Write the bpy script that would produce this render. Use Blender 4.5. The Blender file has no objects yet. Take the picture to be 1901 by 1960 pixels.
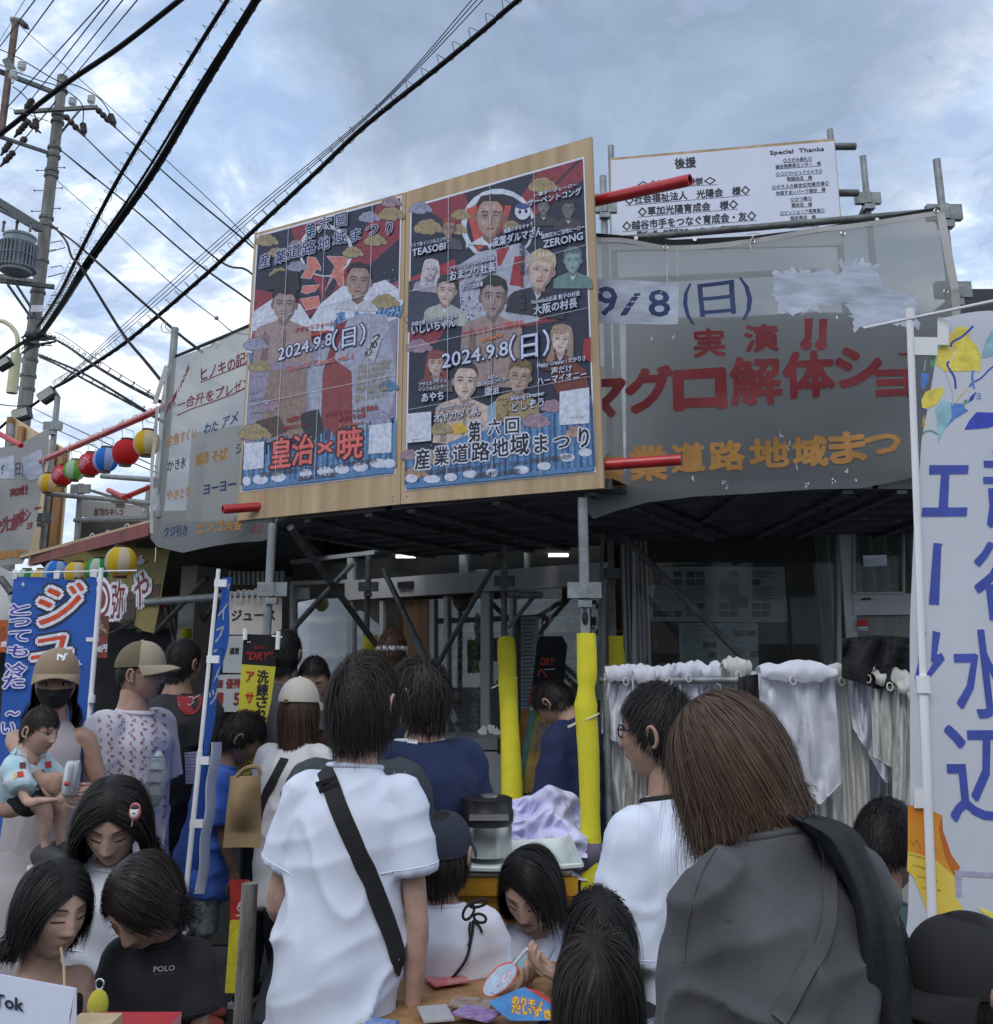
import bpy, bmesh, math, random
import numpy as np
from mathutils import Vector, Matrix, noise
from mathutils.bvhtree import BVHTree
random.seed(7); RNG = np.random.default_rng(7)
SC = bpy.context.scene
COL = SC.collection
rad = math.radians

# ---------------------------------------------------------------- camera
F = 1823.0; CX = 950.5; CYP = 850.0; PITCH = rad(13.15); CAMH = 1.55
cam_d = bpy.data.cameras.new('camera'); cam = bpy.data.objects.new('camera', cam_d); COL.objects.link(cam)
cam.location = (0, 0, CAMH); cam.rotation_euler = (rad(90)+PITCH, 0, 0)
cam_d.sensor_fit = 'HORIZONTAL'; cam_d.sensor_width = 36; cam_d.lens = 36*F/1901
cam_d.shift_y = -(980-CYP)/1901; cam_d.clip_start = .05; cam_d.clip_end = 3000
SC.camera = cam
# ---------------------------------------------------------------- world: cloudy sky
W = bpy.data.worlds.new('World'); SC.world = W; W.use_nodes = True
def build_world():
    nt = W.node_tree; N = nt.nodes; L = nt.links; N.clear()
    out = N.new('ShaderNodeOutputWorld'); bg = N.new('ShaderNodeBackground'); L.new(bg.outputs[0], out.inputs[0])
    bg.inputs[1].default_value = .1
    sky = N.new('ShaderNodeTexSky'); sky.sky_type = 'NISHITA'; sky.sun_disc = False
    sky.sun_elevation = rad(48); sky.sun_rotation = rad(200); sky.air_density = 1.2; sky.dust_density = 2.0
    tc = N.new('ShaderNodeTexCoord')
    sep = N.new('ShaderNodeSeparateXYZ'); L.new(tc.outputs['Generated'], sep.inputs[0])
    # project the direction on a flat cloud deck: p = xy / (z + .25)
    def m(op, a, b=None, clamp=False):
        n = N.new('ShaderNodeMath'); n.operation = op; n.use_clamp = clamp
        for i, v in enumerate((a, b)):
            if v is None: continue
            if isinstance(v, (int, float)): n.inputs[i].default_value = v
            else: L.new(v, n.inputs[i])
        return n.outputs[0]
    zz = m('ADD', m('MAXIMUM', sep.outputs[2], 0.0), .22)
    px = m('DIVIDE', sep.outputs[0], zz); py = m('DIVIDE', sep.outputs[1], zz)
    cb = N.new('ShaderNodeCombineXYZ'); L.new(px, cb.inputs[0]); L.new(py, cb.inputs[1])
    def noi(scale, det, rough, off, dist=0.0):
        mp = N.new('ShaderNodeMapping'); L.new(cb.outputs[0], mp.inputs[0]); mp.inputs['Location'].default_value = off
        n = N.new('ShaderNodeTexNoise'); L.new(mp.outputs[0], n.inputs['Vector'])
        n.inputs['Scale'].default_value = scale; n.inputs['Detail'].default_value = det
        n.inputs['Roughness'].default_value = rough; n.inputs['Distortion'].default_value = dist
        return n.outputs['Fac']
    def ramp(fac, stops):
        r = N.new('ShaderNodeValToRGB'); L.new(fac, r.inputs[0]); e = r.color_ramp.elements
        while len(e) < len(stops): e.new(.5)
        for i, (p, c) in enumerate(stops):
            e[i].position = p; e[i].color = (c, c, c, 1) if isinstance(c, (int, float)) else (*c, 1)
        return r.outputs[0]
    def blob(d, width):   # a cloud mass in one direction of the sky
        v = N.new('ShaderNodeVectorMath'); v.operation = 'DOT_PRODUCT'
        nrm = N.new('ShaderNodeVectorMath'); nrm.operation = 'NORMALIZE'; L.new(tc.outputs['Generated'], nrm.inputs[0])
        L.new(nrm.outputs[0], v.inputs[0]); v.inputs[1].default_value = Vector(d).normalized()
        return m('MULTIPLY_ADD', v.outputs['Value'], 1/(1-math.cos(width))) if False else m('MULTIPLY', m('SUBTRACT', v.outputs['Value'], math.cos(width)), 1/(1-math.cos(width)), True)
    def pd(x, y):
        r = (x-CX)/F; u = (CYP-y)/F; c, s = math.cos(PITCH), math.sin(PITCH)
        return (r, c-u*s, s+u*c)
    big = noi(.9, 5, .55, (3.1, 1.7, 0), .3)
    det = noi(2.6, 9, .62, (5.3, 2.2, 0), .5)
    det2 = noi(7.5, 7, .6, (1.3, 8.2, 0), .3)
    dark = m('MAXIMUM', blob(pd(1330, 150), rad(19)), m('MAXIMUM', blob(pd(760, 60), rad(11)), blob(pd(1050,-120), rad(22))))
    d2 = m('ADD', m('MULTIPLY', dark, .95), m('MULTIPLY', m('SUBTRACT', det, .5), 2.6))
    darkm = ramp(d2, [(.12, 0.0), (.75, 1.0)])
    # lit cloud colour from the fine noise
    lit = ramp(m('ADD', m('MULTIPLY', det, .6), m('MULTIPLY', det2, .4)),
               [(.40, (3.3, 4.1, 5.7)), (.49, (5.4, 6.3, 7.7)), (.58, (11.0, 11.2, 11.4))])
    gr = ramp(det, [(.35, (1.9, 2.5, 3.6)), (.65, (3.0, 3.8, 5.1))])
    mixc = N.new('ShaderNodeMix'); mixc.data_type = 'RGBA'; L.new(darkm, mixc.inputs[0]); L.new(lit, mixc.inputs[6]); L.new(gr, mixc.inputs[7])
    clear = ramp(m('ADD', m('MULTIPLY', big, .55), m('MULTIPLY', det, .55)), [(.44, 1.0), (.58, 0.0)])
    clear = m('MULTIPLY', clear, m('SUBTRACT', 1.0, darkm))
    # the open sky seen between the clouds is hazed by thin cloud
    thin = N.new('ShaderNodeMix'); thin.data_type = 'RGBA'; thin.inputs[0].default_value = .62
    L.new(sky.outputs[0], thin.inputs[6]); thin.inputs[7].default_value = (4.0, 5.7, 8.4, 1)
    fin = N.new('ShaderNodeMix'); fin.data_type = 'RGBA'; L.new(m('MULTIPLY', clear, .7), fin.inputs[0]); L.new(mixc.outputs[2], fin.inputs[6]); L.new(thin.outputs[2], fin.inputs[7])
    # pale towards the horizon
    hz = ramp(sep.outputs[2], [(.0, .55), (.32, 0.0)])
    f2 = N.new('ShaderNodeMix'); f2.data_type = 'RGBA'; L.new(hz, f2.inputs[0]); L.new(fin.outputs[2], f2.inputs[6]); f2.inputs[7].default_value = (7.2, 7.9, 8.8, 1)
    L.new(f2.outputs[2], bg.inputs[0])
build_world()
sd = bpy.data.lights.new('sun', 'SUN'); sd.energy = .75; sd.angle = rad(25); sd.color = (1, .97, .92)
sun = bpy.data.objects.new('sun', sd); COL.objects.link(sun)
_se, _sr = rad(48), rad(200)     # behind the photographer, veiled by cloud
sun.rotation_euler = Vector((-math.sin(_sr)*math.cos(_se)*-1, math.cos(_sr)*math.cos(_se), math.sin(_se))).to_track_quat('Z', 'Y').to_euler()
SC.view_settings.view_transform = 'Standard'; SC.view_settings.look = 'None'
SC.view_settings.gamma = 1; SC.view_settings.exposure = 0.48; SC.view_settings.use_curve_mapping = False
SC.render.film_transparent = False
SC.cycles.max_bounces = 8; SC.cycles.transparent_max_bounces = 24

# ---------------------------------------------------------------- helpers
_c, _s = math.cos(PITCH), math.sin(PITCH)
def ray(x, y):
    r = (x-CX)/F; u = (CYP-y)/F
    return Vector((r, _c-u*_s, _s+u*_c))
def P(x, y, Y):
    d = ray(x, y); return Vector((0, 0, CAMH)) + d*(Y/d.y)
K = 1901/3024
def Z(x0, y0, w, Wd):
    return lambda x, y: ((x0+x*w/Wd)*K, (y0+y*w/Wd)*K)
zA = Z(700,1000,600,1901); zB = Z(750,550,550,1797); zC = Z(1200,550,650,1901); zD = Z(1200,1000,650,1901)
zE = Z(1800,380,900,1901); zF = Z(1800,850,1000,1901); zG = Z(450,1000,400,1120); zH = Z(0,700,800,1901)
zI = Z(0,0,800,1901); zJ = Z(0,1300,800,1901); zK = Z(0,1150,500,1400); zL = Z(700,1500,800,1901)
zM = Z(1300,1500,800,1901); zN = Z(1800,1500,1000,1901); zO = Z(2500,850,524,978); zQ = Z(2500,1900,524,843)
zR = Z(550,1750,800,1901); zS = Z(1250,1900,700,1901); zT = Z(1800,2000,1000,1753); zU = Z(1400,2200,800,1708)
zV = Z(0,1900,800,1901); zW = Z(0,2400,800,1901); zX = Z(550,2400,1000,1901); zY = Z(2450,400,574,1731)

MATS = {}
def mat(name, col, rough=.7, metal=0.0, var=.12, vscale=6.0, bump=0.0, bscale=60.0, spec=.4, stretch=(1,1,1), sheen=0.0, trans=0.0, sss=0.0, col2=None, detail=5, coat=0.0, alpha=0.0, tcol=None):
    """procedural material: base colour with noise variation, relief, optional light passing through cloth"""
    if name in MATS: return MATS[name]
    m = bpy.data.materials.new(name); MATS[name] = m; m.use_nodes = True
    nt = m.node_tree; N = nt.nodes; L = nt.links; b = N['Principled BSDF']; out = N['Material Output']
    b.inputs['Roughness'].default_value = rough; b.inputs['Metallic'].default_value = metal
    b.inputs['Specular IOR Level'].default_value = spec
    b.inputs['Sheen Weight'].default_value = sheen; b.inputs['Coat Weight'].default_value = coat
    tc = N.new('ShaderNodeTexCoord'); mp = N.new('ShaderNodeMapping'); L.new(tc.outputs['Object'], mp.inputs[0]); mp.inputs['Scale'].default_value = stretch
    n1 = N.new('ShaderNodeTexNoise'); L.new(mp.outputs[0], n1.inputs['Vector']); n1.inputs['Scale'].default_value = vscale; n1.inputs['Detail'].default_value = detail
    r = N.new('ShaderNodeValToRGB'); L.new(n1.outputs['Fac'], r.inputs[0]); e = r.color_ramp.elements
    c2 = col2 if col2 else tuple(min(1, c*(1+var)) for c in col); c1 = col if col2 else tuple(c*(1-var) for c in col)
    e[0].position = .32; e[0].color = (*c1, 1); e[1].position = .68; e[1].color = (*c2, 1)
    L.new(r.outputs[0], b.inputs['Base Color'])
    if sss: b.inputs['Subsurface Weight'].default_value = sss; b.inputs['Subsurface Radius'].default_value = (.012, .005, .003); b.inputs['Subsurface Scale'].default_value = 1
    if bump:
        n2 = N.new('ShaderNodeTexNoise'); L.new(mp.outputs[0], n2.inputs['Vector']); n2.inputs['Scale'].default_value = bscale; n2.inputs['Detail'].default_value = 4
        bp = N.new('ShaderNodeBump'); bp.inputs['Strength'].default_value = bump; bp.inputs['Distance'].default_value = .01
        L.new(n2.outputs['Fac'], bp.inputs['Height']); L.new(bp.outputs[0], b.inputs['Normal'])
    last = b.outputs[0]
    if trans:
        t = N.new('ShaderNodeBsdfTranslucent'); L.new(r.outputs[0], t.inputs[0]) if tcol is None else setattr(t.inputs[0], 'default_value', (*tcol, 1)); mx = N.new('ShaderNodeMixShader'); mx.inputs[0].default_value = trans
        L.new(last, mx.inputs[1]); L.new(t.outputs[0], mx.inputs[2]); last = mx.outputs[0]
    if alpha:
        t = N.new('ShaderNodeBsdfTransparent'); mx = N.new('ShaderNodeMixShader'); mx.inputs[0].default_value = alpha
        L.new(last, mx.inputs[1]); L.new(t.outputs[0], mx.inputs[2]); last = mx.outputs[0]
    L.new(last, out.inputs[0])
    return m
def glass_mat(name, tint=(.75,.8,.8), refl=.5, dirt=.03):
    if name in MATS: return MATS[name]
    m = bpy.data.materials.new(name); MATS[name] = m; m.use_nodes = True
    nt = m.node_tree; N = nt.nodes; L = nt.links; N.remove(N['Principled BSDF']); out = N['Material Output']
    g = N.new('ShaderNodeBsdfGlossy'); g.inputs['Roughness'].default_value = .015; g.inputs[0].default_value = (.9,.95,1,1)
    t = N.new('ShaderNodeBsdfTransparent'); t.inputs[0].default_value = (*tint, 1)
    fr = N.new('ShaderNodeFresnel'); fr.inputs[0].default_value = 1.5
    mm = N.new('ShaderNodeMath'); mm.operation = 'MULTIPLY_ADD'; L.new(fr.outputs[0], mm.inputs[0]); mm.inputs[1].default_value = refl*2; mm.inputs[2].default_value = 0.01
    mx = N.new('ShaderNodeMixShader'); L.new(mm.outputs[0], mx.inputs[0]); L.new(t.outputs[0], mx.inputs[1]); L.new(g.outputs[0], mx.inputs[2])
    tc = N.new('ShaderNodeTexCoord'); n = N.new('ShaderNodeTexNoise'); L.new(tc.outputs['Object'], n.inputs[0]); n.inputs['Scale'].default_value = 2.5
    mr = N.new('ShaderNodeMath'); mr.operation = 'MULTIPLY'; L.new(n.outputs['Fac'], mr.inputs[0]); mr.inputs[1].default_value = dirt*2
    df = N.new('ShaderNodeBsdfDiffuse'); df.inputs[0].default_value = (.6,.6,.58,1)
    m2 = N.new('ShaderNodeMixShader'); L.new(mr.outputs[0], m2.inputs[0]); L.new(mx.outputs[0], m2.inputs[1]); L.new(df.outputs[0], m2.inputs[2])
    L.new(m2.outputs[0], out.inputs[0]); return m
def emit_mat(name, col, st):
    if name in MATS: return MATS[name]
    m = bpy.data.materials.new(name); MATS[name] = m; m.use_nodes = True
    b = m.node_tree.nodes['Principled BSDF']; b.inputs['Emission Color'].default_value = (*col, 1); b.inputs['Emission Strength'].default_value = st
    return m

class MB:
    """collects verts and faces (world coordinates), several materials possible"""
    def __init__(s): s.v = []; s.f = []; s.m = []; s.cur = 0
    def add(s, vs, fs):
        o = len(s.v); s.v += [tuple(p) for p in vs]
        for f in fs: s.f.append([i+o for i in f]); s.m.append(s.cur)
        return s
    def box(s, c, size, ax=None):
        """box by centre, full size and optional 3 axis vectors"""
        ax = ax or (Vector((1,0,0)), Vector((0,1,0)), Vector((0,0,1))); c = Vector(c)
        h = [Vector(a).normalized()*(d/2) for a, d in zip(ax, size)]
        vs = [c+h[0]*i+h[1]*j+h[2]*k for i in (-1,1) for j in (-1,1) for k in (-1,1)]
        fs = [(0,1,3,2),(4,6,7,5),(0,4,5,1),(2,3,7,6),(0,2,6,4),(1,5,7,3)]
        return s.add(vs, fs)
    def bar(s, a, b, w, t, up=(0,0,1)):
        a, b = Vector(a), Vector(b); d = (b-a); u = Vector(up); sd = d.cross(u)
        if sd.length < 1e-6: sd = d.cross(Vector((1,0,0)))
        sd.normalize(); u2 = sd.cross(d).normalized()
        return s.box((a+b)/2, (d.length, w, t), (d, sd, u2))
    def tube(s, pts, r, n=8, cap=True, side=None):
        """round tube through pts; r is a number, or a list of radii or (rx, ry)"""
        pts = [Vector(p) for p in pts]; N_ = len(pts)
        rs = [r]*N_ if not isinstance(r, (list, tuple)) else list(r)
        rs = [(q, q) if isinstance(q, (int, float)) else q for q in rs]
        t0 = (pts[1]-pts[0]).normalized()
        ref = Vector(side) if side is not None else (Vector((0,0,1)) if abs(t0.z) < .9 else Vector((1,0,0)))
        u = (ref - t0*ref.dot(t0)).normalized(); vs = []
        for i, p in enumerate(pts):
            t = (pts[min(i+1, N_-1)]-pts[max(i-1, 0)]).normalized()
            u = (u - t*u.dot(t)); u = u.normalized() if u.length > 1e-6 else t.orthogonal().normalized()
            w = t.cross(u)
            for k in range(n):
                a = 2*math.pi*k/n; vs.append(p+u*(math.cos(a)*rs[i][0])+w*(math.sin(a)*rs[i][1]))
        fs = [(i*n+k, i*n+(k+1)%n, (i+1)*n+(k+1)%n, (i+1)*n+k) for i in range(N_-1) for k in range(n)]
        if cap: fs += [tuple(range(n-1, -1, -1)), tuple(range((N_-1)*n, N_*n))]
        return s.add(vs, fs)
    def lathe(s, c, prof, n=24, ax=(0,0,1)):
        """profile [(r, h)] around axis ax through c"""
        c = Vector(c); q = Vector((0,0,1)).rotation_difference(Vector(ax).normalized()); vs = []
        for r, h in prof:
            for k in range(n):
                a = 2*math.pi*k/n; vs.append(c+q@Vector((r*math.cos(a), r*math.sin(a), h)))
        M = len(prof)
        fs = [(i*n+k, i*n+(k+1)%n, (i+1)*n+(k+1)%n, (i+1)*n+k) for i in range(M-1) for k in range(n)]
        if prof[0][0] > 1e-4: fs.append(tuple(range(n-1, -1, -1)))
        if prof[-1][0] > 1e-4: fs.append(tuple(range((M-1)*n, M*n)))
        return s.add(vs, fs)
    def ball(s, c, r, nu=16, nv=10, ax=None):
        c = Vector(c); r = (r, r, r) if isinstance(r, (int, float)) else r
        ax = ax or (Vector((1,0,0)), Vector((0,1,0)), Vector((0,0,1))); vs = []
        for j in range(nv+1):
            th = math.pi*j/nv
            for i in range(nu):
                ph = 2*math.pi*i/nu
                vs.append(c+ax[0]*(r[0]*math.sin(th)*math.cos(ph))+ax[1]*(r[1]*math.sin(th)*math.sin(ph))+ax[2]*(r[2]*math.cos(th)))
        return s.add(vs, [(j*nu+i, (j+1)*nu+i, (j+1)*nu+(i+1)%nu, j*nu+(i+1)%nu) for j in range(nv) for i in range(nu)])
    def grid(s, fn, nu, nv):
        vs = [fn(i/nu, j/nv) for j in range(nv+1) for i in range(nu+1)]
        return s.add(vs, [(j*(nu+1)+i, j*(nu+1)+i+1, (j+1)*(nu+1)+i+1, (j+1)*(nu+1)+i) for j in range(nv) for i in range(nu)])

def tag(o, label=None, cat=None, group=None, kind=None):
    if label: o['label'] = label
    if cat: o['category'] = cat
    if group: o['group'] = group
    if kind: o['kind'] = kind
    return o
def empty(name, loc, label, cat, group=None, rot=None):
    o = bpy.data.objects.new(name, None); COL.objects.link(o); o.location = loc
    if rot is not None: o.rotation_euler = rot
    o.empty_display_size = .1
    return tag(o, label, cat, group)
def wloc(o):
    l = Vector((0,0,0))
    while o is not None: l += o.location; o = o.parent
    return l
def mk(name, mb, m, parent=None, smooth=False, label=None, cat=None, group=None, kind=None, auto=True, loc=None):
    """links an MB (world coordinates) as one mesh object, origin at its parent (or at loc)"""
    me = bpy.data.meshes.new(name)
    base = wloc(parent) if parent else (Vector(loc) if loc is not None else Vector((0,0,0)))
    vs = mb.v if base.length == 0 else [(p[0]-base.x, p[1]-base.y, p[2]-base.z) for p in mb.v]
    me.from_pydata(vs, [], mb.f)
    for q in (m if isinstance(m, (list, tuple)) else [m]): me.materials.append(q)
    if isinstance(m, (list, tuple)): me.polygons.foreach_set('material_index', mb.m)
    if smooth:
        me.polygons.foreach_set('use_smooth', [True]*len(me.polygons))
        if auto: 
            try: me.set_sharp_from_angle(angle=rad(42))
            except Exception: pass
    me.update()
    o = bpy.data.objects.new(name, me); COL.objects.link(o)
    if parent: o.parent = parent
    elif loc is not None: o.location = base
    return tag(o, label, cat, group, kind)
def copy_thing(root, loc, label=None, rot=None):
    r = root.copy(); COL.objects.link(r); r.location = loc
    if rot is not None: r.rotation_euler = rot
    if label: r['label'] = label
    for ch in list(root.children):
        c = ch.copy(); COL.objects.link(c); c.parent = r
        for g in ch.children:
            d = g.copy(); COL.objects.link(d); d.parent = c
    return r

# ---------------------------------------------------------------- surfaces that carry print
class Surf:
    """a (wrinkled) vertical plane; px coordinates of the photograph give where on it a mark stands"""
    def __init__(s, O, eu, ev, wr=None):
        s.O = Vector(O); s.eu = Vector(eu).normalized(); s.ev = Vector(ev).normalized()
        s.n = s.eu.cross(s.ev).normalized()
        if s.n.dot(Vector((0,0,CAMH))-s.O) < 0: s.n.negate()
        s.wr = wr
    def ab(s, x, y):
        d = ray(x, y); o = Vector((0,0,CAMH)); t = (s.O-o).dot(s.n)/d.dot(s.n); q = o+d*t-s.O
        return q.dot(s.eu), q.dot(s.ev)
    def pt(s, a, b, off=0.0):
        w = s.wr(a, b) if s.wr else 0.0
        return s.O+s.eu*a+s.ev*b+s.n*(w+off)
    def px(s, x, y, off=0.0): return s.pt(*s.ab(x, y), off)
_glyph = {}
def glyph_mesh(text, bold=0.0, shear=0.0, cut=0.0, spacing=1.0):
    key = (text, bold, shear, cut, spacing)
    if key in _glyph: return _glyph[key]
    c = bpy.data.curves.new('lettering', 'FONT'); c.body = text; c.size = 1; c.offset = bold; c.shear = shear; c.resolution_u = 2; c.space_character = spacing
    o = bpy.data.objects.new('lettering', c); COL.objects.link(o)
    me = bpy.data.meshes.new_from_object(o)
    bm = bmesh.new(); bm.from_mesh(me)
    bmesh.ops.remove_doubles(bm, verts=bm.verts, dist=1e-4)
    if cut:
        bmesh.ops.triangulate(bm, faces=bm.faces)
        for _ in range(3):
            es = [e for e in bm.edges if e.calc_length() > cut]
            if not es: break
            bmesh.ops.subdivide_edges(bm, edges=es, cuts=1); bmesh.ops.triangulate(bm, faces=[f for f in bm.faces if len(f.verts) > 3])
    vs = np.array([(v.co.x, v.co.y) for v in bm.verts]) if bm.verts else np.zeros((0, 2))
    fs = [[v.index for v in f.verts] for f in bm.faces]; bm.free()
    bpy.data.objects.remove(o); bpy.data.curves.remove(c); bpy.data.meshes.remove(me)
    if len(vs): x0, x1 = vs[:,0].min(), vs[:,0].max()
    else: x0, x1 = 0, 1
    _glyph[key] = (vs, fs, x0, x1); return _glyph[key]
def up_px(x, y, h):
    """a step of h px towards the vertical vanishing point"""
    v = Vector((914-x, -6958-y)).normalized()*h; return v
def textpx(mb, S, text, p0, p1, h, off=.003, bold=0.0, **kw):
    """bold letters: the same glyphs laid down again, a little to each side"""
    _textpx(mb, S, text, p0, p1, h, off, **kw)
    if bold <= .004: return
    vert = kw.get('vert', False); n = 4 if bold < .03 else 8
    if vert: em = h
    else: em = h/.80
    for k in range(n):
        a = 2*math.pi*(k+.5)/n; dx, dy = math.cos(a)*bold*em, math.sin(a)*bold*em
        _textpx(mb, S, text, (p0[0]+dx, p0[1]+dy), (p1[0]+dx, p1[1]+dy), h, off-.0000012*(k+1), **kw)
def _textpx(mb, S, text, p0, p1, h, off=.003, bold=0.0, shear=0.0, cut=0.0, vert=False, mapf=None, spacing=1.0, upv=None):
    """text whose baseline runs from p0 to p1 (px) with a cap height of about h px; vert stacks characters from p0 down to p1"""
    f = mapf or (lambda x, y, o: S.px(x, y, o))
    if vert:
        n = len(text); p0, p1 = Vector(p0), Vector(p1)
        for i, ch in enumerate(text):
            if ch == ' ': continue
            c = p0+(p1-p0)*((i+.5)/n); hh = (p1-p0).length/n*.92; w = h
            vs, fs, a, b = glyph_mesh(ch, bold, shear, cut)
            if not len(vs): continue
            if ch in 'ー～〜-': # vertical bars in vertical writing
                vs = np.stack([ (vs[:,1]-.38)+.5, .38-(vs[:,0]-.5)], 1)
            dn = (p1-p0).normalized(); ri = Vector((-dn.y, dn.x))
            if ri.x < 0: ri = -ri
            pts = []
            for gx, gy in vs:
                q = c+ri*((gx-.5)*w)-dn*((gy-.38)*hh); pts.append(f(q.x, q.y, off))
            mb.add(pts, fs)
        return
    p0, p1 = Vector(p0), Vector(p1); vs, fs, a, b = glyph_mesh(text, bold, shear, cut, spacing)
    if not len(vs): return
    u = upv if upv is not None else up_px(p0.x, p0.y, 1.0); hh = h/.80
    pts = []
    for gx, gy in vs:
        q = p0+(p1-p0)*((gx-a)/(b-a))+u*((gy+.02)*hh); pts.append(f(q.x, q.y, off))
    mb.add(pts, fs)
def polypx(mb, S, pts, off=.002, mapf=None):
    """filled polygon (px outline) on a surface"""
    f = mapf or (lambda x, y, o: S.px(x, y, o))
    from mathutils.geometry import tessellate_polygon
    v3 = [Vector((p[0], p[1], 0)) for p in pts]; tr = tessellate_polygon([v3])
    mb.add([f(p[0], p[1], off) for p in pts], [tuple(t) for t in tr])
def ellpx(c, rx, ry, rot=0.0, n=20, a0=0, a1=360):
    r = rad(rot); o = []
    for i in range(n+(a1-a0 < 360)):
        a = rad(a0+(a1-a0)*i/n); x, y = rx*math.cos(a), ry*math.sin(a)
        o.append((c[0]+x*math.cos(r)-y*math.sin(r), c[1]+x*math.sin(r)+y*math.cos(r)))
    return o
def linepx(mb, S, pts, w, off=.003, mapf=None, w1=None):
    """stroke of width w px along px points"""
    f = mapf or (lambda x, y, o: S.px(x, y, o)); pts = [Vector(p) for p in pts]; L_ = []; R_ = []
    for i, p in enumerate(pts):
        t = (pts[min(i+1, len(pts)-1)]-pts[max(i-1, 0)]).normalized(); nn = Vector((-t.y, t.x)); ww = w if w1 is None else w+(w1-w)*i/(len(pts)-1)
        L_.append(f(*(p+nn*ww/2), off)); R_.append(f(*(p-nn*ww/2), off))
    n = len(pts); mb.add(L_+R_, [(i, i+1, n+i+1, n+i) for i in range(n-1)])
def smoothpts(pts, k=6):
    """Catmull-Rom through the points (any dimension)"""
    pts = [Vector(p) for p in pts]; out = []
    for i in range(len(pts)-1):
        p0 = pts[max(i-1, 0)]; p1 = pts[i]; p2 = pts[i+1]; p3 = pts[min(i+2, len(pts)-1)]
        for j in range(k):
            t = j/k; out.append(.5*((2*p1)+(p2-p0)*t+(2*p0-5*p1+4*p2-p3)*t*t+(3*p1-p0-3*p2+p3)*t**3))
    return out+[pts[-1]]
def lerp_poly(pts, t):
    """point at parameter t (0..1 by index) on a px polyline"""
    s = t*(len(pts)-1); i = min(int(s), len(pts)-2); u = s-i
    return (pts[i][0]+(pts[i+1][0]-pts[i][0])*u, pts[i][1]+(pts[i+1][1]-pts[i][1])*u)
def cloth_px(S, top, bot, nu, nv, edge=0.0):
    """cloth between a px top polyline and a px bottom polyline, on S"""
    mb = MB()
    def fn(u, v):
        a = lerp_poly(top, u); b = lerp_poly(bot, u); x = a[0]+(b[0]-a[0])*v; y = a[1]+(b[1]-a[1])*v
        return S.px(x, y)
    return mb.grid(fn, nu, nv)
def wrinkle(amp, sx, sy, seed, amp2=.0, s2=9.0):
    return lambda a, b: (amp*noise.noise(Vector((a*sx+seed, b*sy, seed*1.7)))*1.6 + amp*.5*noise.noise(Vector((a*sx*2.3, b*sy*2.1+seed, 4.2)))*1.6 + (amp2*noise.noise(Vector((a*s2, b*s2*.6, seed))) if amp2 else 0))
# ================================================================ materials
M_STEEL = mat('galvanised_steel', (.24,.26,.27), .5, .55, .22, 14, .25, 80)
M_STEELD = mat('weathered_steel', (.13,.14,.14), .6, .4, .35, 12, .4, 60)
M_RED = mat('red_paint', (.42,.02,.025), .35, 0, .2, 10, .1, 40, coat=.3)
M_PLY = mat('plywood', (.34,.24,.14), .75, 0, .2, 2.2, .15, 40, stretch=(6,6,.35), col2=(.5,.38,.24), detail=7)
M_BATTEN = mat('batten_wood', (.30,.16,.07), .7, 0, .3, 3, .2, 50, stretch=(6,6,.6))
M_ASPH = mat('asphalt', (.05,.05,.052), .9, 0, .25, 3, .8, 160)
M_WALL = mat('pale_wall', (.42,.42,.40), .85, 0, .08, 3, .2, 90)
M_FRAME = mat('aluminium_frame', (.36,.38,.39), .45, .1, .06, 5)
M_DARK = mat('dark_interior', (.035,.035,.038), .9, 0, .3, 2)
M_DKPLANK = mat('deck_steel', (.085,.092,.10), .6, .35, .35, 5, .3, 40)
M_BLACK = mat('black_cloth', (.012,.012,.014), .9, 0, .2, 8, .3, 60)
M_BLKPL = mat('black_plastic', (.015,.015,.016), .4, 0, .15, 8)
M_WHPL = mat('white_plastic', (.75,.76,.78), .35, 0, .05, 6)
M_PAPER = mat('white_paper', (.62,.67,.80), .55, 0, .03, 3, .08, 14)
M_CABLE = mat('cable_sheath', (.009,.008,.009), .75, 0, .2, 4, spec=.15)
M_YFOAM = mat('yellow_foam', (.66,.60,.035), .95, 0, .07, 9, .5, 220)
M_CONC = mat('pole_concrete', (.20,.195,.18), .9, 0, .25, 4, .6, 50, stretch=(2,2,.5))
M_PORC = mat('porcelain', (.55,.57,.58), .25, 0, .08, 5)
M_GLASS = glass_mat('window_glass', (.78,.82,.82), .36, .035)
def ink(name, col, rough=.6, var=.12): return mat('ink_'+name, col, rough, 0, var, 18)
I_BLK = ink('black', (.018,.018,.025)); I_NAVY = ink('navy', (.012,.03,.12)); I_RED = ink('red', (.15,.010,.016)); I_ORG = ink('orange', (.34,.165,.04))
I_WHT = ink('white', (.76,.78,.82), var=.03); I_VERM = ink('vermilion', (.62,.09,.05)); I_BLUE = ink('blue', (.06,.09,.40)); I_MAR = ink('maroon', (.20,.02,.02))

# ================================================================ ground, road
g = MB(); g.grid(lambda u, v: Vector((-60+120*u, -40+140*v, .012*noise.noise(Vector((u*90, v*100, 0))))), 60, 70)
mk('ground', g, M_ASPH, kind='structure', smooth=True)

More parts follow.
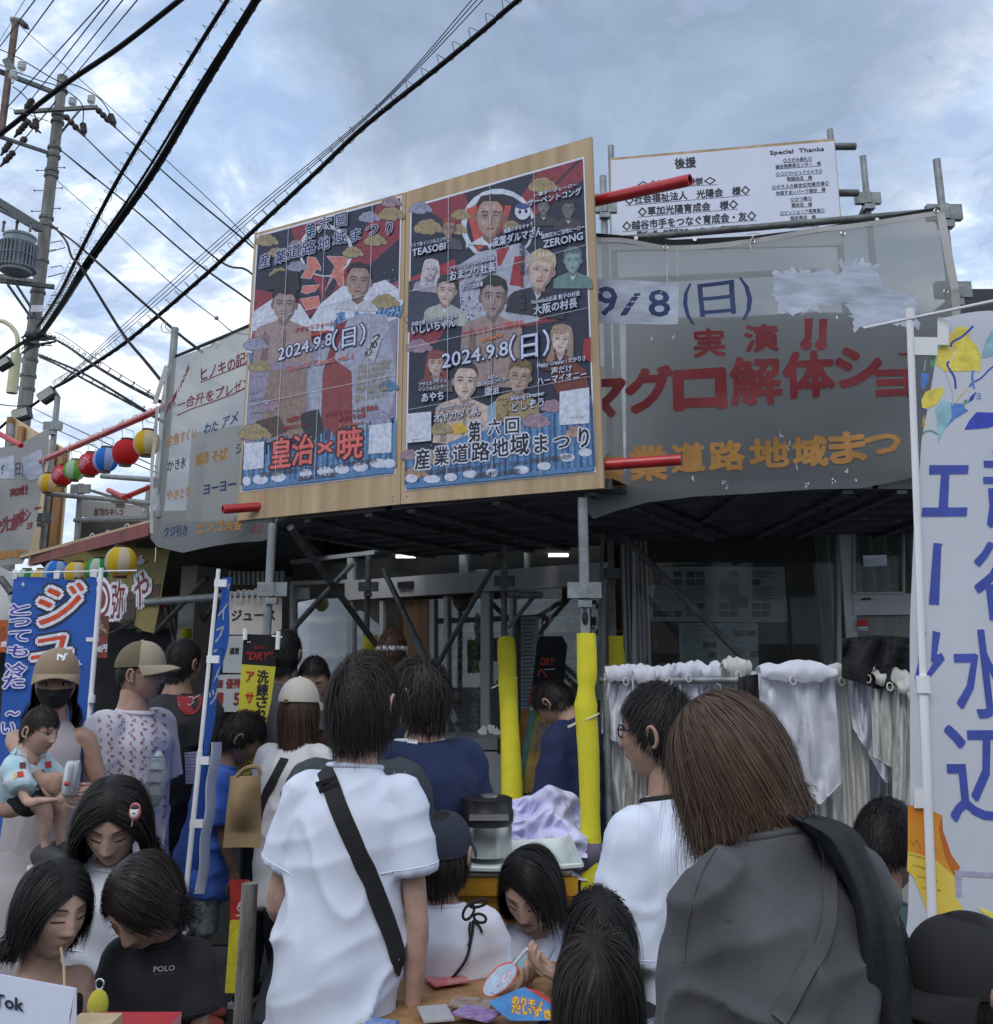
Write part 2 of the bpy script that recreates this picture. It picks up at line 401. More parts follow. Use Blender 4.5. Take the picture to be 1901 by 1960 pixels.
# ================================================================ main building
dB = Vector((-.873,.487,0)).normalized(); nB = Vector((-dB.y, dB.x, 0)); nB = Vector((-.487,-.873,0)).normalized()
SBW = Surf((.85,6.65,0), -dB, (0,0,1)); SAW = Surf((0,6.35,0), (1,0,0), (0,0,1))
def slabpx(mb, S, quad, thick, off=0.0):
    """prism: px polygon on S, front face at off, going back by thick"""
    a = [S.px(x, y, off) for x, y in quad]; b = [p-S.n*thick for p in a]; n = len(a)
    return mb.add(a+b, [tuple(range(n)), tuple(range(2*n-1, n-1, -1))]+[(i, i+n, (i+1)%n+n, (i+1)%n) for i in range(n)])
bld = empty('shop_building', (1.2,6.9,0), 'pale single storey shop front with glass doors and windows behind the scaffold', 'building')
# walls as real volumes: lower plinth, parapets above the deck, side return
def wallbox(a, b, z0, z1, th, nrm, m=M_WALL, name='wall'):
    mb = MB(); a, b = Vector(a), Vector(b); d = b-a
    mb.box((a+b)/2+Vector((0,0,(z0+z1)/2))-Vector(nrm)*th/2, (d.length, th, z1-z0), (d, Vector(nrm), Vector((0,0,1)))); return mk(name, mb, m, bld)
wallbox((.95,6.42,0), (4.4,6.42,0), 2.62, 3.98, .18, (0,-1,0), name='parapet')
wallbox((.95,6.42,0), (4.4,6.42,0), 0, .55, .18, (0,-1,0), name='plinth')
eB = Vector((.85,6.72,0)); wallbox(eB+dB*.02, eB+dB*4.3, 2.66, 3.72, .18, nB, name='parapet')
wallbox(eB+dB*.02, eB+dB*4.3, 0, .12, .18, nB, name='plinth')
wallbox((4.4,6.4,0), (4.4,11,0), 0, 3.9, .2, (1,0,0), name='wall')
wallbox(eB+dB*4.3, eB+dB*4.3-nB*4.5, 0, 3.6, .2, dB, name='wall')
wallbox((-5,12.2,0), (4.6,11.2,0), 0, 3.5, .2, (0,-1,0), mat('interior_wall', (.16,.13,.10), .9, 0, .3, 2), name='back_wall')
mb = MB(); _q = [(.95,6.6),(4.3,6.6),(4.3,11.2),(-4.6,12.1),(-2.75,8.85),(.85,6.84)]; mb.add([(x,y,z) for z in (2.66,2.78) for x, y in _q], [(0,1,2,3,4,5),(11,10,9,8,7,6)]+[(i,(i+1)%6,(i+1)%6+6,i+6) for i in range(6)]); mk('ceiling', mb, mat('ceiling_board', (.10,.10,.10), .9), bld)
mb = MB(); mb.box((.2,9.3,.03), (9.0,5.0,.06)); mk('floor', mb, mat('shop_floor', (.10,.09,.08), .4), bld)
# curtain and shelves inside
mb = MB(); mb.grid(lambda u, v: Vector((2.55+.9*u, 7.6+.05*math.sin(u*50), .1+2.6*v)), 60, 4); mk('curtain', mb, mat('pale_curtain', (.42,.46,.42), .9, trans=.3), bld, smooth=True)
mb = MB()
for z in (.4,.9,1.4,1.9): mb.box((.3,9.9,z), (2.6,.35,.04))
for x in (-1,.3,1.6): mb.box((x,9.9,1.1), (.04,.36,2.1))
mk('shelf', mb, M_BATTEN, bld)
for k, (zf, x, y, w, Y) in enumerate([(zL,1270,461,60,8.6),(zL,1824,408,66,9.0),(zM,398,408,66,9.0),(zM,955,452,62,10),(zM,1075,340,52,8.8)]):
    p = P(*zf(x, y), Y); p.z = 2.64; mb = MB()
    d = ray(*zf(x, y)); t = (2.64-CAMH)/d.z; p = Vector((0,0,CAMH))+d*t
    mb.box(p, (.20,.05,.03)); mk('ceiling_light', mb, emit_mat('lamp_glow', (1,.93,.8), 2.2), bld)
# --- facade B: glass doors in grey frames
def bar2(mb, S, p0, p1, w0, th, off=0.0):
    """a frame member between two px points, w0 px wide"""
    p0, p1 = Vector(p0), Vector(p1); t = (p1-p0).normalized(); n = Vector((-t.y, t.x))*w0/2
    slabpx(mb, S, [p0+n, p1+n, p1-n, p0-n], th, off)
mb = MB(); slabpx(mb, SBW, [zL(840,640), zL(2730,504), zL(2730,662), zL(840,778)], .12, .02); mk('lintel', mb, mat('lintel_paint', (.38,.38,.385), .6), bld)
fr = [((862,470),(858,2400),38),((1675,330),(1675,585),44),((2140,300),(2140,560),20),((1455,770),(1455,2400),30),((1555,750),(1553,2400),26),((1840,722),(1838,2400),62),
      ((2035,700),(2030,2400),26),((2700,620),(2700,2400),40),((440,660),(436,2400),26),((1090,780),(1088,2400),26)]
for a, b, w in fr:
    mb = MB(); bar2(mb, SBW, zL(*a), zL(*b), w*.2645, .07, -.005); mk('frame_post', mb, M_FRAME, bld)
mb = MB(); bar2(mb, SBW, zL(430,500), zL(2730,235), 7, .07, -.008); mk('frame_rail', mb, M_FRAME, bld)
mb = MB(); bar2(mb, SBW, zL(430,655), zL(850,640), 7, .06, -.008); mk('frame_rail', mb, M_FRAME, bld)
mb = MB(); slabpx(mb, SBW, [zL(1236,650), zL(1340,642), zL(1340,690), zL(1236,697)], .03, .05); mk('door_sensor', mb, M_BLKPL, bld)
mb = MB(); slabpx(mb, SBW, [zL(1222,778), zL(1435,765), zL(1435,2350), zL(1222,2350)], .04, -.05); mk('wood_door', mb, mat('brown_door', (.12,.065,.03), .5, 0, .3, 2, stretch=(8,8,.5)), bld)
for x0, x1 in ((440,845),(872,1080),(1100,1222),(1470,1540),(1567,1808),(1872,2022),(2045,2688)):
    mb = MB(); slabpx(mb, SBW, [zL(x0,770), zL(x1,760), zL(x1,2300), zL(x0,2300)], .008, -.035); mk('pane', mb, M_GLASS, bld)
for x0, x1 in ((440,1650),(1700,2130),(2150,2688)):
    mb = MB(); slabpx(mb, SBW, [zL(x0,470-(x0-440)*.1), zL(x1,470-(x1-440)*.1), zL(x1,640-(x1-850)*.073), zL(x0,640-(x0-850)*.073)], .008, -.035); mk('transom_pane', mb, M_GLASS, bld)
for a in range(12):   # louvres of the upper left vent
    mb = MB(); x = 6+a*34; slabpx(mb, SBW, [zL(x,570), zL(x+16,569), zL(x+16,665), zL(x,667)], .03, .03); mk('louvre', mb, M_FRAME, bld)
# stickers and round notices inside the doors (paper)
mb = MB(); rr = random.Random(3)
for cx, y0, y1, st in ((1620,830,1850,78),(1745,900,1850,82),(1960,900,1700,120)):
    y = y0
    while y < y1:
        polypx(mb, SBW, ellpx(zL(cx+rr.uniform(-8,8), y), rr.uniform(7,9.5), rr.uniform(8,10.5), 0, 14), -.052); y += st*rr.uniform(.85,1.15)
mk('notice', mb, mat('dim_notice', (.30,.27,.25), .7, 0, .8, 40), bld)
mb = MB(); slabpx(mb, SBW, [zM(660,895), zM(790,890), zM(790,1620), zM(660,1620)], .002, -.05); slabpx(mb, SBW, [zM(862,895), zM(990,890), zM(985,1000), zM(862,1010)], .002, -.05)
slabpx(mb, SBW, [zM(640,700), zM(960,680), zM(955,790), zM(640,790)], .002, -.05); slabpx(mb, SBW, [zL(440,690), zL(545,680), zL(545,1190), zL(440,1190)], .002, -.05)
mk('notice', mb, mat('pale_notice', (.70,.71,.70), .8, 0, .1), bld)
mb = MB(); 
for k in range(24): linepx(mb, SBW, [zM(672, 925+k*28), zM(672+rr.uniform(60,108), 925+k*28-3)], 1.6, -.046)
mk('notice_lines', mb, I_BLK, bld)
mb = MB()   # speech-bubble notices
for (x, y, r, t) in ((1050,930,70,'テレビ'),(1060,1110,56,'取材'),(1055,1225,54,'取材'),(1050,1330,48,'放送'),(810,820,75,'取材'),(1230,1010,75,'取材'),(1245,1240,68,'放送')):
    polypx(mb, SBW, ellpx(zM(x,y), r*.264, r*.2, 0, 18), -.048)
mk('notice', mb, mat('grey_notice', (.55,.55,.52), .8), bld)
mb = MB()
for (x, y, t) in ((1005,950,'テレビ'),(1012,1130,'取材'),(1010,1245,'取材'),(1010,1350,'放送'),(745,840,'取材陣'),(1190,1030,'取材'),(1205,1260,'放送')):
    textpx(mb, SBW, t, zM(x,y), zM(x+110,y-6), 11, -.044, bold=.02)
mk('notice_lettering', mb, I_BLK, bld)
# --- corner column with curtain folds
mb = MB(); mb.grid(lambda u, v: Vector((.83+.19*u, 6.38+.018*math.sin(u*40), 0+2.62*v)), 40, 2); mk('corner_column', mb, M_WALL, bld, smooth=True)
# --- facade A: wide window, right hand door
def framequad(S, x0, y0, x1, y1, w, th=.07, off=0.0, z=zN):
    for a, b in (((x0,y0),(x1,y0)),((x0,y1),(x1,y1)),((x0,y0),(x0,y1)),((x1,y0),(x1,y1))):
        mb = MB(); bar2(mb, S, z(*a), z(*b), w, th, off+(.004 if a[1] == b[1] else 0)); mk('window_frame', mb, M_FRAME, bld)
framequad(SAW, 252, 195, 1440, 1150, 7)
mb = MB(); slabpx(mb, SAW, [zN(256,195), zN(1436,195), zN(1445,1150), zN(262,1150)], .008, -.03); mk('pane', mb, M_GLASS, bld)
mb = MB(); slabpx(mb, SAW, [zN(1432,208), zN(1520,208), zN(1540,840), zN(1476,840)], .08, .01); slabpx(mb, SAW, [zN(1512,590), zN(1850,585), zN(1850,705), zN(1515,710)], .08, .014)
slabpx(mb, SAW, [zN(1476,840), zN(1540,840), zN(1560,1500), zN(1490,1500)], .08, .01)
mk('door_frame', mb, mat('pale_frame', (.50,.53,.54), .4), bld)
framequad(SAW, 1518, 222, 1805, 582, 4.5, .06, .022)
mb = MB(); slabpx(mb, SAW, [zN(1520,222), zN(1810,222), zN(1812,580), zN(1532,580)], .008, -.01); mk('pane', mb, M_GLASS, bld)
mb = MB(); slabpx(mb, SAW, [zN(1540,712), zN(1850,708), zN(1860,1500), zN(1560,1500)], .03, -.02); mk('door_panel', mb, mat('grey_door', (.20,.20,.19), .5, 0, .15, 3, stretch=(8,8,.4)), bld)
mb = MB(); slabpx(mb, SAW, [zN(1535,735), zN(1592,735), zN(1594,775), zN(1537,775)], .002, .03); mk('sticker', mb, ink('sticker_red', (.55,.03,.03)), bld)
mb = MB(); slabpx(mb, SAW, [zN(1537,777), zN(1594,777), zN(1596,798), zN(1539,798)], .002, .03); mk('sticker', mb, M_PAPER, bld)
mb = MB(); textpx(mb, SAW, 'SECOM', zN(1541,795), zN(1592,795), 3.4, .035, bold=.02); mk('sticker_lettering', mb, I_BLK, bld)
mb = MB(); slabpx(mb, SAW, [zN(1640,345), zN(1780,340), zN(1783,405), zN(1645,412)], .004, -.2); mk('paper_card', mb, M_PAPER, bld)
mb = MB(); slabpx(mb, SAW, [zN(1752,530), zN(1800,528), zN(1800,575), zN(1752,578)], .004, -.05); mk('paper_card', mb, ink('yellow_note', (.6,.5,.03)), bld)
mb = MB(); slabpx(mb, SAW, [zN(1562,612), zN(1612,611), zN(1612,622), zN(1562,623)], .01, .03); mk('latch', mb, M_BLKPL, bld)
# big printed notices taped inside the window
nt_ = MB(); slabpx(nt_, SAW, [zN(325,422), zN(1135,425), zN(1158,748), zN(330,740)], .002, -.06); mk('news_poster', nt_, mat('news_print', (.66,.70,.72), .6, 0, .1, 3), bld)
n2_ = MB(); slabpx(n2_, SAW, [zN(520,752), zN(980,752), zN(990,1060), zN(528,1060)], .002, -.062); mk('news_poster', n2_, mat('news_print2', (.62,.66,.68), .6, 0, .1, 3), bld)
mb = MB(); mbl = MB(); rr = random.Random(11)
for col in range(4):
    x = 370+col*192
    for r in range(6):
        y = 450+r*46
        if rr.random() < .6:
            for q in range(3 if col == 0 else 2):
                if rr.random() < .85: polypx(mb, SAW, [zN(x+q*58,y), zN(x+q*58+50,y), zN(x+q*58+50,y+36), zN(x+q*58,y+36)], -.056)
        else:
            for q in range(4): linepx(mbl, SAW, [zN(x,y+q*10), zN(x+rr.uniform(90,165),y+q*10)], 1.3, -.056)
for col in range(2):
    for r in range(24):
        linepx(mbl, SAW, [zN(535+col*228,770+r*12), zN(535+col*228+rr.uniform(60,205),770+r*12)], 1.0, -.058)
for (x,y,w,h) in ((838,797,60,32),(905,797,60,32),(660,862,40,34),(708,862,30,34),(692,922,48,34),(935,915,48,36)): polypx(mb, SAW, [zN(x,y), zN(x+w,y), zN(x+w,y+h), zN(x,y+h)], -.055)
mk('news_pictures', mb, mat('news_pic', (.06,.075,.085), .6, 0, .7, 30, col2=(.22,.22,.18)), bld); mk('news_lines', mbl, mat('news_ink', (.16,.18,.19), .7), bld)
mb = MB(); polypx(mb, SAW, [zN(760,525), zN(868,525), zN(868,590), zN(760,590)], -.054); polypx(mb, SAW, [zN(815,595), zN(922,595), zN(922,660), zN(815,660)], -.054); mk('news_pictures', mb, mat('news_pic2', (.10,.13,.10), .6, 0, .6, 30, col2=(.30,.27,.12)), bld)

# neighbouring dark roofed house at the right edge
hs = empty('neighbour_house', (8,12,0), 'dark neighbouring house roof rising behind the right hand banner post', 'house')
a = P(1833,571,10.5); b = P(2150,545,10.5)
mb = MB(); mb.box(((a.x+b.x)/2, 13.4, (a.z+b.z)/2-.22), (b.x-a.x, 6, .42)); mk('roof', mb, mat('dark_roof', (.035,.037,.042), .6, 0, .2, 3), hs)
mb = MB(); mb.box(((a.x+b.x)/2, 13.6, a.z/2-.3), (b.x-a.x-.3, 5.4, a.z-.5)); mk('wall', mb, mat('dark_siding', (.03,.032,.036), .6), hs)
for k in range(9):
    mb = MB(); mb.box(((a.x+b.x)/2, 10.86, a.z-.62-k*.22), (b.x-a.x-.3, .05, .19)); mk('siding_board', mb, MATS['dark_siding'], hs)

# houses and a tent across the street, behind the photographer (they show in the glass)
for k, (x, w, h, c) in enumerate(((-9,8,6,(.45,.42,.36)),(1,7,5.4,(.34,.22,.18)),(9.5,8,6.2,(.5,.5,.48)))):
    t = empty('street_house', (x,-15,0), ['cream house across the street reflected in the glass', 'brown house across the street reflected in the glass', 'white house across the street reflected in the glass'][k], 'house', 'houses across the street')
    mb = MB(); mb.box((x,-15,h*.42), (w,7,h*.84)); mk('wall', mb, mat('house_wall%d' % k, c, .85), t)
    mb = MB(); mb.add([(x-w*.56,-11.2,h*.84),(x+w*.56,-11.2,h*.84),(x+w*.56,-18.8,h*.84),(x-w*.56,-18.8,h*.84),(x-w*.5,-15,h*1.25),(x+w*.5,-15,h*1.25)], [(0,1,5,4),(2,3,4,5),(1,2,5),(3,0,4),(3,2,1,0)]); mk('roof', mb, MATS['dark_roof'], t)
    for wx in (-.28,.25):
        for wz in (.25,.62):
            mb = MB(); mb.box((x+w*wx,-11.45,h*wz), (1.5,.1,1.1)); mk('window', mb, M_DARK, t)

# ================================================================ scaffold with deck
SBd = Surf((.504,4.4,0), -dB, (0,0,1))           # the billboard plane
R_P = .0225
scf = empty('scaffold', (0,5.5,0), 'galvanised pipe scaffold with steel deck carrying the billboard over the shop front', 'scaffold')
def pole_part(a, b, r=R_P, m=M_STEEL, name='post', parent=scf, n=10):
    mb = MB(); mb.tube([a, b], r, n); return mk(name, mb, m, parent, smooth=True)
def collar(p, d=(0,0,1), m=M_STEEL, s=1.0, parent=scf):
    mb = MB(); p = Vector(p); mb.tube([p-Vector(d)*.035*s, p+Vector(d)*.035*s], .034*s, 10); mb.box(p+Vector((0,-.01,0)), (.15*s,.03*s,.07*s)); mb.box(p+Vector((0,-.02,-.06*s)), (.06*s,.04*s,.03*s)); return mk('coupler', mb, m, parent)
def down(p, z): return Vector((p.x, p.y, z))
fl = P(521,1010,5.36); frp = P(1117,1000,4.52)
front = [down(fl,0), down(frp,0)]
for p, top in ((fl,2.34),(frp,2.34)):
    pole_part(down(p,0), down(p,top), .0245); 
collar(P(522,1128,5.36)+Vector((0,0,0)), s=1.1); collar(P(1119,1130,4.5), s=1.05)
mb = MB(); p = P(1121,1183,4.495); mb.ball(p, (.016,.006,.032), 12, 8); mk('slot', mb, M_BLKPL, scf)
backs = [P(1170,1060,6.1), P(966,1035,6.35), P(705,1075,6.95), P(1741,1020,5.75)]
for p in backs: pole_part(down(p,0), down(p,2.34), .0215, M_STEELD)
for x, y, Y in ((1170,1098,6.08),(966,1112,6.33),(705,1123,6.93)): collar(P(x,y,Y), m=M_STEELD, s=.95)
# uprights of the upper storey
ups = [((1170,280),(1172,470),5.75,1),((1155,338),(1162,470),5.2,0),((1589,249),(1600,470),5.6,1),((1652,300),(1672,470),5.7,0)]
for (a, b, Y, k) in ups:
    q0 = P(*b, Y); q1 = P(*a, Y); pole_part(down(q1,2.4), q1, .0213)
    mb = MB(); mb.tube([q1-Vector((0,0,.01)), q1+Vector((0,0,.0))], .0175, 10); mk('pin', mb, M_STEEL, scf)
collar(P(1157,399,5.19)); collar(P(1660,382,5.69), s=1.1); collar(P(1656,560,5.68))
r3 = P(1793,306,4.75); pole_part(down(r3,0), down(r3,r3.z-.28), .0245, M_STEEL); pole_part(down(r3,r3.z-.29), r3, .0205)
for y in (408,556): q = P(1812 if y < 500 else 1832, y, 4.74); q.x = r3.x; q.y = r3.y; collar(q, s=1.25)
for a, b, Ya, Yb, r, m in (((1598,281),(1638,281),5.62,5.62,.024,M_STEELD),((1605,370),(1643,370),5.62,5.62,.024,M_STEELD),((1140,378),(1160,380),5.3,5.3,.022,M_STEELD),
        ((1658,395),(1640,432),5.7,5.75,.02,M_STEELD),((1146,540),(1560,520),5.7,5.9,.022,M_STEEL),((1146,462),(1800,405),5.3,4.85,.021,M_STEELD)):
    pole_part(P(*a,Ya), P(*b,Yb), r, m, 'ledger')
# red pipes belong to the scaffold too, but each can be slid out: things
rp = [((1120,390),(1322,345),4.56,4.2,.030,'red painted pipe poking out above the top right of the billboard'),((1130,892),(1304,880),4.5,4.42,.027,'red painted pipe poking out below the right edge of the billboard'),((426,975),(520,968),5.35,5.5,.027,'red painted pipe end poking out at the lower left of the billboard')]
for a, b, Ya, Yb, r, lab in rp:
    A, B = P(*a,Ya), P(*b,Yb); t = empty('red_pipe', A, lab, 'pipe', 'red scaffold pipes')
    mb = MB(); d = (B-A).normalized(); s_ = d.orthogonal().normalized(); o_ = d.cross(s_); n = 16; vs = []
    for q, rr_ in ((A,r),(B,r),(B,r*.86),(A,r*.86)):
        for k in range(n): an = 2*math.pi*k/n; vs.append(q+s_*math.cos(an)*rr_+o_*math.sin(an)*rr_)
    mb.add(vs, [(i*n+k, i*n+(k+1)%n, ((i+1)%4)*n+(k+1)%n, ((i+1)%4)*n+k) for i in range(4) for k in range(n)]); mk('pipe_tube', mb, M_RED, t, smooth=True)
    mb = MB(); mb.tube([B-d*.03, B-d*.025], r*.85, 12); mk('bore_shade', mb, M_DARK, t)  # dark disc stands in for the shade inside the open pipe end
# braces and ledgers under the deck
br = [(zL(435,250),zL(1130,1200),5.4,6.9,.021),(zL(880,520),zL(330,1120),6.9,5.7,.019),(zL(1110,560),zL(1640,1670),6.95,5.9,.021),(zM(530,440),zM(-60,1480),6.3,6.9,.018),
      (zS(140,700),zS(600,1410),6.6,5.7,.02),(zS(0,60),zS(680,1440),6.5,5.72,.021),(zN(130,190),zN(890,965),6.0,5.75,.021),(zM(1275,250),zM(1240,1500),5.9,5.9,.012),(zM(770,760),zM(590,980),6.3,6.3,.014),
      (zL(330,190),zL(2010,300),5.4,6.3,.024),(zL(1050,430),zL(2010,330),6.9,6.35,.018),(zM(600,735),zM(830,740),6.3,6.1,.022)]
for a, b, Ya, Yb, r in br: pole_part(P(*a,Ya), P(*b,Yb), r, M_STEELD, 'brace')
# steel deck planks with ribs
def plank(o, d, w, L, z, k):
    """o start point, d running direction, w across direction (unit), L length"""
    mb = MB(); wd = .235; ribs = 5; prof = [(0,0.05),(0,0)]
    for i in range(ribs): 
        x0 = .02+i*(wd-.04)/ribs; x1 = x0+(wd-.04)/ribs; prof += [(x0,0),(x0+.004,.014),(x1-.006,.014),(x1,0)]
    prof += [(wd,0),(wd,.05)]
    A = Vector(o)+w*(k*.25); vs = []
    for s_ in (0, L):
        for (q, h) in prof: vs.append(A+d*s_+w*q+Vector((0,0,z+h)))
    n = len(prof); fs = [(i, i+1, n+i+1, n+i) for i in range(n-1)]; fs.append((0, n, 2*n-1, n-1)); mb.add(vs, fs)
    for s_ in (.12, L*.5, L-.12): mb.box(A+d*s_+w*wd/2+Vector((0,0,z-.012)), (.05,wd*.9,.02), (d, w, Vector((0,0,1))))
    return mk('deck_plank', mb, M_DKPLANK, scf)
bO = Vector((.504,4.4,0)); back = -nB
for k in range(8):
    plank(bO+dB*(-.02)+back*.06, dB, back, 1.28, 2.37, k); plank(bO+dB*1.3+back*.06, dB, back, 1.10, 2.37, k)
for k in range(7): plank(Vector((.62,4.66,0)), Vector((1,0,0)), Vector((0,1,0)), 1.25, 2.41, k); plank(Vector((1.9,4.66,0)), Vector((1,0,0)), Vector((0,1,0)), 1.3, 2.41, k)
# dark sheet added on the deck, stands in for the shade behind the banner
mb = MB(); mb.box((1.9,5.5,2.5), (2.5,1.6,.03)); mk('shade_board', mb, M_DARK, scf)
# foam pads tied round posts
def foam(a, b, r, lab, pinch, cordz=None, flat=False):
    A, B = Vector(a), Vector(b); t = empty('foam_pad', B, lab, 'foam pad', 'yellow foam pads round the scaffold posts')
    d = (A-B); L = d.length; d.normalize(); N_ = 28; pts = []; rs = []
    sx = Vector((1,0,0))
    for i in range(N_+1):
        f = i/N_; q = B+d*(L*f); w = r*(1+.05*math.sin(f*9+A.x*5)); 
        for pz, am, off in pinch:
            g_ = math.exp(-((f-pz)/.035)**2); w *= 1-am*g_; q = q+sx*off*math.exp(-((f-pz)/.12)**2)*r
        pts.append(q); rs.append((w, w*.9))
    mb = MB(); mb.tube(pts, rs, 18, True, side=(1,0,0)); 
    mb.v = [tuple(Vector(v)+Vector((1,.3,0))*(.0016*noise.noise(Vector(v)*22))) for v in mb.v]
    mk('foam_sleeve', mb, M_YFOAM, t, smooth=True)
    if cordz is not None:
        mb = MB(); q = B+d*(L*cordz); ring = [q+Vector((math.cos(an)*r*1.02, math.sin(an)*r*.95, .02*math.cos(an))) for an in np.linspace(0, 2*math.pi, 25)]
        mb.tube(ring, .004, 6, False); k0 = ring[12]; mb.tube([k0, k0+Vector((-.03,-.02,-.012)), k0+Vector((-.045,-.025,-.018))], .006, 6); mk('tie_cord', mb, mat('cotton_cord', (.6,.58,.5), .9), t)
foam(P(1123,1213,4.5), P(1134,1712,4.42), .0475, 'tall bright yellow foam pad round the front right scaffold post, tied with cord', [(.55,.0,.0),(.77,.22,.15),(.72,-.1,-.3),(.3,.05,0)], .66)
foam(P(970,1228,6.05), P(984,1572,5.1), .055, 'long yellow foam pad on the post left of the front one, leaning', [(.8,.1,.0)], .74)
foam(P(1180,1217,6.0), P(1181,1300,6.0), .047, 'short yellow foam pad on a back post beside the hanging aprons', [(.5,.06,.1)])
foam(P(709,1216,6.85), P(709,1290,6.85), .055, 'short dim yellow foam pad behind the head with black hair', [(.5,.05,0)])
foam(P(489,1197,6.2), P(489,1260,6.2), .058, 'yellow foam pad stub above the beer banner', [(.5,.0,0)])

# ================================================================ billboard
bb = empty('billboard', SBd.px(805,980), 'plywood billboard of two sheets with two event posters hung on the scaffold', 'billboard')
for quad in ([(487,447),(776,368),(765,965),(453,997)], [(777.2,367.6),(1133,262),(1156,934),(766.2,964.9)]):
    mb = MB(); slabpx(mb, SBd, quad, .018, 0); mk('plywood_sheet', mb, M_PLY, bb)
mb = MB()
for zf, pts in ((zA, ((125,1762),(520,1682),(950,1632),(1567,1625),(1567,1668))), (zD, ((115,1500),(570,1515),(1785,1398))), (zA,((1705,1625),))):
    for p in pts: polypx(mb, SBd, ellpx(zf(*p), .9, 1.2, 0, 8), .001)
mk('nail', mb, I_BLK, bb)
for a, b in (((500,470),(470,975)),((1120,300),(1140,925)),((778,385),(768,950))):
    pa, pb = SBd.px(*a, -.045), SBd.px(*b, -.045); mb = MB(); mb.bar(pa, pb, .045, .045, up=(1,0,0)); mk('batten', mb, M_BATTEN, bb)
# ================================================================ printed art
class Art:
    def __init__(s, S, off=.001, step=.000012): s.S = S; s.mb = MB(); s.mats = []; s.off = off; s.step = step
    def _c(s, m):
        if isinstance(m, tuple): 
            nm = 'print_%02x%02x%02x' % tuple(int(max(0, min(.999, c))*255) for c in m); m = mat(nm, m, .45, 0, .2, 40)
        if m not in s.mats: s.mats.append(m)
        s.mb.cur = s.mats.index(m); s.off += s.step
    def poly(s, m, pts): s._c(m); polypx(s.mb, s.S, pts, s.off)
    def ell(s, m, c, rx, ry, rot=0, n=22): s._c(m); polypx(s.mb, s.S, ellpx(c, rx, ry, rot, n), s.off)
    def line(s, m, pts, w, w1=None, k=4): s._c(m); linepx(s.mb, s.S, smoothpts(pts, k) if k > 1 and len(pts) > 2 else pts, w, s.off, w1=w1)
    def text(s, m, t, p0, p1, h, **kw): s._c(m); textpx(s.mb, s.S, t, p0, p1, h, s.off, **kw)
    def otext(s, m_in, m_out, t, p0, p1, h, ow=.05, b=.0, **kw):
        s.text(m_out, t, p0, p1, h, bold=b+ow, **kw); s.text(m_in, t, p0, p1, h, bold=b, **kw)
    def done(s, name, parent): 
        return mk(name, s.mb, s.mats, parent)
NV = (.022,.026,.055); RD = (.22,.035,.055); PK = (.30,.20,.27); GD = (.30,.24,.13); LV = (.27,.27,.40); WH = (.52,.56,.68); BL = (.08,.19,.38); BL2 = (.03,.08,.2)
SK = (.30,.20,.18); SKD = (.2,.12,.11); HR = (.02,.018,.022); CHK = (.10,.07,.09)
def cloudart(A, c, r, col, ln=(.10,.09,.12), seed=0):
    R_ = random.Random(seed); lobes = [(-1.0,.15,.5),(-.45,-.25,.6),(.2,-.35,.62),(.8,-.05,.55),(1.3,.25,.35),(.3,.25,.6),(-.4,.3,.5)]
    for dx, dy, q in lobes: A.ell(ln, (c[0]+dx*r, c[1]+dy*r), q*r+.9, q*r*.85+.9, 0, 16)
    for dx, dy, q in lobes: A.ell(col, (c[0]+dx*r, c[1]+dy*r), q*r, q*r*.85, 0, 16)
    for dx, dy, q in lobes[1:4]:   # the curls
        pts = [(c[0]+dx*r+q*r*.6*(1-t/11)*math.cos(t*.8+1), c[1]+dy*r+q*r*.6*(1-t/11)*math.sin(t*.8+1)) for t in range(10)]
        A.line(ln, pts, .8, k=2)
def waveart(A, x0, x1, y, h, seed):
    R_ = random.Random(seed); n = 7
    A.poly(BL, [(x0,y+h*.9)]+[(x0+(x1-x0)*i/n, y+h*.25*math.sin(i*1.7+seed)) for i in range(n+1)]+[(x1,y+h*.9)])
    for i in range(12):
        x = x0+(x1-x0)*(i+.5)/12; A.line([BL2,(.14,.28,.5)][i%2], [(x,y+h*.15),(x+3,y+h*.5),(x-3,y+h*.88)], 2.6)
    for i in range(n+1):
        x = x0+(x1-x0)*i/n; A.ell(WH, (x, y+h*.25*math.sin(i*1.7+seed)-1), (x1-x0)/n*.62, h*.17, R_.uniform(-20,20), 14)
    for i in range(26): A.ell(WH, (R_.uniform(x0,x1), y+R_.uniform(-h*.5,h*.7)), R_.uniform(.7,1.7), R_.uniform(.7,1.7), 0, 7)
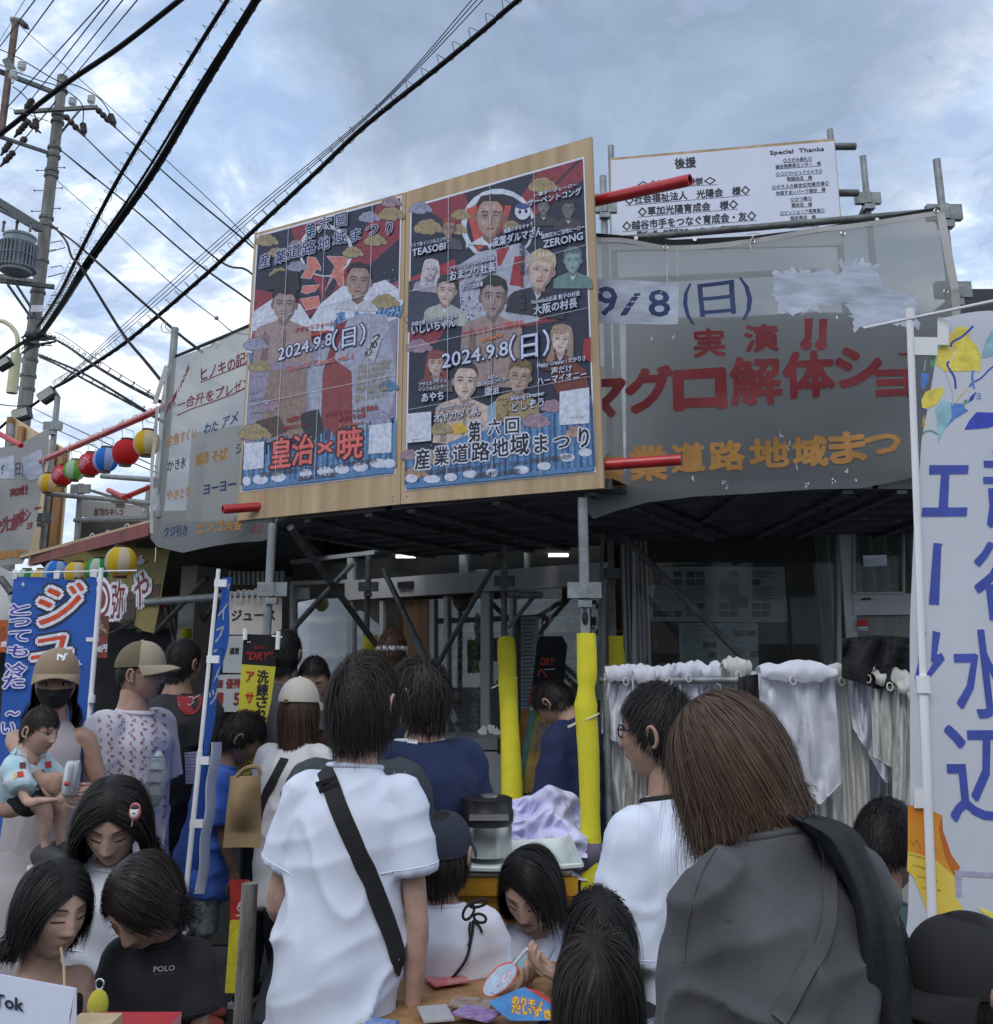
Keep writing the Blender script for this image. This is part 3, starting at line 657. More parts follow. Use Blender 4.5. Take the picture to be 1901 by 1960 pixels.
def portrait(A, cx, cy, w, skin=SK, hair=HR, shirt=(.05,.05,.07), tilt=0, style='short', shoulders=1.25, bare=False, glasses=False, drop=1.5):
    """a generic printed head and shoulders, w px wide in the face"""
    r = rad(tilt); ca, sa = math.cos(r), math.sin(r)
    def q(x, y): x *= w/2; y *= w/2; return (cx+x*ca-y*sa, cy+x*sa+y*ca)
    sh = tuple(c*.55 for c in skin); hi = tuple(min(1, c*1.18) for c in skin); lip = (skin[0]*.8, skin[1]*.5, skin[2]*.5)
    A.poly(skin if bare else shirt, [q(-.5,1.35),q(-shoulders*1.5,1.9),q(-shoulders*1.8,2.3),q(-shoulders*1.9,drop+1.8),q(shoulders*1.9,drop+1.8),q(shoulders*1.8,2.3),q(shoulders*1.5,1.9),q(.5,1.35)])
    if bare: A.poly(sh, [q(.1,2.0),q(.3,2.6),q(.1,drop+1.8),q(-.1,drop+1.8),q(-.05,2.5)]); A.poly(sh, [q(-1.7,2.3),q(-1.2,2.8),q(-1.3,drop+1.7),q(-1.9,drop+1.7)])
    else:
        A.poly(WH, [q(-.45,1.5),q(0,2.3),q(.45,1.5),q(0,1.35)])
    A.poly(sh, [q(-.48,.7),q(-.5,1.55),q(0,1.95),q(.5,1.55),q(.48,.7)])
    if style == 'long':
        A.poly(hair, [q(-1.2,-.6),q(-1.0,-1.35),q(0,-1.6),q(1.0,-1.35),q(1.25,-.6),q(1.4,1.4),q(1.3,2.5),q(.6,2.2),q(.7,.8),q(-.7,.8),q(-.6,2.2),q(-1.35,2.5),q(-1.4,1.3)])
    A.ell(sh, q(-1.0,.05), w*.09, w*.16, tilt); A.ell(sh, q(1.0,.05), w*.09, w*.16, tilt)
    face = [q(-.93,-.5),q(-.95,.2),q(-.82,.75),q(-.5,1.2),q(-.15,1.4),q(.15,1.4),q(.5,1.2),q(.82,.75),q(.95,.2),q(.93,-.5),q(.6,-1.15),q(0,-1.3),q(-.6,-1.15)]
    A.poly(skin, face); A.poly(sh, [q(.93,-.5),q(.95,.2),q(.82,.75),q(.5,1.2),q(.15,1.4),q(.35,1.0),q(.62,.6),q(.72,0),q(.7,-.5)])
    A.poly(hi, [q(-.5,-.75),q(.35,-.8),q(.3,-.45),q(-.45,-.42)]); A.ell(hi, q(-.45,.38), w*.11, w*.08, tilt)
    for s_ in (-1, 1):
        A.ell(sh, q(s_*.42,-.08), w*.13, w*.07, tilt); A.ell((.45,.42,.42), q(s_*.42,-.03), w*.085, w*.028, tilt); A.ell(HR, q(s_*.42,-.035), w*.034, w*.032, tilt)
        A.line(HR, [q(s_*.2,-.10),q(s_*.42,-.13),q(s_*.64,-.06)], w*.02); A.line(hair if style != 'blond' else HR, [q(s_*.18,-.3),q(s_*.42,-.4),q(s_*.7,-.28)], w*.045)
    A.poly(sh, [q(.02,-.1),q(.16,.42),q(.0,.5),q(.05,.3)]); A.ell(hi, q(-.03,.3), w*.035, w*.09, tilt); A.line(sh, [q(-.18,.5),q(0,.55),q(.18,.5)], w*.025)
    A.ell(lip, q(0,.82), w*.15, w*.045, tilt); A.line((.08,.03,.03), [q(-.3,.8),q(0,.83),q(.3,.8)], w*.015)
    if style == 'short':
        A.poly(hair, [q(-1.0,-.1),q(-1.1,-.8),q(-.95,-1.35),q(-.4,-1.75),q(.3,-1.75),q(.95,-1.4),q(1.12,-.8),q(1.0,-.1),q(.92,-.65),q(.6,-.95),q(.1,-.85),q(-.5,-1.0),q(-.9,-.6)])
    elif style == 'buzz':
        A.poly(hair, [q(-.98,-.35),q(-1.0,-.95),q(-.75,-1.45),q(0,-1.65),q(.75,-1.45),q(1.0,-.95),q(.98,-.35),q(.88,-.85),q(.5,-1.12),q(-.5,-1.12),q(-.88,-.85)])
    else:
        A.poly(hair, [q(-1.15,.5),q(-1.2,-.8),q(-.8,-1.5),q(0,-1.7),q(.85,-1.5),q(1.2,-.8),q(1.15,.5),q(.95,-.2),q(.7,-.85),q(.1,-.55),q(-.4,-.5),q(-.85,-.6),q(-.98,-.1)])
        for i in range(6): A.line(tuple(min(1, c*1.9+.01) for c in hair), [q(-.9+i*.36,-1.35),q(-1.0+i*.38,-.9),q(-1.05+i*.4,-.65)], w*.02)
    if glasses:
        for s_ in (-1, 1): A.line(HR, [q(s_*.42+.27*math.cos(t*.7), .02+.24*math.sin(t*.7)) for t in range(10)], w*.02, k=2)
    # a few tonal strands in the hair
    for i in range(5): A.line(tuple(min(1, c*2.2+.012) for c in hair), [q(-.6+i*.3,-1.55),q(-.7+i*.33,-1.2)], w*.018)

def in_quad(quad, x, y):
    return tuple(quad[0][i]*(1-x)*(1-y)+quad[1][i]*x*(1-y)+quad[2][i]*x*y+quad[3][i]*(1-x)*y for i in (0, 1))
# ---------------------------------------------------------------- left poster
QL = [(492,451),(769,374.8),(757,908),(461,943)]
mb = MB(); slabpx(mb, SBd, QL, .001, .0022); pL = mk('poster', mb, M_PAPER, bb)
QLi = [(494.5,454),(766.5,379),(754.5,905),(464,939.5)]
A = Art(SBd, .0026)
qi = lambda x, y: in_quad(QLi, x, y)
def qp(m, pts, art=None): (art or A).poly(m, [qi(*p) for p in pts])
qp(NV, [(0,0),(1,0),(1,1),(0,1)])
R_ = random.Random(5)
for k in range(9):  # red rays behind
    a0 = .2+k*.7; c = (.5,.33); qp(RD, [c, (min(1,max(0,c[0]+.9*math.cos(a0))), min(.55,max(0,c[1]+.9*math.sin(a0)))), (min(1,max(0,c[0]+.9*math.cos(a0+.28))), min(.55,max(0,c[1]+.9*math.sin(a0+.28))))])
A.ell((.5,.55,.62), zB(790,700), 52, 50); A.ell(NV, zB(790,715), 46, 45)
for pts in (((610,760),(690,770),(740,860),(740,900),(700,880),(640,980),(540,970),(600,880)),((800,755),(1000,760),(1010,800),(960,860),(970,1040),(930,1050),(870,960),(780,1105),(850,930),(880,850)),((560,1050),(730,1040),(690,1100),(600,1130),(545,1110)),((540,1180),(720,1150),(735,1260),(600,1290))):
    A.poly((.5,.17,.15), [zB(*p) for p in pts]); A.line(WH, [zB(*p) for p in pts]+[zB(*pts[0])], .8, k=1)
for c, r, col, sd_ in ((zB(200,600),14,GD,1),(zB(500,640),10,PK,2),(zB(500,860),12,LV,3),(zB(300,720),11,GD,4),(zB(330,930),13,GD,5),(zB(1220,370),13,LV,6),(zB(1440,340),16,GD,7),(zB(1280,600),14,GD,8),(zB(1060,720),13,GD,9),(zB(1440,220),12,PK,10)): cloudart(A, c, r, col, seed=sd_)
qp((.25,.06,.09), [(0,.33),(.16,.31),(.16,.47),(0,.50)]); qp((.25,.06,.09), [(.8,.33),(1,.3),(1,.42),(.8,.44)])
A.poly(WH, [zB(60,1320),zB(160,1250),zB(260,1180),zB(540,1230),zB(640,1390),zB(740,1230),zB(960,1050),zB(1060,1060),zB(1230,1040),zB(1390,990),zB(1520,1090),zB(1500,1500),zB(60,1500)])
waveart(A, 478, 560, 660, 46, 1); waveart(A, 640, 700, 600, 40, 2); waveart(A, 720, 768, 575, 36, 3); cloudart(A, zB(1380,1210), 17, GD, seed=11)
qp((.24,.22,.32), [(0,.50),(.3,.47),(.75,.46),(1,.44),(1,.80),(0,.83)])
# right figure in a white festival coat, left figure bare shouldered
A.poly((.30,.32,.43), [zB(870,1500),zB(960,1400),zB(1180,1320),zB(1400,1340),zB(1490,1900),zA(1600,600),zA(1500,1000),zA(900,1100),zA(760,700),zB(620,1900)])
A.poly((.18,.03,.04), [zB(900,1440),zB(1010,1390),zB(830,1900),zB(770,1900)]); A.poly((.22,.05,.06), [zA(900,430),zA(1010,300),zA(1180,420),zA(1190,960),zA(930,1150),zA(880,1000)])
portrait(A, *zB(1120,1010), 46, (.30,.20,.19), HR, (.42,.44,.52), 3, 'buzz', 1.0, drop=.6)
portrait(A, *zB(385,1240), 44, (.30,.22,.22), (.018,.018,.024), (.03,.03,.04), 2, 'short', 1.35, bare=True, drop=3.2)
A.poly((.025,.025,.035), [zB(210,1090),zB(230,960),zB(330,900),zB(520,910),zB(540,1090),zB(480,1120),zB(420,1060),zB(270,1090)])
A.poly((.24,.17,.15), [zA(390,420),zA(500,390),zA(740,400),zA(740,820),zA(700,1050),zA(350,1050),zA(310,820)])
A.poly((.035,.035,.05), [zA(700,820),zA(860,780),zA(940,1050),zA(880,1150),zA(740,1060),zA(690,940)]); A.poly((.08,.05,.05), [zA(250,900),zA(480,840),zA(560,1000),zA(360,1080)])
for c, r, col, sd_ in ((zA(250,160),15,LV,21),(zA(290,370),14,GD,22),(zA(380,740),13,PK,23),(zA(240,1010),20,GD,24),(zA(1420,870),18,LV,25),(zA(1300,1130),13,GD,26),(zA(1530,560),12,BL,27)): cloudart(A, c, r, col, seed=sd_)
qp(BL, [(0,.88),(1,.82),(1,1),(0,1)])
for i in range(44):
    x = i/43; p0 = qi(x, .82+.02*math.sin(i)); p1 = qi(x+.01*math.sin(i*2.1), .98); A.line([BL2,(.12,.25,.42),(.05,.13,.28)][i%3], [p0, p1], 4.2, k=1)
for i, (x, y, r) in enumerate(((.02,.97,16),(.12,.99,15),(.24,.97,14),(.55,.985,16),(.66,1.0,14),(.78,.97,14),(.9,.96,17),(.99,.97,12),(.42,1.0,12))):
    c = qi(min(.97,max(.03,x)), min(.965,y)); A.ell(WH, c, min(r,c[0]-466 if x<.1 else r), 9)
for i in range(60): c = qi(R_.uniform(.02,.98), R_.uniform(.8,.98)); A.ell(WH, c, .9, .9, 0, 6)
for i in range(70): c = qi(R_.choice([R_.uniform(.02,.2), R_.uniform(.7,.98)]), R_.uniform(.26,.5)); A.ell(WH, c, R_.uniform(.5,1.3), R_.uniform(.5,1.3), 0, 6)
# the paper cards (their codes are left out)
A.poly(WH, [zA(150,1115),zA(340,1095),zA(335,1350),zA(140,1370)]); A.poly(WH, [zA(1355,940),zA(1570,912),zA(1565,1200),zA(1345,1215)])
A.text((.2,.2,.3), '@oji.official', zA(205,1345), zA(265,1335), 2.2); 
A.poly((.40,.42,.5), [zA(1310,260),zA(1400,70),zA(1480,90),zA(1400,330)])
for ch, p in (('つ',(1385,140)),('め',(1360,210)),('心',(1310,280))): A.text(I_BLK, ch, zA(*p), zA(p[0]+70,p[1]-25), 14, bold=.04)
A.otext(I_NAVY, WH, '第', zB(600,590), zB(695,555), 25, .035, .02); A.otext(I_NAVY, WH, '六', zB(725,515), zB(850,480), 23, .035, .02); A.otext(I_NAVY, WH, '回', zB(890,470), zB(1005,440), 22, .035, .02)
for ch, x, y, w_ in zip('産業道路地域まつり', (140,290,425,560,725,870,1050,1200,1400), (875,835,785,755,705,655,620,565,545), (100,115,125,140,110,130,90,115,60)):
    A.otext(I_NAVY, WH, ch, zB(x,y), zB(x+w_,y-w_*.3), 22, .035, .02)
A.text((.35,.03,.04), 'アサヒリフォーム', zB(495,1525), zB(880,1440), 9, bold=.03); A.text((.5,.06,.04), 'presents', zB(650,1560), zB(830,1515), 8, bold=.04)
for t, a, b in (('2024.9.8',(320,1800),(860,1640)),('（日）',(860,1690),(1190,1610))):
    A.otext(WH, I_NAVY, t, zB(*a), zB(*b), 27 if t[0] == '2' else 34, .05, .01)
A.otext((.42,.07,.06), (.5,.35,.4), 'Special Guest vol.1', zB(405,1900), zB(1065,1775), 12, .03, .01)
for k in range(7): A.text((.30,.26,.16), ['アサヒリフォーム有限会社','代表取締役','地域の皆様へ','祭典まつり','感謝の気持ち','ご来場','盛り上げよう!!'][k], zA(1240-k*4,395+k*52), zA(1560-k*6,330+k*54), 7.5, bold=.015)
for k in range(4): A.text((.35,.33,.42), ['元正1','総合格闘技','スーパーライト級王','ONE王座'][k], zA(200,640+k*62), zA(300+k*50,610+k*62), 7, bold=.02)
A.otext((.35,.05,.06), (.10,.02,.03), 'RIZIN', zA(560,910), zA(700,880), 9, .03, .01); A.otext((.35,.05,.06), (.10,.02,.03), '鋼のKOエンペラー', zA(520,985), zA(770,945), 7, .03, .01)
A.otext((.35,.05,.06), (.10,.02,.03), 'アサヒリフォーム有限会社', zA(925,860), zA(1440,780), 8, .03, .01); A.otext((.35,.05,.06), (.10,.02,.03), 'おまつり社長', zA(1060,900), zA(1320,860), 9, .03, .01); A.otext((.5,.2,.1), (.10,.02,.03), 'Yoshimura', zA(1065,960), zA(1290,925), 8, .03, .01)
for ch, x, y, w_, h in (('皇',400,1345,190,50),('治',610,1310,200,50),('×',850,1250,150,38),('暁',1045,1255,240,52)):
    p0, p1 = zA(x,y), zA(x+w_,y-w_*.12); A.text((.06,.01,.015), ch, p0, p1, h, bold=.07); A.text((.62,.13,.12), ch, p0, p1, h, bold=.018)
A.text((.07,.06,.07), '埼玉県越谷市南町2-10-7アサヒリフォーム有限会社敷地内外', zA(300,1440), zA(1430,1295), 8, bold=.012); A.text((.07,.06,.07), '(道路通行止め実施)', zA(670,1475), zA(1020,1430), 8, bold=.012)
for x in (.22,.48,.81): A.line((.55,.6,.7), [qi(x,0),qi(x,1)], .7, k=1)
for y in (.345,.665): A.line((.55,.6,.7), [qi(0,y),qi(1,y-.02)], .7, k=1)
A.done('print', pL)
# ---------------------------------------------------------------- right poster
QR = [(785.5,395.5),(1119.5,300.5),(1142,904),(775,940)]
mb = MB(); slabpx(mb, SBd, QR, .001, .0022); pR = mk('poster', mb, M_PAPER, bb)
QLi = [(788,398.5),(1117,305),(1139,901),(778,936.5)]
A = Art(SBd, .0026)
qp(NV, [(0,0),(1,0),(1,1),(0,1)])
for k in range(8):
    a0 = .35+k*.78; c = (.45,.22); qp(RD, [c, (min(1,max(0,c[0]+.9*math.cos(a0))), min(.5,max(0,c[1]+.9*math.sin(a0)))), (min(1,max(0,c[0]+.9*math.cos(a0+.3))), min(.5,max(0,c[1]+.9*math.sin(a0+.3))))])
A.ell(WH, zC(930,400), 72, 70); A.ell(NV, zC(940,410), 64, 62); A.poly((.42,.07,.06), [zC(640,260),zC(780,200),zC(1050,230),zC(1000,420),zC(740,640),zC(700,500)])
for c, r, col, sd_ in ((zC(230,250),14,LV,31),(zC(300,420),18,GD,32),(zC(590,310),12,GD,33),(zC(560,440),12,GD,34),(zC(1330,50),18,GD,35),(zC(1050,400),10,GD,36),(zC(180,1230),12,(.33,.3,.3),37),(zC(220,1480),16,PK,38)): cloudart(A, c, r, col, seed=sd_)
qp((.30,.035,.05), [(0,.25),(.25,.22),(.3,.30),(0,.33)]); 
A.poly((.045,.05,.09), [zC(130,900),zC(560,820),zC(640,1300),zC(120,1350)])
A.poly((.34,.37,.47), [zC(570,760),zC(760,640),zC(1130,560),zC(1260,700),zC(1300,1250),zC(1100,1300),zC(600,1280)])
A.poly((.30,.035,.05), [zC(920,620),zC(1040,590),zC(960,760),zC(930,760)]); A.poly((.28,.035,.045), [zC(1080,680),zC(1175,670),zC(1160,950),zC(1035,935)])
R_ = random.Random(8)
for i in range(26): A.ell((.05,.07,.16), zC(R_.uniform(600,780),R_.uniform(1010,1280)), R_.uniform(1,3), R_.uniform(1,3), 0, 7)
portrait(A, *zC(860,330), 54, (.34,.23,.21), HR, (.5,.52,.58), 2, 'buzz', .9, drop=.2)
# masked characters are left as plain figures in dark and pale cloth
portrait(A, *zC(1560,260), 24, (.12,.12,.14), (.03,.03,.04), (.05,.05,.06), 0, 'short'); portrait(A, *zC(1340,240), 22, (.16,.15,.17), (.05,.05,.06), (.05,.05,.06), 0, 'short')
portrait(A, *zC(490,430), 24, (.28,.18,.16), (.22,.05,.05), (.08,.08,.1), 4, 'short', glasses=True)
portrait(A, *zC(1600,720), 32, (.20,.30,.32), (.08,.14,.16), (.12,.2,.22), 0, 'short'); portrait(A, *zC(330,800), 26, (.42,.36,.42), (.45,.42,.48), (.3,.28,.35), 5, 'long')
A.ell(WH, zC(1155,280), 15, 16); A.ell((.05,.08,.25), zC(1155,235), 13, 6); A.ell(NV, zC(1130,285), 3, 4); A.ell(NV, zC(1185,280), 3, 4)
portrait(A, *zC(470,990), 36, (.44,.33,.31), (.03,.03,.035), (.36,.37,.37), 4, 'short', 1.2, drop=1.8)
portrait(A, *zC(1320,810), 48, (.46,.34,.31), (.42,.34,.24), (.03,.03,.045), 8, 'short', 1.25, drop=1.8)
A.poly(HR, [zC(1320,990),zC(1420,1010),zC(1410,1040),zC(1315,1030)])
portrait(A, *zC(890,1050), 50, (.28,.21,.21), (.025,.025,.03), (.03,.03,.04), 2, 'short', 1.3, bare=True, drop=5.0)
portrait(A, *zC(1500,1420), 36, (.52,.42,.41), (.26,.19,.15), (.10,.03,.03), 4, 'long', 1.0, drop=1.6)
A.poly((.30,.02,.03), [zD(1700,100),zD(1760,80),zD(1765,300),zD(1690,280)]); A.poly((.15,.04,.03), [zD(1400,470),zD(1540,240),zD(1720,380),zD(1750,560),zD(1500,640)])
portrait(A, *zD(380,320), 32, (.42,.31,.29), (.18,.05,.05), (.10,.09,.09), 2, 'long', 1.1, drop=1.5)
portrait(A, *zD(640,480), 46, (.50,.39,.36), (.04,.04,.05), (.5,.5,.5), 3, 'buzz', 1.3, bare=True, drop=3.4)
portrait(A, *zD(1130,440), 42, (.36,.26,.22), (.13,.09,.05), (.30,.22,.12), 6, 'short', 1.1, glasses=True, drop=2.4)
for i in range(90): A.ell((.05,.04,.03), zD(R_.uniform(930,1060),R_.uniform(620,1250)), R_.uniform(1,2.2), R_.uniform(1,2), 0, 7)
A.poly((.22,.34,.48), [zD(840,700),zD(920,640),zD(930,1180),zD(830,1230)]); A.poly((.55,.36,.06), [zD(520,860),zD(600,840),zD(680,900),zD(640,930),zD(530,950)])
qp(BL, [(0,.90),(.3,.84),(.7,.80),(1,.76),(1,1),(0,1)])
for i in range(46):
    x = i/45; A.line([BL2,(.12,.25,.42),(.05,.13,.28)][i%3], [qi(x,.90-.12*x), qi(x+.01*math.sin(i*2.1),.985)], 4.8, k=1)
for c, r, col, sd_ in ((zD(420,900),14,GD,41),(zD(1280,830),17,PK,42),(zD(1420,700),15,PK,43),(zD(150,1130),12,PK,44),(zD(380,1150),18,(.35,.26,.14),45),(zD(1640,930),14,(.35,.24,.2),46),(zD(200,1290),14,(.33,.22,.14),47)): cloudart(A, c, r, col, seed=sd_)
for i, (x, y, r) in enumerate(((.03,.965,12),(.14,.975,16),(.34,.97,13),(.46,.985,12),(.62,.985,14),(.74,.97,13),(.86,.95,16),(.96,.94,13),(.24,.985,12))): A.ell(WH, qi(min(.96,x), min(.975,y)), r, 8)
for i in range(60): A.ell(WH, qi(R_.uniform(.02,.98), R_.uniform(.78,.98)), .9, .9, 0, 6)
A.poly(WH, [zD(130,765),zD(340,745),zD(340,1005),zD(122,1025)]); A.poly(WH, [zD(1490,570),zD(1752,532),zD(1755,850),zD(1485,868)])
A.text((.12,.12,.18), '@asahireform', zD(165,1003), zD(290,990), 3.4, bold=.02); A.text((.25,.25,.34), '@OMATSURI_CEO', zD(1550,815), zD(1700,800), 3.4, bold=.02)
T = [(zC,'サーペントコング',1205,240,1680,130,12),(zC,'一撃ダークヒーロー',1260,160,1640,60,7),(zC,'クラブ系インフルエンサー',150,610,500,535,7),(zC,'TEASOBI',170,685,465,620,15),(zC,'福島のゆるキャラ',990,480,1250,415,8),
     (zC,'双葉ダルマさん',890,600,1335,490,15),(zC,'葛飾区のご当地ヒーロー',1325,530,1710,440,8),(zC,'ZERONG',1345,612,1695,535,16),(zC,'アサヒリフォーム代表取締役',500,815,905,710,8),(zC,'おまつり社長',505,895,910,810,16),(zC,'(吉村 暁)',640,935,770,905,7),(zC,'まつり主催者',612,985,800,945,8),
     (zC,'Nontitle3出演 餃子の村長',1240,1110,1670,1030,8.5),(zC,'大阪の村長',1260,1200,1645,1130,16),(zC,'年商25億 ランボルギーニ会長',165,1305,570,1225,7.5),(zC,'いしいちゃん',165,1380,555,1300,16),
     (zD,'Happy Creater / たかりさ',1290,355,1720,290,9),(zD,'声だけ',1415,415,1600,385,12),(zD,'ハーマイオニー',1290,510,1730,440,13),(zD,'アサヒのアイドル',230,525,480,485,7),(zD,'インフルエンサー',230,570,480,535,7),(zD,'あやち',255,660,450,635,15),
     (zD,'RIZIN',845,460,940,445,7),(zD,'鋼のKOエンペラー',750,525,1040,470,8),(zD,'皇治',812,605,950,580,14),(zD,'Braking Dreamer',1055,650,1355,600,9.5),(zD,'としぞう',1065,745,1350,695,15),(zD,'まつりだバッキャロー',400,740,725,690,7),(zD,'オヤカタくん',365,845,775,775,16)]
for zf, t, x0, y0, x1, y1, h in T: A.otext(WH, (.03,.045,.11), t, zf(x0,y0), zf(x1,y1), h, .055, .015)
A.text((.05,.05,.09), '地域の祭典、ここに開幕。', zC(1155,570), zC(1160,1215), 11, vert=True, bold=.03)
A.text((.42,.06,.06), 'アサヒリフォーム有限会社', zC(610,1400), zC(1175,1290), 10, bold=.03); A.text((.55,.15,.05), 'presents', zC(795,1440), zC(980,1395), 9, bold=.04)
A.otext(WH, I_NAVY, '2024.9.8', zD(435,365), zD(1030,245), 31, .05, .01); A.otext(WH, I_NAVY, '（日）', zD(1040,285), zD(1400,225), 42, .04, .01)
for ch, x, y, w_, h in (('第',675,1010,100,34),('六',850,945,110,26),('回',1010,935,120,26)): A.text(WH, ch, zD(x,y), zD(x+w_,y-w_*.08), h, bold=.10); A.text(I_BLK, ch, zD(x,y), zD(x+w_,y-w_*.08), h, bold=.025)
for ch, x, y, w_, h in zip('産業道路地域まつり', (200,370,535,700,885,1055,1270,1440,1665), (1250,1215,1195,1180,1145,1125,1110,1080,1060), (125,125,130,160,150,160,110,140,85), (32,30,30,31,30,34,32,26,34)):
    A.text(WH, ch, zD(x,y), zD(x+w_,y-w_*.1), h, bold=.10); A.text(I_BLK, ch, zD(x,y), zD(x+w_,y-w_*.1), h, bold=.025)
A.text((.08,.07,.08), '埼玉県越谷市南町2-10-7アサヒリフォーム有限会社敷地内外', zD(310,1310), zD(1600,1165), 9, bold=.015); A.text((.08,.07,.08), '(道路通行止め実施)', zD(725,1340), zD(1140,1290), 9, bold=.015)
for x in (.22,.46,.72): A.line((.55,.6,.7), [qi(x,0),qi(x,1)], .7, k=1)
for y in (.30,.50,.72): A.line((.5,.55,.65), [qi(0,y),qi(1,y-.02)], .7, k=1)
A.done('print', pR)

# ================================================================ sponsors' sign above the banner
SSg = Surf(P(1380,360,5.45), (1,.0,0), (0,0,1))
sg = empty('sponsor_sign', SSg.px(1390,455), 'white sponsors sign on plywood standing above the grey tuna show banner', 'sign')
mb = MB(); slabpx(mb, SSg, [(1169,303),(1598,265),(1615,470),(1172,480)], .02, 0); mk('backing_board', mb, M_PLY, sg)
mb = MB(); slabpx(mb, SSg, [(1170,308),(1597,271),(1613,470),(1172,480)], .001, .003); sp = mk('sign_sheet', mb, M_PAPER, sg)
A = Art(SSg, .0045); K1 = (.02,.022,.035)
def L(t, x0, y0, x1, y1, h, b=.02): A.text(K1, t, zE(x0,y0), zE(x1,y1), h, bold=b)
def U(x0, y0, x1, y1): A.line(K1, [zE(x0,y0), zE(x1,y1)], .7, k=1)
L('後援',542,283,675,272,17,.03); L('◇越谷市 様◇',300,412,805,380,12); U(300,415,812,388)
L('◇社会福祉法人　光陽会　様◇',222,514,1022,445,14,.03); U(222,524,1025,455)
L('◇草加光陽育成会　様◇',305,588,945,536,14,.03); U(305,597,945,545)
L('◇越谷市手をつなぐ育成会・友◇',205,680,1062,610,14.5,.03); U(205,691,1066,617)
L('障がい者　共同受注ネットワーク　運営協議会　様◇',300,722,1100,672,9.5,.03)
L('Special  Thanks',1152,198,1498,172,9,.03)
for t, x0, y0, x1, y1, h in (('◇さがみ典礼◇',1235,245,1422,232,7),('越谷南葬斎センター　様',1188,285,1478,262,6.5),('◇コジマ×ビックカメラ◇',1190,332,1488,310,6.5),('南越谷店　様',1260,362,1422,354,6.5),('◇ポラスの総合住宅展示場◇',1163,417,1530,388,6.5),('体感すまいパーク越谷　様',1190,455,1508,430,6.5),('◇かつ敏◇',1283,495,1422,484,6.5),('越谷店　様',1290,530,1422,524,6.5),('◇ピッツェリア馬車道◇',1216,582,1503,562,6.5),('越谷南店　様',1282,614,1446,606,6.5),('◇焼肉　牛藩◇',1270,665,1467,652,6.5)):
    L(t, x0, y0, x1, y1, h, .015); U(x0, y0+4, x1, y1+6)
A.done('lettering', sp)

# ================================================================ grey banner of the tuna show (right)
M_MESHCL = mat('thin_grey_tarp', (.20,.225,.26), .75, 0, .10, 1.6, .25, 30, trans=.62, alpha=.16, tcol=(.62,.61,.55), col2=(.27,.285,.30))
wrR = wrinkle(.022, 1.4, 2.6, 3.3, .006, 7)
SRB = Surf((0,4.62,0), (1,0,0), (0,0,1), wrR)
top = [(1120,452),(1150,459),(1200,462),(1270,474),(1340,470),(1440,457),(1560,438),(1680,420),(1808,399)]
bot = [(1118,975),(1137,994),(1180,978),(1240,962),(1330,950),(1440,944),(1560,936),(1650,934),(1735,917),(1846,890)]
rb = empty('tuna_show_banner', SRB.px(1450,940), 'large grey hand painted banner of the tuna show right of the billboard', 'banner')
cl = mk('banner_cloth', cloth_px(SRB, top, bot, 110, 80), M_MESHCL, rb, smooth=True)
# black top band with eyelets, white hem strip and right edge hem
SRBb = Surf((0,4.66,0), (1,0,0), (0,0,1))
mb = MB(); t2 = [(1135,446),(1290,459),(1440,452),(1560,437),(1700,413),(1800,396)]; b2 = [(1135,462),(1290,478),(1440,466),(1560,448),(1700,424),(1800,402)]
mb = cloth_px(SRBb, t2, b2, 40, 2); mk('black_hem', mb, M_BLACK, rb)
M_HEM = mat('hem_tape', (.40,.40,.39), .8, 0, .1, 6)
mb = MB(); linepx(mb, SRB, smoothpts([(a, b+5) for a, b in top], 5), 9, .004); mk('hem', mb, M_HEM, rb)
mb = MB(); linepx(mb, SRB, [(1803,402),(1812,470),(1824,560),(1832,640),(1838,760)], 16, .005); mk('hem', mb, M_HEM, rb)
mb = MB()
for x, y in ((1278,610-148),): pass
for x, y in (zE(290,733), zE(667,740), zE(1450,682), zE(1838,614)):
    c = SRBb.px(x, y, .004); mb.tube([c, c+SRBb.n*.003], .011, 10)
mk('eyelet', mb, mat('eyelet_metal', (.7,.7,.7), .3, .9), rb)
mb = MB()
for x, y in (zE(1040,752), zE(1620,700), zY(1220,720), zY(1275,1490), zE(477,805)):
    c = SRB.px(x, y, .006)
    for k in range(12): a = 2*math.pi*k/12; b = 2*math.pi*(k+1)/12; mb.tube([c+Vector((math.cos(a)*.011,0,math.sin(a)*.011)), c+Vector((math.cos(b)*.011,0,math.sin(b)*.011))], .0035, 5)
mk('eyelet', mb, MATS['eyelet_metal'], rb)
M_CORD = mat('cotton_cord', (.6,.58,.5), .9)
mb = MB()
for pts in ((zE(477,795),zE(488,900),zE(486,1000),zE(490,1090)), (zE(545,825),zE(558,900),zE(550,940),zE(556,990)), (zE(1040,725),zE(1020,770),zE(1038,835)), (zE(1000,718),zE(1050,710),zE(1085,715)), (zY(1240,700),zY(1310,690),zY(1335,680)), (zY(1320,1470),zY(1380,1450),zY(1440,1440))):
    mb.tube([SRB.px(x, y, .02) for x, y in smoothpts(pts, 4)], .0028, 5)
mk('cord', mb, M_CORD, rb, smooth=True)
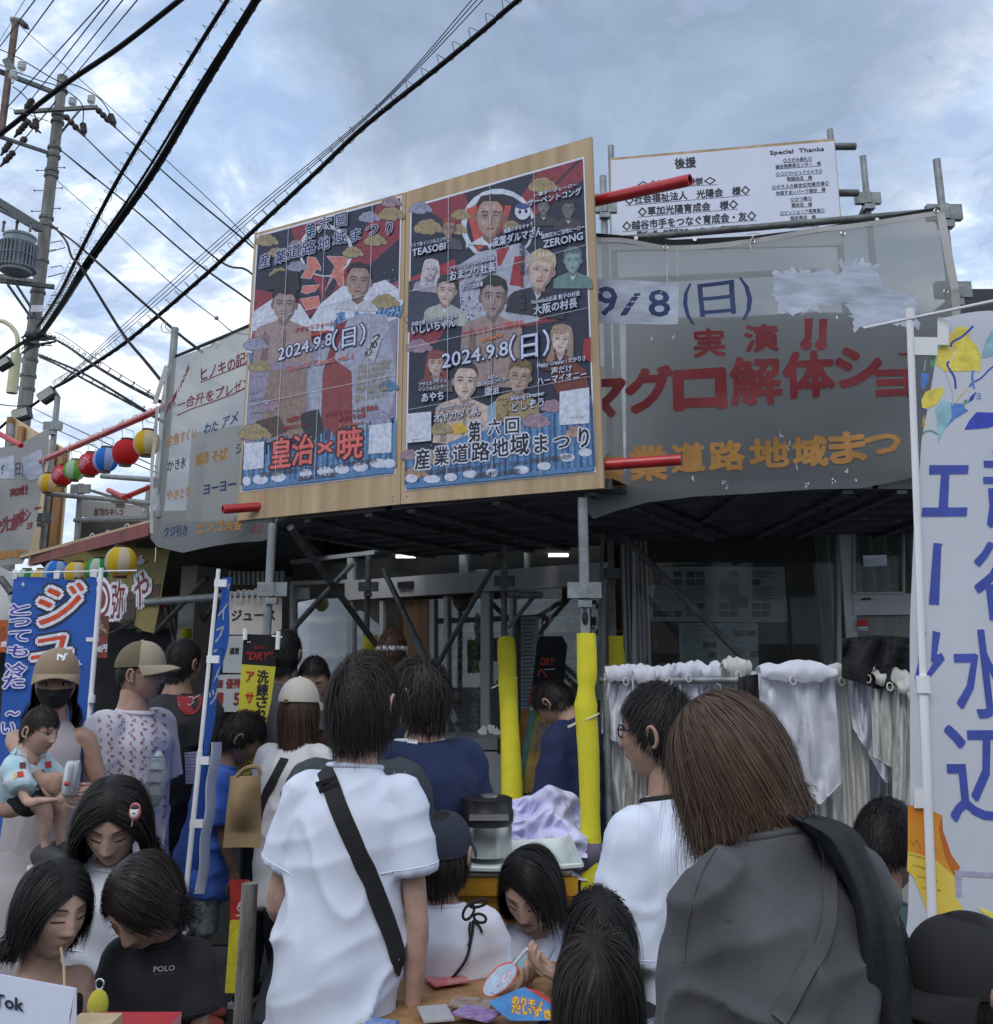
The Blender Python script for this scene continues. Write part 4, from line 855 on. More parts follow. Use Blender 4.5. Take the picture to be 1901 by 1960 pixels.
# paint patches: white paper under 9/8, whited-out corner
def rough(pts, amp, seed, k=5):
    """ragged brush edge"""
    out = []; n = len(pts)
    for i in range(n):
        a, b = pts[i], pts[(i+1)%n]
        for j in range(k):
            t = j/k; x = a[0]+(b[0]-a[0])*t; y = a[1]+(b[1]-a[1])*t
            out.append((x+amp*noise.noise(Vector((x*.13,y*.13,seed))), y+amp*noise.noise(Vector((x*.13,y*.13,seed+9)))))
    return out
class ArtG(Art):
    """art that follows the wrinkles: shapes are cut small"""
    def poly(s, m, pts):
        s._c(m); bm = bmesh.new(); vs = [bm.verts.new((p[0], p[1], 0)) for p in pts]; bm.faces.new(vs); bm.normal_update()
        bmesh.ops.triangulate(bm, faces=bm.faces)
        for _ in range(5):
            es = [e for e in bm.edges if e.calc_length() > 14]
            if not es: break
            bmesh.ops.subdivide_edges(bm, edges=es, cuts=1); bmesh.ops.triangulate(bm, faces=[f for f in bm.faces if len(f.verts) > 3])
        bm.verts.index_update(); s.mb.add([s.S.px(v.co.x, v.co.y, s.off) for v in bm.verts], [[v.index for v in f.verts] for f in bm.faces]); bm.free()
    def text(s, m, t, p0, p1, h, **kw): 
        kw.setdefault('cut', .22); s._c(m); textpx(s.mb, s.S, t, p0, p1, h, s.off, **kw)
A = ArtG(SRB, .003, .00004)
WP = mat('white_brushed_paint', (.30,.34,.42), .6, 0, .2, 7, .2, 40, stretch=(1,1,3), col2=(.47,.52,.62))
A.poly(WP, rough([zE(20,1005),zE(550,1020),zE(566,1050),zE(553,1298),zE(20,1285)], 2, 1))
A.poly(WP, rough([zE(1180,945),zE(1300,925),zE(1420,940),zE(1590,945),zE(1600,870),zE(1700,870),zE(1840,905),zE(1860,1050),zE(1990,1100),zE(2085,1110),zE(2085,1300),zE(1900,1290),zE(1680,1330),zE(1650,1160),zE(1590,1150),zE(1440,1200),zE(1210,1230),zE(1180,1100)], 16, 2, 12))
for t, x0, y0, x1, y1, h, m in (('9',40,1238,168,1240,62,I_NAVY),('/',188,1238,320,1235,46,I_NAVY),('8',372,1248,505,1246,58,I_NAVY)): A.text(m, t, zE(x0,y0), zE(x1,y1), h*1.0, bold=.018)
A.text(I_NAVY, '(', zE(592,1240), zE(660,1236), 72, bold=.0); A.text(I_NAVY, '日', zE(700,1232), zE(930,1205), 62, bold=.012); A.text(I_NAVY, ')', zE(965,1200), zE(1042,1195), 72, bold=.0)
A.text(I_RED, '実', zF(598,446), zF(772,438), 44, bold=.035); A.text(I_RED, '演', zF(892,420), zF(1080,408), 44, bold=.035)
for x in (1232,1318):
    A.poly(I_RED, [zF(x,235),zF(x+50,230),zF(x+38,360),zF(x-2,362)]); A.poly(I_RED, ellpx(zF(x+6,388), 11.5, 11, 0, 14))
for ch, x0, y0, w_, h, b in (('マ',-30,790,225,72,.05),('グ',212,755,258,72,.05),('ロ',495,752,278,78,.06),('解',815,716,285,76,.035),('体',1122,672,282,72,.04),('シ',1425,625,255,70,.05),('ョ',1655,672,200,62,.05),('ー',1780,470,200,20,.05)):
    A.text(I_RED, ch, zF(x0,y0), zF(x0+w_,y0-w_*.04), h, bold=b)
for ch, x0, y0, w_, h, b in zip('産業道路地域まつ', (20,235,478,692,928,1178,1395,1595), (1200,1155,1108,1100,1085,1075,1060,1020), (172,205,178,195,218,195,198,195), (54,56,46,46,46,48,54,44), (.045,)*8):
    A.text(I_ORG, ch, zF(x0,y0), zF(x0+w_,y0-w_*.06), h, bold=b)
WSP = ink('paint_spatter', (.55,.6,.68)); R_ = random.Random(4)
for x, y, s_ in ((1095,900,9),(1150,965,12),(1200,1090,10),(780,1190,12),(595,1155,6),(1408,1165,8),(1250,1195,7),(1480,1110,5),(350,355,3),(190,350,4),(1530,1165,5),(475,340,4),(1420,225,4)):
    for k in range(5): A.poly(WSP, ellpx(zF(x+R_.uniform(-s_,s_)*1.3,y+R_.uniform(-s_,s_)*2), R_.uniform(.4,1.5), R_.uniform(.5,2.8), R_.uniform(-40,20), 7))
A.done('painted_lettering', cl)

# ================================================================ left menu banner
wrL = wrinkle(.02, 2.2, 2.2, 8.1, .007, 8)
SLB = Surf(P(380,850,5.72), -dB, (0,0,1), wrL)
lb = empty('menu_banner', SLB.px(400,1050), 'grey hand painted banner listing goldfish scooping and shaved ice left of the billboard', 'banner')
top = [(318,696),(330,686),(400,662),(440,640),(520,606)]; bot = [(283,1030),(296,1046),(350,1058),(390,1050),(440,1040),(500,1036),(520,1030)]
cl = mk('banner_cloth', cloth_px(SLB, top, bot, 60, 90), M_MESHCL, lb, smooth=True)
S2 = Surf(P(380,850,5.76), -dB, (0,0,1)); mk('black_hem', cloth_px(S2, [(325,684),(440,636),(520,600)], [(325,690),(440,644),(520,608)], 12, 1), M_BLACK, lb)
mb = MB(); linepx(mb, SLB, smoothpts([(306,780),(297,850),(290,940),(286,1020)], 4), 6, .004); linepx(mb, SLB, [(318,700),(300,775)], 9, .004); mk('hem', mb, M_HEM, lb)
A = ArtG(SLB, .003, .00004)
for t, x0, y0, x1, y1, h, m, b in (('先着100名',160,745,345,350,13,I_RED,.02),('ヒノキの',440,440,738,345,22,I_RED,.02),('記念',745,330,900,280,23,I_RED,.02),('一合升をプレゼン',243,700,860,500,19,I_RED,.02),('金魚すくい',155,1010,425,930,20,I_ORG,.02),('わた',490,905,610,875,20,I_NAVY,.02),('アメ',645,860,770,800,22,I_NAVY,.02),('ジュ',755,1075,880,1040,20,I_NAVY,.02),
      ('かき氷',165,1215,318,1180,19,I_NAVY,.02),('焼き',420,1170,530,1140,20,I_ORG,.035),('そば',558,1145,682,1110,20,I_ORG,.035),('やきとり',155,1465,360,1430,18,I_ORG,.025),('ヨーヨー',480,1420,752,1370,20,I_NAVY,.03),('クジ引き',118,1775,335,1760,18,I_NAVY,.025),('ビンゴ大会',425,1745,800,1710,19,I_ORG,.035),('など',885,1745,975,1735,14,I_MAR,.02)):
    A.text(m, t, zG(x0,y0), zG(x1,y1), h, bold=b)
A.poly(I_RED, [zG(432,452),zG(860,290),zG(860,298),zG(436,460)]); A.poly(I_RED, [zG(244,738),zG(830,500),zG(830,512),zG(246,748)])
A.done('painted_lettering', cl)
mb = MB()
for pts in ((zG(400,215),zG(405,240),zG(398,262)), (zG(545,160),zG(580,130),zG(620,140),zG(600,175)), (zG(385,300),zG(360,460)), (zG(460,290),zG(450,420)), (zG(70,1870),zG(75,1930),zG(72,1990))): mb.tube([SLB.px(x, y, .02) for x, y in smoothpts(pts, 4)], .0028, 5)
mk('cord', mb, M_CORD, lb)
pp = P(335,628,5.9); tp = empty('scaffold_post', down(pp,0), 'scaffold post rising above the left end of the menu banner', 'scaffold post')
mb = MB(); mb.tube([down(pp,2.46), pp], .0245, 10); mk('post_tube', mb, M_STEEL, tp, smooth=True)

# dark sheet added behind the right banner so daylight shows through only above it
SKb = Surf((0,4.84,0), (1,0,0), (0,0,1)); mb = MB(); slabpx(mb, SKb, [(1200,618),(1560,598),(1838,604),(1860,925),(1200,940)], .02, 0); mk('light_block_sheet', mb, mat('light_block_dark', (.16,.165,.17), .9), rb)

# ================================================================ nobori banners
M_NOBW = mat('nobori_cloth_white', (.76,.79,.86), .75, 0, .04, 2, .08, 30, trans=.45)
M_NOBB = mat('nobori_cloth_blue', (.04,.14,.52), .7, 0, .08, 2, .15, 30, trans=.3)
wrN = wrinkle(.010, 2.5, 1.1, 5.5)
SNR = Surf(P(1800,1200,2.35), (1,-.06,0), (0,0,1), wrN)
nr = empty('beer_flag', down(P(1745,1900,2.35),0), 'white upright flag with blue lettering, lemons and beer at the right edge', 'flag banner')
xl = lambda y: 1740+(y-595)*.004
lft = [(1812,612),(1808,720),(1800,860),(1792,960),(1786,1100),(1780,1300)]
top = [(1806,618),(1850,622),(1905,600),(1960,606),(2100,590),(2260,600)]
def nob_cloth():
    mb = MB()
    L_ = [(1796,612),(1796,700),(1793,780),(1786,900),(1776,1010),(1768,1200),(1768,1400),(1769,1600),(1764,1750),(1752,1860),(1756,1960),(1754,2300)]
    def fn(u, v):
        a = lerp_poly(L_, v) if False else None
        y = 612+(2300-612)*v; k = 0
        while k < len(L_)-2 and L_[k+1][1] < y: k += 1
        t = (y-L_[k][1])/(L_[k+1][1]-L_[k][1]); x0 = L_[k][0]+(L_[k+1][0]-L_[k][0])*t - (26 if y > 640 else 0)*min(1,(y-640)/200 if y > 640 else 0)
        ytop = 16*math.sin(u*7)*max(0, 1-v*8)
        return SNR.px(x0+(2240-x0)*u, y-ytop)
    return mb.grid(fn, 40, 110)
cl = mk('flag_cloth', nob_cloth(), M_NOBW, nr, smooth=True)
pa, pb = P(1741,592,2.33), down(P(1745,1900,2.36),0)
mb = MB(); mb.tube([pb, pb+(pa-pb)*.62], .0105, 12); mb.tube([pb+(pa-pb)*.62, pa], .0085, 12); mb.tube([pa-Vector((0,0,.03)), pa], .0115, 12)
for f_ in (.615,): q = pb+(pa-pb)*f_; mb.tube([q-Vector((0,0,.02)), q+Vector((0,0,.02))], .016, 12)
mk('pole', mb, M_WHPL, nr, smooth=True)
mb = MB(); mb.tube([P(*zY(550,1808),2.42), P(*zY(1731,1560),2.25), P(2240,560,2.2)], .0042, 6); mk('crossbar', mb, M_WHPL, nr, smooth=True)
mb = MB()
for (x0,y0,x1,y1) in ((1740,650,1790,684),(1747,1508,1768,1545),(1790,612,1812,664)): 
    a = [SNR.px(x, y, .012) for x, y in ((x0,y0),(x1,y0),(x1,y1),(x0,y1))]; mb.add(a, [(0,1,2,3)])
mk('cloth_loop', mb, M_WHPL, nr)
mb = MB(); mb.lathe(pb, [(.19,0),(.2,.03),(.18,.09),(.05,.11),(.05,.14)], 20); mk('base_weight', mb, M_BLKPL, nr, smooth=True)
A = ArtG(SNR, .0012, .00003)
LEM = (.74,.62,.10); BLU = (.045,.07,.45); BL3 = (.10,.22,.58); TEA = (.28,.5,.58); GRN = (.12,.34,.16); O3 = zO
A.poly(LEM, [zO(770,275),zO(830,275),zO(838,340),zO(880,380),zO(905,450),zO(900,525),zO(700,528),zO(650,490),zO(655,420),zO(700,350)])
A.poly(LEM, [zO(565,690),zO(590,645),zO(640,625),zO(698,618),zO(685,670),zO(650,715),zO(600,742),zO(570,735)])
A.line(BLU, [zO(862,270),zO(800,330),zO(745,360),zO(735,392)], 4); A.line((.7,.66,.45), [zO(735,392),zO(758,425),zO(725,470)], 3.5); A.line(BLU, [zO(725,470),zO(715,495),zO(755,560),zO(762,625)], 4)
A.poly(TEA, [zO(645,740),zO(690,692),zO(735,705),zO(740,790),zO(700,850),zO(665,930),zO(660,860),zO(655,800)]); A.poly(BL3, [zO(735,705),zO(808,712),zO(815,735),zO(835,750),zO(760,795),zO(700,850),zO(740,790)])
A.poly(BLU, [zO(880,758),zO(1010,765),zO(1040,820),zO(940,850),zO(812,858),zO(840,805)]); A.poly(GRN, [zO(640,420),zO(625,440),zO(612,480),zO(628,515),zO(640,500)]); A.poly(BL3, [zO(560,535),zO(612,545),zO(600,590),zO(575,640),zO(560,600)])
A.line(TEA, [zO(605,355),zO(585,400),zO(590,450),zO(580,530)], 2.2); A.poly(BL3, [zO(625,380),zO(650,350),zO(665,320),zO(672,350),zO(650,368)]); A.poly(BL3, [zO(560,345),zO(585,350),zO(575,380),zO(560,388)])
A.line(BLU, [zO(1010,485),zO(960,510),zO(905,565),zO(860,590),zO(838,615)], 2.6); A.line(LEM, [zO(830,620),zO(740,720)], 1.6, k=1); A.line(BL3, [zO(862,520),zO(855,560),zO(865,625)], 4); A.poly(TEA, [zO(1010,260),zO(960,300),zO(930,360),zO(903,455),zO(960,440),zO(1040,420)])
A.poly(BLU, [zO(880,640),zO(860,690),zO(830,705),zO(845,670)]); A.poly(GRN, [zO(830,685),zO(808,692),zO(808,715),zO(828,708)]); A.line(GRN, [zO(570,888),zO(590,868),zO(625,865),zO(662,884)], 2.4); A.line(LEM, [zO(582,780),zO(572,830),zO(585,838),zO(580,800)], 1.6)
for k in range(3): A.line(BL3, [zO(878,658+k*14),zO(893,652+k*14),zO(905,662+k*14)], 1.4)
A.line(BLU, [zO(566,735),zO(580,750),zO(595,748)], 3); A.line((.3,.35,.6), [zO(700,530),zO(740,640),zO(745,700)], .8)
# エール
A.poly(I_BLUE, [zO(613,1058),zO(838,1058),zO(833,1108),zO(728,1110),zO(722,1297),zO(832,1297),zO(828,1348),zO(570,1350),zO(576,1298),zO(668,1298),zO(680,1110),zO(613,1112)])
A.poly(I_BLUE, [zO(640,1498),zO(692,1503),zO(685,1525),zO(672,1852),zO(613,1847)])
A.poly(I_BLUE, [zQ(482,25),zQ(515,38),zQ(500,200),zQ(472,292),zQ(458,262),zQ(475,190)]); A.poly(I_BLUE, [zQ(547,32),zQ(585,42),zQ(567,150),zQ(590,140),zQ(606,172),zQ(500,303),zQ(498,275),zQ(548,190),zQ(537,180)])
# 越谷水辺
for t, x0, y0, x1, y1, h in (('越',945,1385,1300,1385,128),): A.text(I_BLUE, t, zO(x0,y0), zO(x1,y1), h, bold=.012)
A.text(I_BLUE, '谷', zO(895,1905), zO(1225,1905), 133, bold=.012)
A.text(I_BLUE, '水', zQ(672,430), zQ(985,426), 146, bold=.012); A.text(I_BLUE, '辺', zQ(640,938), zQ(1005,935), 166, bold=.012)
# beer glass
AMB = mat('beer_amber', (.62,.20,.02), .7, 0, .3, 6, col2=(.70,.42,.06)); RDB = mat('beer_red', (.42,.08,.02), .7, 0, .3, 6, col2=(.60,.20,.03)); YEL = mat('beer_yellow', (.70,.50,.06), .7, 0, .2, 6, col2=(.76,.62,.14))
A.poly(AMB, [zQ(425,885),zQ(500,895),zQ(592,935),zQ(598,1010),zQ(640,1130),zQ(682,1190),zQ(655,1235),zQ(560,1150),zQ(425,1110)])
A.poly(RDB, [zQ(592,935),zQ(598,1010),zQ(640,1130),zQ(682,1190),zQ(655,1240),zQ(610,1150),zQ(575,1000)])
A.poly(YEL, [zQ(425,1110),zQ(560,1150),zQ(655,1235),zQ(662,1335),zQ(700,1400),zQ(790,1550),zQ(620,1620),zQ(560,1540),zQ(510,1380),zQ(455,1240),zQ(420,1205)])
A.poly((.40,.38,.52), [zQ(655,1205),zQ(843,1215),zQ(900,1240),zQ(840,1240),zQ(690,1232),zQ(690,1330),zQ(660,1335)])
A.poly((.8,.72,.12), [zQ(760,1380),zQ(860,1420),zQ(845,1440),zQ(800,1420)]); A.line(BLU, [zQ(775,1550),zQ(800,1480),zQ(830,1475),zQ(843,1510)], 3)
for k in range(4): A.text((.16,.10,.03), 'koshigaya ale', zQ(430+k*22,1130+k*55), zQ(540+k*16,1160+k*50), 6)
A.line((.16,.10,.03), [zQ(440,1060),zQ(455,1085),zQ(465,1055),zQ(490,1100)], 1.2)
A.done('print', cl)

# blue juice flag at the left
wrB = wrinkle(.012, 3.0, 1.2, 2.5)
SNB = Surf(P(100,1250,5.3), (1,.08,0), (0,0,1), wrB)
nb = empty('juice_flag', down(P(176,1345,5.3),0), 'blue upright juice flag behind the woman in cap and mask', 'flag banner')
cl = mk('flag_cloth', cloth_px(SNB, [(26,1104),(60,1104),(110,1106),(150,1113),(186,1101)], [(-22,1620),(20,1620),(70,1620),(120,1620),(172,1620)], 24, 60), M_NOBB, nb, smooth=True)
pa = P(194,1087,5.26); pb = down(P(160,1560,5.26),0); mb = MB(); mb.tube([pb, pa], .0135, 10); mb.tube([P(176,1330,5.24), P(175,1345,5.24)], .019, 10); mk('pole', mb, M_WHPL, nb, smooth=True)
mb = MB(); mb.tube([P(18,1096,5.26), P(262,1092,5.26)], .004, 6); mk('crossbar', mb, M_WHPL, nb)
mb = MB()
for q in (((24,1090),(34,1090),(32,1108),(23,1108)), ((104,1092),(116,1092),(114,1108),(103,1108)), ((175,1090),(188,1090),(186,1106),(174,1104)),((166,1220),(190,1220),(190,1228),(166,1228))): mb.add([SNB.px(x, y, .006) for x, y in q], [(0,1,2,3)])
mk('cloth_loop', mb, M_WHPL, nb)
mb = MB(); mb.lathe(pb, [(.19,0),(.2,.03),(.18,.09),(.05,.11)], 16); mk('base_weight', mb, M_BLKPL, nb, smooth=True)
A = ArtG(SNB, .0015, .0009)
DK = (.03,.035,.06); WN = (.70,.72,.80); VR = (.62,.08,.035); PU = (.08,.06,.42)
for t, x0, y0, x1, y1, h, al in (('ジ',262,1430,590,1390,66,0),('ュ',225,1690,520,1640,56,0)):
    for m, b in ((DK,.15),(WN,.09),(VR,.015)): A.text(m, t, zJ(x0,y0), zJ(x1,y1), h*1.05, bold=b)
for i, (ch, x, y) in enumerate((('と',75,1360),('っ',75,1440),('て',70,1550),('も',60,1660),('冷',45,1800),('た',30,1885))):
    for m, b in ((WN,.12),(PU,.02)): A.text(m, ch, zJ(x,y), zJ(x+145,y-6), 22 if i > 3 else 20, bold=b)
for i, (ch, x, y) in enumerate((('～',50,690),('い',20,790))):
    for m, b in ((WN,.12),(PU,.02)): A.text(m, ch, zV(x,y), zV(x+90,y-6), 22, bold=b)
for x, y, r in ((178,1140,5.5),(585,1715,9)):
    c = zJ(x,y); A.poly(WN, [(c[0],c[1]-r),(c[0]+r*.2,c[1]-r*.2),(c[0]+r*.8,c[1]),(c[0]+r*.2,c[1]+r*.2),(c[0],c[1]+r),(c[0]-r*.2,c[1]+r*.2),(c[0]-r*.8,c[1]),(c[0]-r*.2,c[1]-r*.2)])
A.done('print', cl)

# narrow blue flag seen almost edge on
nf = empty('blue_flag', down(P(357,1740,4.0),0), 'narrow blue and white flag seen edge on between cap man and boy in blue', 'flag banner')
pa, pb = P(418,1089,4.0), P(352,1742,4.0); mb = MB(); mb.tube([pb, pb+(pa-pb)*.45], .0105, 10); mb.tube([pb+(pa-pb)*.45, pa], .0085, 10); mk('pole', mb, M_WHPL, nf, smooth=True)
SN3 = Surf(P(420,1300,4.9), Vector((.18,1,0)), (0,0,1))
mb = MB()
def nf3(u, v):
    x = 424-62*v+ (19+5*math.sin(v*9))*u + (3*math.sin(v*23+u*3)); y = 1105+560*v; return P(x, y, 4.02+.4*u)
mb.grid(nf3, 10, 60); 
cl = mk('flag_cloth', mb, [M_NOBB], nf, smooth=True)
mb = MB(); f3 = lambda x, y, o: P(x, y, 4.02+.4*min(1,max(0,(x-(424-62*(y-1105)/560))/22))-.012)
for k, (y, ch) in enumerate(((1150,'ア'),(1190,'イ'),(1230,'ス'),(1270,'コ'),(1310,'メ'),(1350,'ツ'))): textpx(mb, None, ch, (424-62*(y-1105)/560+1,y), (424-62*(y-1105)/560+19,y-8), 28, 0, bold=.02, mapf=f3)
mk('print', mb, I_WHT, cl)
mb = MB(); mb.grid(lambda u, v: P(404-62*v*.5+20*u+2*math.sin(v*17), 1420+290*v, 4.0+.4*u-.015), 6, 30); mk('white_lower_cloth', mb, M_NOBW, nf, smooth=True)
mb = MB()
for f_ in (.24,.42,.72,.955): q = pb+(pa-pb)*f_; mb.box(q+Vector((.015,0,0)), (.05,.016,.03))
mk('cloth_loop', mb, M_WHPL, nf)
mb = MB(); mb.lathe(down(pb,0), [(.19,0),(.2,.03),(.18,.09),(.05,.11)], 16); mk('base_weight', mb, M_WHPL, nf, smooth=True)
mb = MB(); mb.tube([down(pb,.1), pb], .0135, 10); mk('pole', mb, M_WHPL, nf)

# ================================================================ juice price signs hung on a pipe, beer banner
SPJ = Surf(P(480,1200,5.9), (1,.0,0), (0,0,1), wrinkle(.006, 3, 3, 1.2))
pr = empty('pipe_rail', P(285,1142,6.0), 'grey horizontal pipe with white cord knots above the juice price signs', 'pipe')
mb = MB(); mb.tube([P(280,1153,6.6), P(545,1133,5.9)], .026, 10); mk('pipe_tube', mb, M_STEEL, pr, smooth=True)
mb = MB(); R_ = random.Random(9)
for k in range(9):
    x = 432+k*11; y = 1140-(k*.8); mb.tube([P(*q, 5.9-.03) for q in smoothpts([(x-6,y+10),(x-2,y-6),(x+5,y-R_.uniform(4,9)),(x+8,y+R_.uniform(2,10)),(x+R_.uniform(2,12),y+R_.uniform(10,20))], 3)], .0035, 5)
mk('cord', mb, M_CORD, pr)
mb = MB(); mb.tube([P(520,1130,5.8), P(543,1137,5.8)], .028, 10); mk('red_pipe_end', mb, M_RED, pr, smooth=True)
M_OLDP = mat('peach_stained_paper', (.50,.42,.38), .8, 0, .1, 1.5, col2=(.60,.58,.57))
for quad, lab, m_, txt in (([zR(332,168),zR(735,165),zR(728,430),zR(318,432)], 'cream sheet lettered juice tied to the pipe rail', M_OLDP, [('ジュース',368,330,680,325,19,I_BLK)]),
                   ([zR(318,440),zR(600,440),zR(600,712),zR(300,708)], 'grey sheet marked regular price below the juice sheet', mat('grey_sheet', (.40,.42,.43), .8, 0, .08, 2), [('円　通常',282,572,418,570,11,I_BLK)]),
                   ([zR(268,722),zR(600,718),zR(600,992),zR(246,990)], 'grey sheet marked discount price, lowest of the hanging sheets', MATS['grey_sheet'], [('優',255,815,303,812,13,I_MAR),('優待',325,818,430,812,16,I_MAR),('1',240,940,300,940,26,I_NAVY),('50',382,942,480,940,26,I_NAVY)])):
    t = empty('price_sheet', SPJ.px(*quad[3]), lab, 'sign', 'price sheets on the pipe'); mb = MB(); f4 = [SPJ.px(x, y, 0) for x, y in quad]; 
    mb.grid(lambda u, v: SPJ.px(quad[0][0]*(1-u)*(1-v)+quad[1][0]*u*(1-v)+quad[2][0]*u*v+quad[3][0]*(1-u)*v, quad[0][1]*(1-u)*(1-v)+quad[1][1]*u*(1-v)+quad[2][1]*u*v+quad[3][1]*(1-u)*v), 12, 10); sh = mk('sheet', mb, m_, t, smooth=True)
    mb = MB()
    for (s_, a, b, c, d, h, m2) in txt: textpx(mb, SPJ, s_, zR(a,b), zR(c,d), h, .003, bold=.03, cut=.3)
    mk('lettering', mb, txt[0][6], sh)
SBN = Surf(P(490,1300,4.75), (1,.1,0), (0,0,1), wrinkle(.004, 3, 2, 2.2))
bn = empty('beer_banner', P(480,1440,4.75), 'yellow and black dry beer banner between two short white poles', 'flag banner')
mb = MB(); polypx(mb, SBN, [zR(480,428),zR(650,435),zR(690,485),zR(686,664),zR(440,648),zR(452,480)], 0); mk('black_head', mb, M_BLACK, bn)
mb = MB(); polypx(mb, SBN, [zR(440,646),zR(686,664),zR(655,900),zR(610,1110),zR(560,1290),zR(500,1445),zR(390,1445),zR(405,1100),zR(420,900)], .001); yc = mk('yellow_cloth', mb, mat('yellow_banner', (.62,.56,.05), .6, 0, .06, 3, trans=.2), bn)
A = Art(SBN, .003)
A.text((.32,.03,.03), 'SUPER', zR(525,535), zR(607,537), 6.5, bold=.01, shear=.3); A.text((.40,.02,.02), '"DRY"', zR(475,615), zR(665,617), 17, bold=.015, shear=.3); A.text(I_WHT, '▲▲', zR(478,490), zR(505,490), 3)
for t, x, y in (('ア',470,770),('サ',466,925),('ヒ',466,1045)): A.text((.42,.03,.02), t, zR(x,y), zR(x+58,y+2), 20, bold=.03)
A.text((.42,.03,.02), 'パ', zR(425,1435), zR(495,1420), 17, bold=.03)
for t, x, y in (('洗',552,775),('練',548,870),('さ',544,955),('れ',540,1045),('た',530,1130)): A.text(I_BLK, t, zR(x,y), zR(x+80,y+2), 21, bold=.03)
A.done('lettering', yc)
mb = MB(); 
for x0, y0, x1, y1 in ((470,388,466,470),(708,408,700,540)): mb.tube([SBN.px(*zR(x0,y0), .01), SBN.px(*zR(x1,y1), .01)], .011, 10)
mb.tube([SBN.px(*zR(660,442),.012), SBN.px(*zR(735,452),.012)], .004, 6); mk('white_pole', mb, M_WHPL, bn, smooth=True)
# second dark beer banner leaning inside by the door
SB2 = Surf(P(1045,1280,6.3), (1,-.3,0), (0,0,1)); b2 = empty('beer_banner', P(1040,1400,6.3), 'black and red beer banner leaning inside by the glass door', 'flag banner')
mb = MB(); polypx(mb, SB2, [zS(1075,100),zS(1260,100),zS(1300,170),zS(1270,520),zS(1010,510),zS(1050,150)], 0); mk('black_head', mb, M_BLACK, b2)
mb = MB(); polypx(mb, SB2, [zS(1010,510),zS(1180,520),zS(1150,680),zS(975,660)], .001); mk('red_cloth', mb, mat('dim_red', (.26,.02,.02), .7), b2)
mb = MB(); polypx(mb, SB2, [zS(990,690),zS(1130,655),zS(1110,800),zS(1050,900),zS(950,880)], .002); mk('white_cloth', mb, mat('cream_cloth', (.42,.41,.36), .8), b2)
A = Art(SB2, .003); A.text((.36,.04,.03), 'DRY', zS(1080,340), zS(1200,340), 16, bold=.02, shear=.3); A.line((.40,.05,.03), [zS(1060,430),zS(1085,375),zS(1140,450)], 3); A.line(WH, [zS(1110,375),zS(1200,372)], 1.4, k=1); A.done('lettering', b2)

# ================================================================ lanterns
def lantern_mesh(r, cols):
    root_parts = []
    mb = MB(); n = 32; prof = []
    for i in range(25):
        th = math.pi*(.13+.74*i/24); rr_ = r*math.sin(th)**.85*(1+.010*(1 if i % 2 else -1)); prof.append((rr_, -r*1.02*math.cos(th)))
    for i, (rr_, h) in enumerate(prof):
        for k in range(n): a = 2*math.pi*k/n; mb.v.append((rr_*math.cos(a), rr_*math.sin(a), h))
    for i in range(24):
        for k in range(n): mb.f.append([i*n+k, i*n+(k+1)%n, (i+1)*n+(k+1)%n, (i+1)*n+k]); mb.m.append((k//4) % 2 if len(cols) > 1 else 0)
    return mb
LC = {}
for nm, c in (('yellow',(.72,.50,.03)),('red',(.60,.025,.03)),('green',(.16,.48,.06)),('deep_green',(.04,.32,.08)),('blue',(.03,.22,.66)),('cream',(.66,.60,.45)),('pale_blue',(.42,.52,.74)),('pale_green',(.55,.66,.55))):
    LC[nm] = mat('lantern_'+nm, c, .75, 0, .06, 6, .1, 30, trans=.45)
def lantern(px, py, dpx, Y, cols, lab, rot=0, hang=None, blossom=False, group='paper lanterns along the red pipe', tilt=0):
    c = P(px, py, Y); r = dpx/2/F*Y/ray(px, py).y; t = empty('paper_lantern', (0,0,0), lab, 'lantern', group)
    mb = lantern_mesh(r, cols); mk('shade', mb, [LC[x] for x in cols], t, smooth=True, auto=False)
    mb = MB()
    for s_ in (-1, 1): mb.lathe((0,0,0), [(r*.42,s_*r*.93),(r*.46,s_*r*.93),(r*.46,s_*r*1.08),(r*.42,s_*r*1.08)], 20)
    mk('ring', mb, mat('lantern_ring', (.05,.02,.015), .5), t, smooth=True)
    if blossom:
        mb = MB(); R_ = random.Random(2)
        for k in range(9):
            a0 = R_.uniform(-.5,.5); z0 = R_.uniform(-.5,.5); pts = []
            for q in range(9):
                an = -math.pi/2+a0+.28*math.cos(q*.7); zz = z0*r+.24*r*math.sin(q*.7); rr_ = r*1.012*max(.1, 1-(zz/r)**2)**.42; pts.append((rr_*math.cos(an), rr_*math.sin(an), zz))
            mb.add(pts, [tuple(range(9))])
        mk('blossom_print', mb, ink('lantern_pink', (.62,.28,.36)), t)
        mb = MB()
        for z0, w_ in ((.12,.5),(.28,.25),(-.05,.3)):
            mb.add([(r*1.03*math.cos(-math.pi/2+a), r*1.03*math.sin(-math.pi/2+a), (z0+dz)*r) for a, dz in ((-w_,.0),(w_,.0),(w_,.05),(-w_,.05))], [(0,1,2,3)])
        mk('festival_mark', mb, ink('lantern_mark', (.5,.05,.1)), t)
    if hang:
        h = P(hang[0], hang[1], Y+.05)-c; mb = MB()
        for s_ in (-.35,.35): mb.tube(smoothpts([(s_*r,0,r*1.05), (s_*r*1.3,0,(r+h.z)*.5), (h.x+s_*r*.5,0,h.z*.8), (h.x,0.0,h.z+.02)], 3), .0028, 4)
        mk('wire', mb, M_CORD, t)
    t.location = c; t.rotation_euler = (tilt, 0, rot); return t
